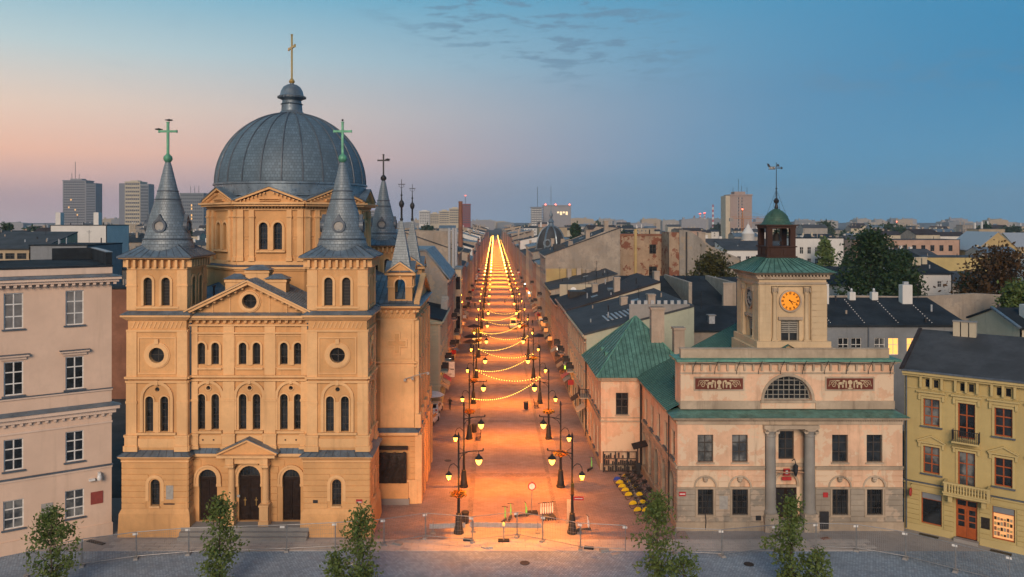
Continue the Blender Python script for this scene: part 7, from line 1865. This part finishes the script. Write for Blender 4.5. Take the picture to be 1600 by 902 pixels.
bs = [(972,752,'b'),(976,757,'y'),(980,763,'y'),(985,769,'y'),(990,776,'y'),(997,790,'y'),(985,747,'y'),(992,755,'y'),(999,764,'y'),(1006,776,'y'),(1011,788,'y'),(1004,800,'y'),(1017,800,'y')]
wd = ['farthest','second','third','fourth','fifth','nearest']; cnt2 = {'o': 0, 'i': 0}; seen = set()
for i, (px, py, c) in enumerate(bs):
    x, y = gp(px, py+4); pr_ = by if c == 'y' else bb; row = 'o' if i < 6 else 'i'; k = cnt2[row]; cnt2[row] += 1
    lb = f"{'yellow' if c == 'y' else 'blue'}-panelled hire bicycle, {wd[min(k,5)] if row == 'o' else ['farthest','second','third','fourth','fifth','sixth','nearest'][k]} in the row {'nearer the street' if row == 'o' else 'nearer the town hall'}"
    if id(pr_) not in seen: seen.add(id(pr_)); o = pr_; o.location = (x, y, 0); o.rotation_euler[2] = R(12+(i*29 % 14)); o['label'] = lb
    else: clone(pr_, (x, y, 0), R(12+(i*29 % 14)), lb)
x, y = gp(1018, 745); t = root('bike_rack', (13.1, 71.8, 0), 'steel docking rail with hoops holding the hire bicycles', 'bike rack', R(90)); bx('rail', ST, t, I4, -4.2, 4.2, -.05, .05, .04, .1)
for i in range(14): MB().tube([(-4+i*.62,0,.05),(-4+i*.62,0,.7),(-3.75+i*.62,0,.8),(-3.7+i*.62,0,.05)], .03, 5).build('hoop', ST, t)
t = root('bike_terminal', (14.4, 77.0, 0), 'slim hire terminal with a dark slanted solar roof by the town hall side', 'terminal'); MB().tube([(0,0,0),(0,0,3.4)], .07, 8).build('post', M_['iron'], t); MB().box(-.25,.25,-.12,.12,.6,1.7).build('cabinet', M_['iron'], t)
sp_ = MB(); sp_.M = Tm(.2, 0, 3.5) @ Matrix.Rotation(R(-14), 4, 'Y') @ Matrix.Rotation(R(18), 4, 'X'); sp_.box(-.75,.75,-.5,.5,0,.06); sp_.build('solar_roof', M_['black'], t)
# iron lattice screen in front of the wing
t = root('iron_screen', (11.3, 79.4, 0), 'black openwork iron screen before the wing end wall', 'screen'); rr = random.Random(9)
for x in (0, 1.25, 2.5, 3.4): bx('post', M_['iron'], t, I4, x-.05, x+.05, -.05, .05, 0, 2.15)
for z in (.1, .75, 1.4, 2.1): bx('rail', M_['iron'], t, I4, 0, 3.4, -.03, .03, z-.03, z+.03)
for i in range(16):
    for j in range(3):
        if rr.random() < .62: bx('plate', M_['iron'], t, I4, .06+i*.208, .06+i*.208+.16, -.02, .02, .15+j*.66, .15+j*.66+rr.uniform(.25,.58))
# ------------------------------------------------------------------ people
def skin_mesh(name, pts, edges, rad, rootv, mats, zone):
    me = bpy.data.meshes.new(name); me.from_pydata(pts, edges, []); o = bpy.data.objects.new(name, me); COL.objects.link(o)
    md = o.modifiers.new('skin', 'SKIN'); md.use_smooth_shade = True
    for i, r_ in enumerate(rad): me.skin_vertices[0].data[i].radius = (r_, r_) if not isinstance(r_, tuple) else r_; me.skin_vertices[0].data[i].use_root = i == rootv
    o.modifiers.new('sub', 'SUBSURF').levels = 2
    ev = bpy.data.meshes.new_from_object(o.evaluated_get(bpy.context.evaluated_depsgraph_get())); bpy.data.objects.remove(o)
    for m in mats: ev.materials.append(m)
    for p in ev.polygons: p.material_index = zone(p.center); p.use_smooth = True
    return ev
def person_mesh(stride, shirt, legs_m, seed=0):
    P = [(0,0,.95),(0,.0,1.12),(0,.0,1.32),(0,0,1.45),(0,-.01,1.52),(0,-.03,1.62),(0,-.03,1.72)]
    Rr = [(.15,.11),(.14,.10),(.17,.105),(.10,.08),(.055,.055),(.085,.095),(.07,.075)]
    E = [(0,1),(1,2),(2,3),(3,4),(4,5),(5,6)]
    for s in (-1, 1):
        f = stride*s; b = len(P)
        P += [(s*.10,0,.88),(s*.11,-f*.5,.50),(s*.11,-f+.06*abs(stride),.10),(s*.11,-f-.10,.04)]; Rr += [.095,.065,.045,(.04,.035)]; E += [(0,b),(b,b+1),(b+1,b+2),(b+2,b+3)]
        b = len(P); P += [(s*.21,0,1.40),(s*.26,f*.35,1.12),(s*.27,f*.7-.03,.88),(s*.27,f*.75-.05,.78)]; Rr += [.06,.048,.036,(.042,.025)]; E += [(3,b),(b,b+1),(b+1,b+2),(b+2,b+3)]
    sk = plain('skin', (.42,.24,.16), .6); hair = plain('hair', (.03,.02,.015), .7)
    def zone(c):
        if c.z > 1.66 or (c.z > 1.58 and c.y > .02): return 3
        if c.z > 1.50: return 0
        if abs(c.x) > .20 and c.z < 1.12: return 0
        return 1 if c.z > .93 else (2 if c.z > .09 else 3)
    return skin_mesh('person', P, E, Rr, 0, [sk, shirt, legs_m, hair], zone)
pm1 = person_mesh(.18, M_['black'], plain('dark_trousers', (.03,.03,.035), .8)); pm2 = person_mesh(.10, plain('grey_shirt', (.16,.15,.14), .8), M_['black'])
for (px, py, me, rz, lb) in ((703,641,pm1,170,'person in black walking away on the left pavement near the church'), (824,511,pm2,0,'person in dark clothes strolling on the right pavement, nearer of a pair'), (832,510,pm1,10,'person in black walking beside another on the right pavement'), (789,474,pm2,180,'person in dark clothes far up the middle of the street'), (742,482,pm1,20,'person in black far up the left pavement')):
    o = link('person', me); o.location = (*gp(px, py), .005); o.rotation_euler[2] = R(rz); tag(o, lb, 'person')
# ------------------------------------------------------------------ cars and a van
def car(loc, rz, lb, paint, van=False):
    t = root('parked_car' if not van else 'delivery_van', (*loc, 0), lb, 'car' if not van else 'van', rz)
    pf = [(-2.1,.3),(2.1,.3),(2.15,.62),(2.0,.82),(1.1,.92),(.45,1.42),(-1.3,1.45),(-1.95,1.0),(-2.15,.85),(-2.15,.5)] if not van else [(-2.4,.35),(2.3,.35),(2.4,.8),(2.25,1.1),(1.6,1.3),(1.2,2.15),(-2.35,2.3),(-2.4,1.2)]
    ins = []
    b = MB(); W2 = .86
    n = len(pf); top = 1.42 if not van else 2.2
    def wx(z): return W2-.16*max(0,(z-.85))/(top-.85)
    b.add([(x,-wx(z),z) for x,z in pf]+[(x,wx(z),z) for x,z in pf], [tuple(range(n)), tuple(range(2*n-1,n-1,-1))]+[(i,i+n,(i+1)%n+n,(i+1)%n) for i in range(n)])
    b.build('body', paint, t)
    for s in (-1, 1):
        wn = [(-1.15,.98),(.75,.98),(.35,1.33),(-1.1,1.36)] if not van else [(1.0,1.35),(1.5,1.35),(1.15,1.95),(1.0,1.95)]
        MB().add([(x, s*(wx(z)+.012), z) for x, z in wn], [(0,1,2,3)]).build('side_window', M_['glass'], t)
        for x in (-1.3, 1.3):
            w_ = MB(); w_.M = Tm(x, s*.80, .31) @ Matrix.Rotation(R(90), 4, 'X'); w_.lathe([(.16,-.1),(.29,-.1),(.31,0),(.29,.1),(.16,.1)], 16); w_ = w_.build('wheel', M_['rubber'], t)
            rm2 = MB(); rm2.M = Tm(x, s*.80, .31) @ Matrix.Rotation(R(90), 4, 'X'); rm2.lathe([(.17,-.07),(.17,.07)], 10); rm2.build('rim', M_['steelwhite'], w_)
        bx('headlight', M_['whitesign'], t, I4, 2.02, 2.16, s*.6-.15, s*.6+.15, .62, .76); bx('tail_light', M_['redsign'], t, I4, -2.19 if not van else -2.43, -2.1 if not van else -2.35, s*.65-.12, s*.65+.12, .72, .95)
    a, c = ((1.08,.95),(.48,1.39)) if not van else ((1.57,1.38),(1.23,2.08))
    MB().add([(a[0]+.02,-.66,a[1]),(a[0]+.02,.66,a[1]),(c[0]+.02,.56,c[1]),(c[0]+.02,-.56,c[1])], [(0,1,2,3)]).build('windscreen', M_['glass'], t)
    MB().add([(-1.93,-.6,1.06),(-1.93,.6,1.06),(-1.36,.55,1.43),(-1.36,-.55,1.43)], [(0,1,2,3)]).build('rear_window', M_['glass'], t) if not van else None
    return t
car((-8.3, 98.6), R(80), 'white car parked past the church side, nearer of two', M_['carwhite']); car((-8.1, 104.2), R(84), 'white car parked past the church side, farther of two', M_['carwhite'])
car((4.6, 186), R(-90), 'cream delivery van stopped between the lamp rows', M_['cream'], True)
# ------------------------------------------------------------------ street life on the left: parasols, stall, hanging board
def parasol(x, y, h, r_, m, lb, cat='parasol'):
    t = root('parasol', (x, y, 0), lb, cat); MB().tube([(0,0,0),(0,0,h)], .04, 6).build('pole', M_['iron'], t); MB().lathe([(r_,h-.55),(r_+.02,h-.5),(r_*.6,h-.2),(.05,h+.05)], 8).build('canopy', m, t); bx('foot', M_['concrete'], t, I4, -.35, .35, -.35, .35, 0, .12)
parasol(-8.4, 107.2-3.5, 3.0, 1.7, M_['whitesign'], 'white parasol at the foot of the pale green tenement')
for i, (x, y) in enumerate(((-4.6,150),(-4.7,156.5),(-4.5,172),(9.2,158))): parasol(x, y, 2.8, 1.5, M_['brown_roof'] if i != 3 else M_['iron'], ['dark café parasol, nearest in the left lamp row','dark café parasol, second in the left lamp row','dark café parasol, third in the left lamp row','dark café parasol on the right pavement'][i])
t = root('market_stall', (-3.6, 163, 0), 'small lit yellow stall in the left lamp row', 'stall')
for sx in (-1, 1):
    for sy in (-1, 1): bx('post', M_['iron'], t, I4, sx*1.0-.04, sx*1.0+.04, sy*1.0-.04, sy*1.0+.04, 0, 2.4)
bx('counter', M_['lit'], t, I4, -1, 1, -1, 1, .1, 1.1); MB().frustum((-1.25,1.25,-1.25,1.25), 2.4, (-.2,.2,-.2,.2), 3.1).build('canopy', M_['yellow'], t)
t = root('hanging_board', (-7.35, 115, 0), 'white hanging advertising board on the left street wall', 'sign'); bx('board', M_['whitesign'], t, I4, .15, 1.45, -.05, .05, 2.6, 4.9); bx('print', M_['black'], t, I4, .25, 1.35, -.056, -.05, 3.7, 3.85); bx('arm', M_['iron'], t, I4, -.05, 1.5, -.03, .03, 4.9, 4.97); bx('print', M_['black'], t, I4, .65, .95, -.056, -.05, 3.0, 3.08)
for (x, y, z, m, lb) in ((10.7, 128.0, 4.4, 'sign_white', 'bright white projecting shop light on the right facades'), (10.6, 113.5, 4.1, 'sign_green', 'green projecting pharmacy light on the right facades'), (-6.9, 121, 4.2, 'sign_white', 'bright white wall light on the left facades'), (10.5, 230, 4.2, 'sign_white', 'far white shop light on the right facades'), (10.5, 262, 4.2, 'sign_white', 'farther white shop light on the right facades')):
    t = root('shop_light', (x, y, 0), lb, 'shop light'); bx('box', M_[m], t, I4, -.2, .2, -.08, .08, z, z+.42); bx('bracket', M_['iron'], t, I4, 0 if x > 0 else -.5, .5 if x > 0 else 0, -.03, .03, z+.42, z+.47)
# rubble and loose blocks by the fence
rr = random.Random(31)
for i, (px, py, lb, m) in enumerate(((622,851,'loose kerb block lying on the pale slabs','concrete'), (632,859,'flat grey slab offcut on the plaza edge','slab_grey'), (731,845,'orange-lit rubber fence foot on the slabs','rubber'), (760,856,'small pile of pale rubble in front of the barrier','slab'), (920,858,'loose fence foot left of the right tree','rubber'), (944,861,'grey block on the slabs right of the lamp','concrete'), (962,866,'flat slab offcut right of the lamp','slab_grey'), (150,848,'dark cellar grating strip by the beige building','iron'), (545,882,'small flat plate on the plaza by the church','steelwhite'), (1290,842,'rusty cover plate before the town hall door','peel'))):
    x, y = gp(px, py)
    if 'pile' in lb:
        t = root('rubble_pile', (x, y, 0), lb, 'rubble')
        for k in range(7): o = bx('stone', M_[m], t, Fr(rr.uniform(-.35,.35), rr.uniform(-.25,.25), 0, rr.uniform(0,90)), -.16, .16, -.1, .1, 0, rr.uniform(.08,.2))
    else:
        w_ = .9 if 'strip' in lb else .38; o = MB().frustum((-w_,w_,-.2,.2), 0, (-w_*.94,w_*.94,-.17,.17), .05 if 'flat' in lb or 'plate' in lb or 'strip' in lb else .16).build('loose_block' if 'strip' not in lb else 'grating', M_[m]); o.location = (x, y, .012); o.rotation_euler[2] = R(rr.uniform(-25, 25)); tag(o, lb, 'block' if 'grating' not in lb else 'grating')
# ------------------------------------------------------------------ trees
def tree(name, x, y, h, wdt, label, leafm, seed, ncl, nleaf, ls, cb=.25, cl_r=.5, group=None, peak=.45, wob=.3):
    """tapered trunk with limbs; crown of leaf faces clustered round the twig ends"""
    g = np.random.default_rng(seed); t = root(name, (x, y, 0), label, 'tree', 0, group)
    tr = MB(); tr.tube([(0,0,-.05),(.03*h*.1,0,h*.3),(-.01*h,.01*h,h*.62),(0,0,h*.92)], max(.05, h*.014), 7, .02)
    cen = []
    for i in range(ncl):
        u = g.random(); zr = cb+(1-cb)*u
        prof = min(1.0, (u/peak)**.55 if u < peak else ((1-u)/(1-peak))**.62)
        r = wdt*.5*prof*math.sqrt(g.random())*(1+wob*(g.random()-.5)*2); a = g.random()*2*PI
        cen.append((r*math.cos(a), r*math.sin(a), h*zr))
    for k in range(0, ncl, max(1, ncl//16)):
        c = cen[k]; z0 = max(h*.2, c[2]-wdt*.32); tr.tube([(0,0,z0),(c[0]*.5,c[1]*.5,z0+(c[2]-z0)*.6),c], max(.02, h*.005), 5, .01)
    tr.build('trunk', M_['bark'], t)
    C = np.array(cen); N_ = ncl*nleaf
    P = np.repeat(C, nleaf, 0)+g.normal(0, 1, (N_,3))*np.array([cl_r,cl_r,cl_r*.8])*.5
    U = g.normal(0, 1, (N_,3)); U /= np.linalg.norm(U, axis=1)[:,None]; V = np.cross(U, g.normal(0,1,(N_,3))); V /= np.linalg.norm(V, axis=1)[:,None]
    s = ls*(.6+.8*g.random(N_))[:,None]; U *= s; V *= s*.55
    vs = np.stack([P-U, P+V, P+U, P-V], 1).reshape(-1,3)
    me = bpy.data.meshes.new('crown'); me.vertices.add(N_*4); me.vertices.foreach_set('co', vs.ravel())
    me.loops.add(N_*4); me.loops.foreach_set('vertex_index', np.arange(N_*4, dtype=np.int32)); me.polygons.add(N_); me.polygons.foreach_set('loop_start', np.arange(0, N_*4, 4, dtype=np.int32)); me.polygons.foreach_set('loop_total', np.full(N_, 4, dtype=np.int32))
    me.materials.append(leafm); me.update(); me.validate(); link('crown', me, t); return t
for i, (px, pt, Yt, h, w_, lb) in enumerate(((80,795,53,6.2,3.2,'slim young green tree before the beige building'), (344,780,53.5,6.8,2.8,'slim young green tree before the church doors'), (562,792,53,6.2,3.0,'slim young green tree before the right church tower'), (524,868,52,3.3,1.6,'small leafy shoot beside the tree at the church tower'), (1028,778,54,6.5,3.2,'slim young tree with an airy crown beside the hire bicycles'), (1069,864,52,3.2,2.2,'small leafy bush right of the airy young tree'), (1237,782,53,6.4,3.1,'slim young green tree before the town hall door'), (1276,862,52,3.2,1.6,'small leafy shoot beside the town hall tree'))):
    X = (px-VPX)*Yt/FPX; zt = CAMH-(pt-VPY)*Yt/FPX
    tree('young_tree', X, Yt, zt, w_, lb, M_['leaf_young'], 40+i, 66 if h > 4 else 28, 36, .125, .12, .58, 'young plaza trees', .45, .5)
for i, (px, pt, Yt, wpx, m, lb) in enumerate(((1362,368,142,104,'leaf_dark','huge dark green tree right of the clock tower'), (1410,400,146,60,'leaf_dark','dark green tree merging into the right of the huge one'), (1352,364,165,34,'leaf_dark','pointed dark poplar top behind the huge tree'), (1112,405,152,92,'leaf_olive','olive-brown tree below the grey gable'), (1562,394,132,130,'leaf_brown','big russet tree at the right edge'), (1590,446,104,70,'leaf_young','fresh green tree at the right edge below the russet one'), (1510,430,150,44,'leaf_dark','dark bushy tree left of the russet one'), (1290,377,240,34,'leaf_young','pale green tree by the blank white block'), (290,340,300,22,'leaf_dark','dark tree glimpsed right of the left church spire'), (1408,360,560,34,'leaf_dark','round tree under the dark crane'), (900,352,400,22,'leaf_dark','small tree right of the corner dome'), (1322,405,190,26,'leaf_dark','dark tree behind the clock tower eaves'), (10,352,330,26,'leaf_dark','dark tree at the left edge of the skyline'))):
    X = (px-VPX)*Yt/FPX; h = CAMH-(pt-VPY)*Yt/FPX; w_ = wpx*Yt/FPX
    tree('broadleaf_tree', X, Yt, h, w_, lb, M_[m], 70+i, 170 if wpx > 50 else 80, 60 if wpx > 50 else 40, .34*Yt/140 if wpx > 50 else .3*Yt/140, .15, w_*.20, 'trees among the roofs', .45, .15)
ft = tree('broadleaf_tree', -300, 700, 20, 16, 'small dark round tree on the distant skyline, beside the left spire', M_['leaf_dark'], 99, 40, 26, 1.2, .2, 3.6, 'far skyline trees', .5, .2)
rr = random.Random(8)
for i in range(34):
    Yt = rr.uniform(450, 1200); X = rr.uniform(-.62, .68)*Yt
    if abs(X) < 30 or 350 < VPX+FPX*X/Yt < 555: continue
    clone(ft, (X, Yt, 0), rr.uniform(0, 6), 'small dark tree on the '+band_word(Yt)+' skyline, '+whereabouts(X, Yt)[0], (rr.uniform(.8, 1.7), 1.0, rr.uniform(.8, 1.15)))

# iron covers let into the paving
for px, py, lb in ((1170,882,'round iron cover in the plaza paving before the town hall'), (640,745,'square iron cover on the left pavement by the memorial'), (820,880,'round iron cover in the plaza before the street mouth'), (700,720,'small iron cover on the left pavement')):
    x, y = gp(px, py); o = MB().lathe([(.38,0),(.38,.02),(.33,.024),(.31,.018)], 20).build('manhole_cover', M_['iron']); o.location = (x, y, .004); tag(o, lb, 'manhole cover')

# ------------------------------------------------------------------ evening air
hz = MB().box(-3600, 3600, -60, 3400, -1.0, 160).build('haze', None); tag(hz, 'thin even evening haze over the whole city', 'haze', kind='stuff')
hm = bpy.data.materials.new('haze_air'); hm.use_nodes = True; ht = hm.node_tree; ht.nodes.clear()
pv = ht.nodes.new('ShaderNodeVolumePrincipled'); pv.inputs['Color'].default_value = (.96,.97,1.0,1); pv.inputs['Density'].default_value = .00016; pv.inputs['Anisotropy'].default_value = .2
ho = ht.nodes.new('ShaderNodeOutputMaterial'); ht.links.new(pv.outputs[0], ho.inputs['Volume']); hz.data.materials.append(hm)
hz.display_type = 'WIRE'
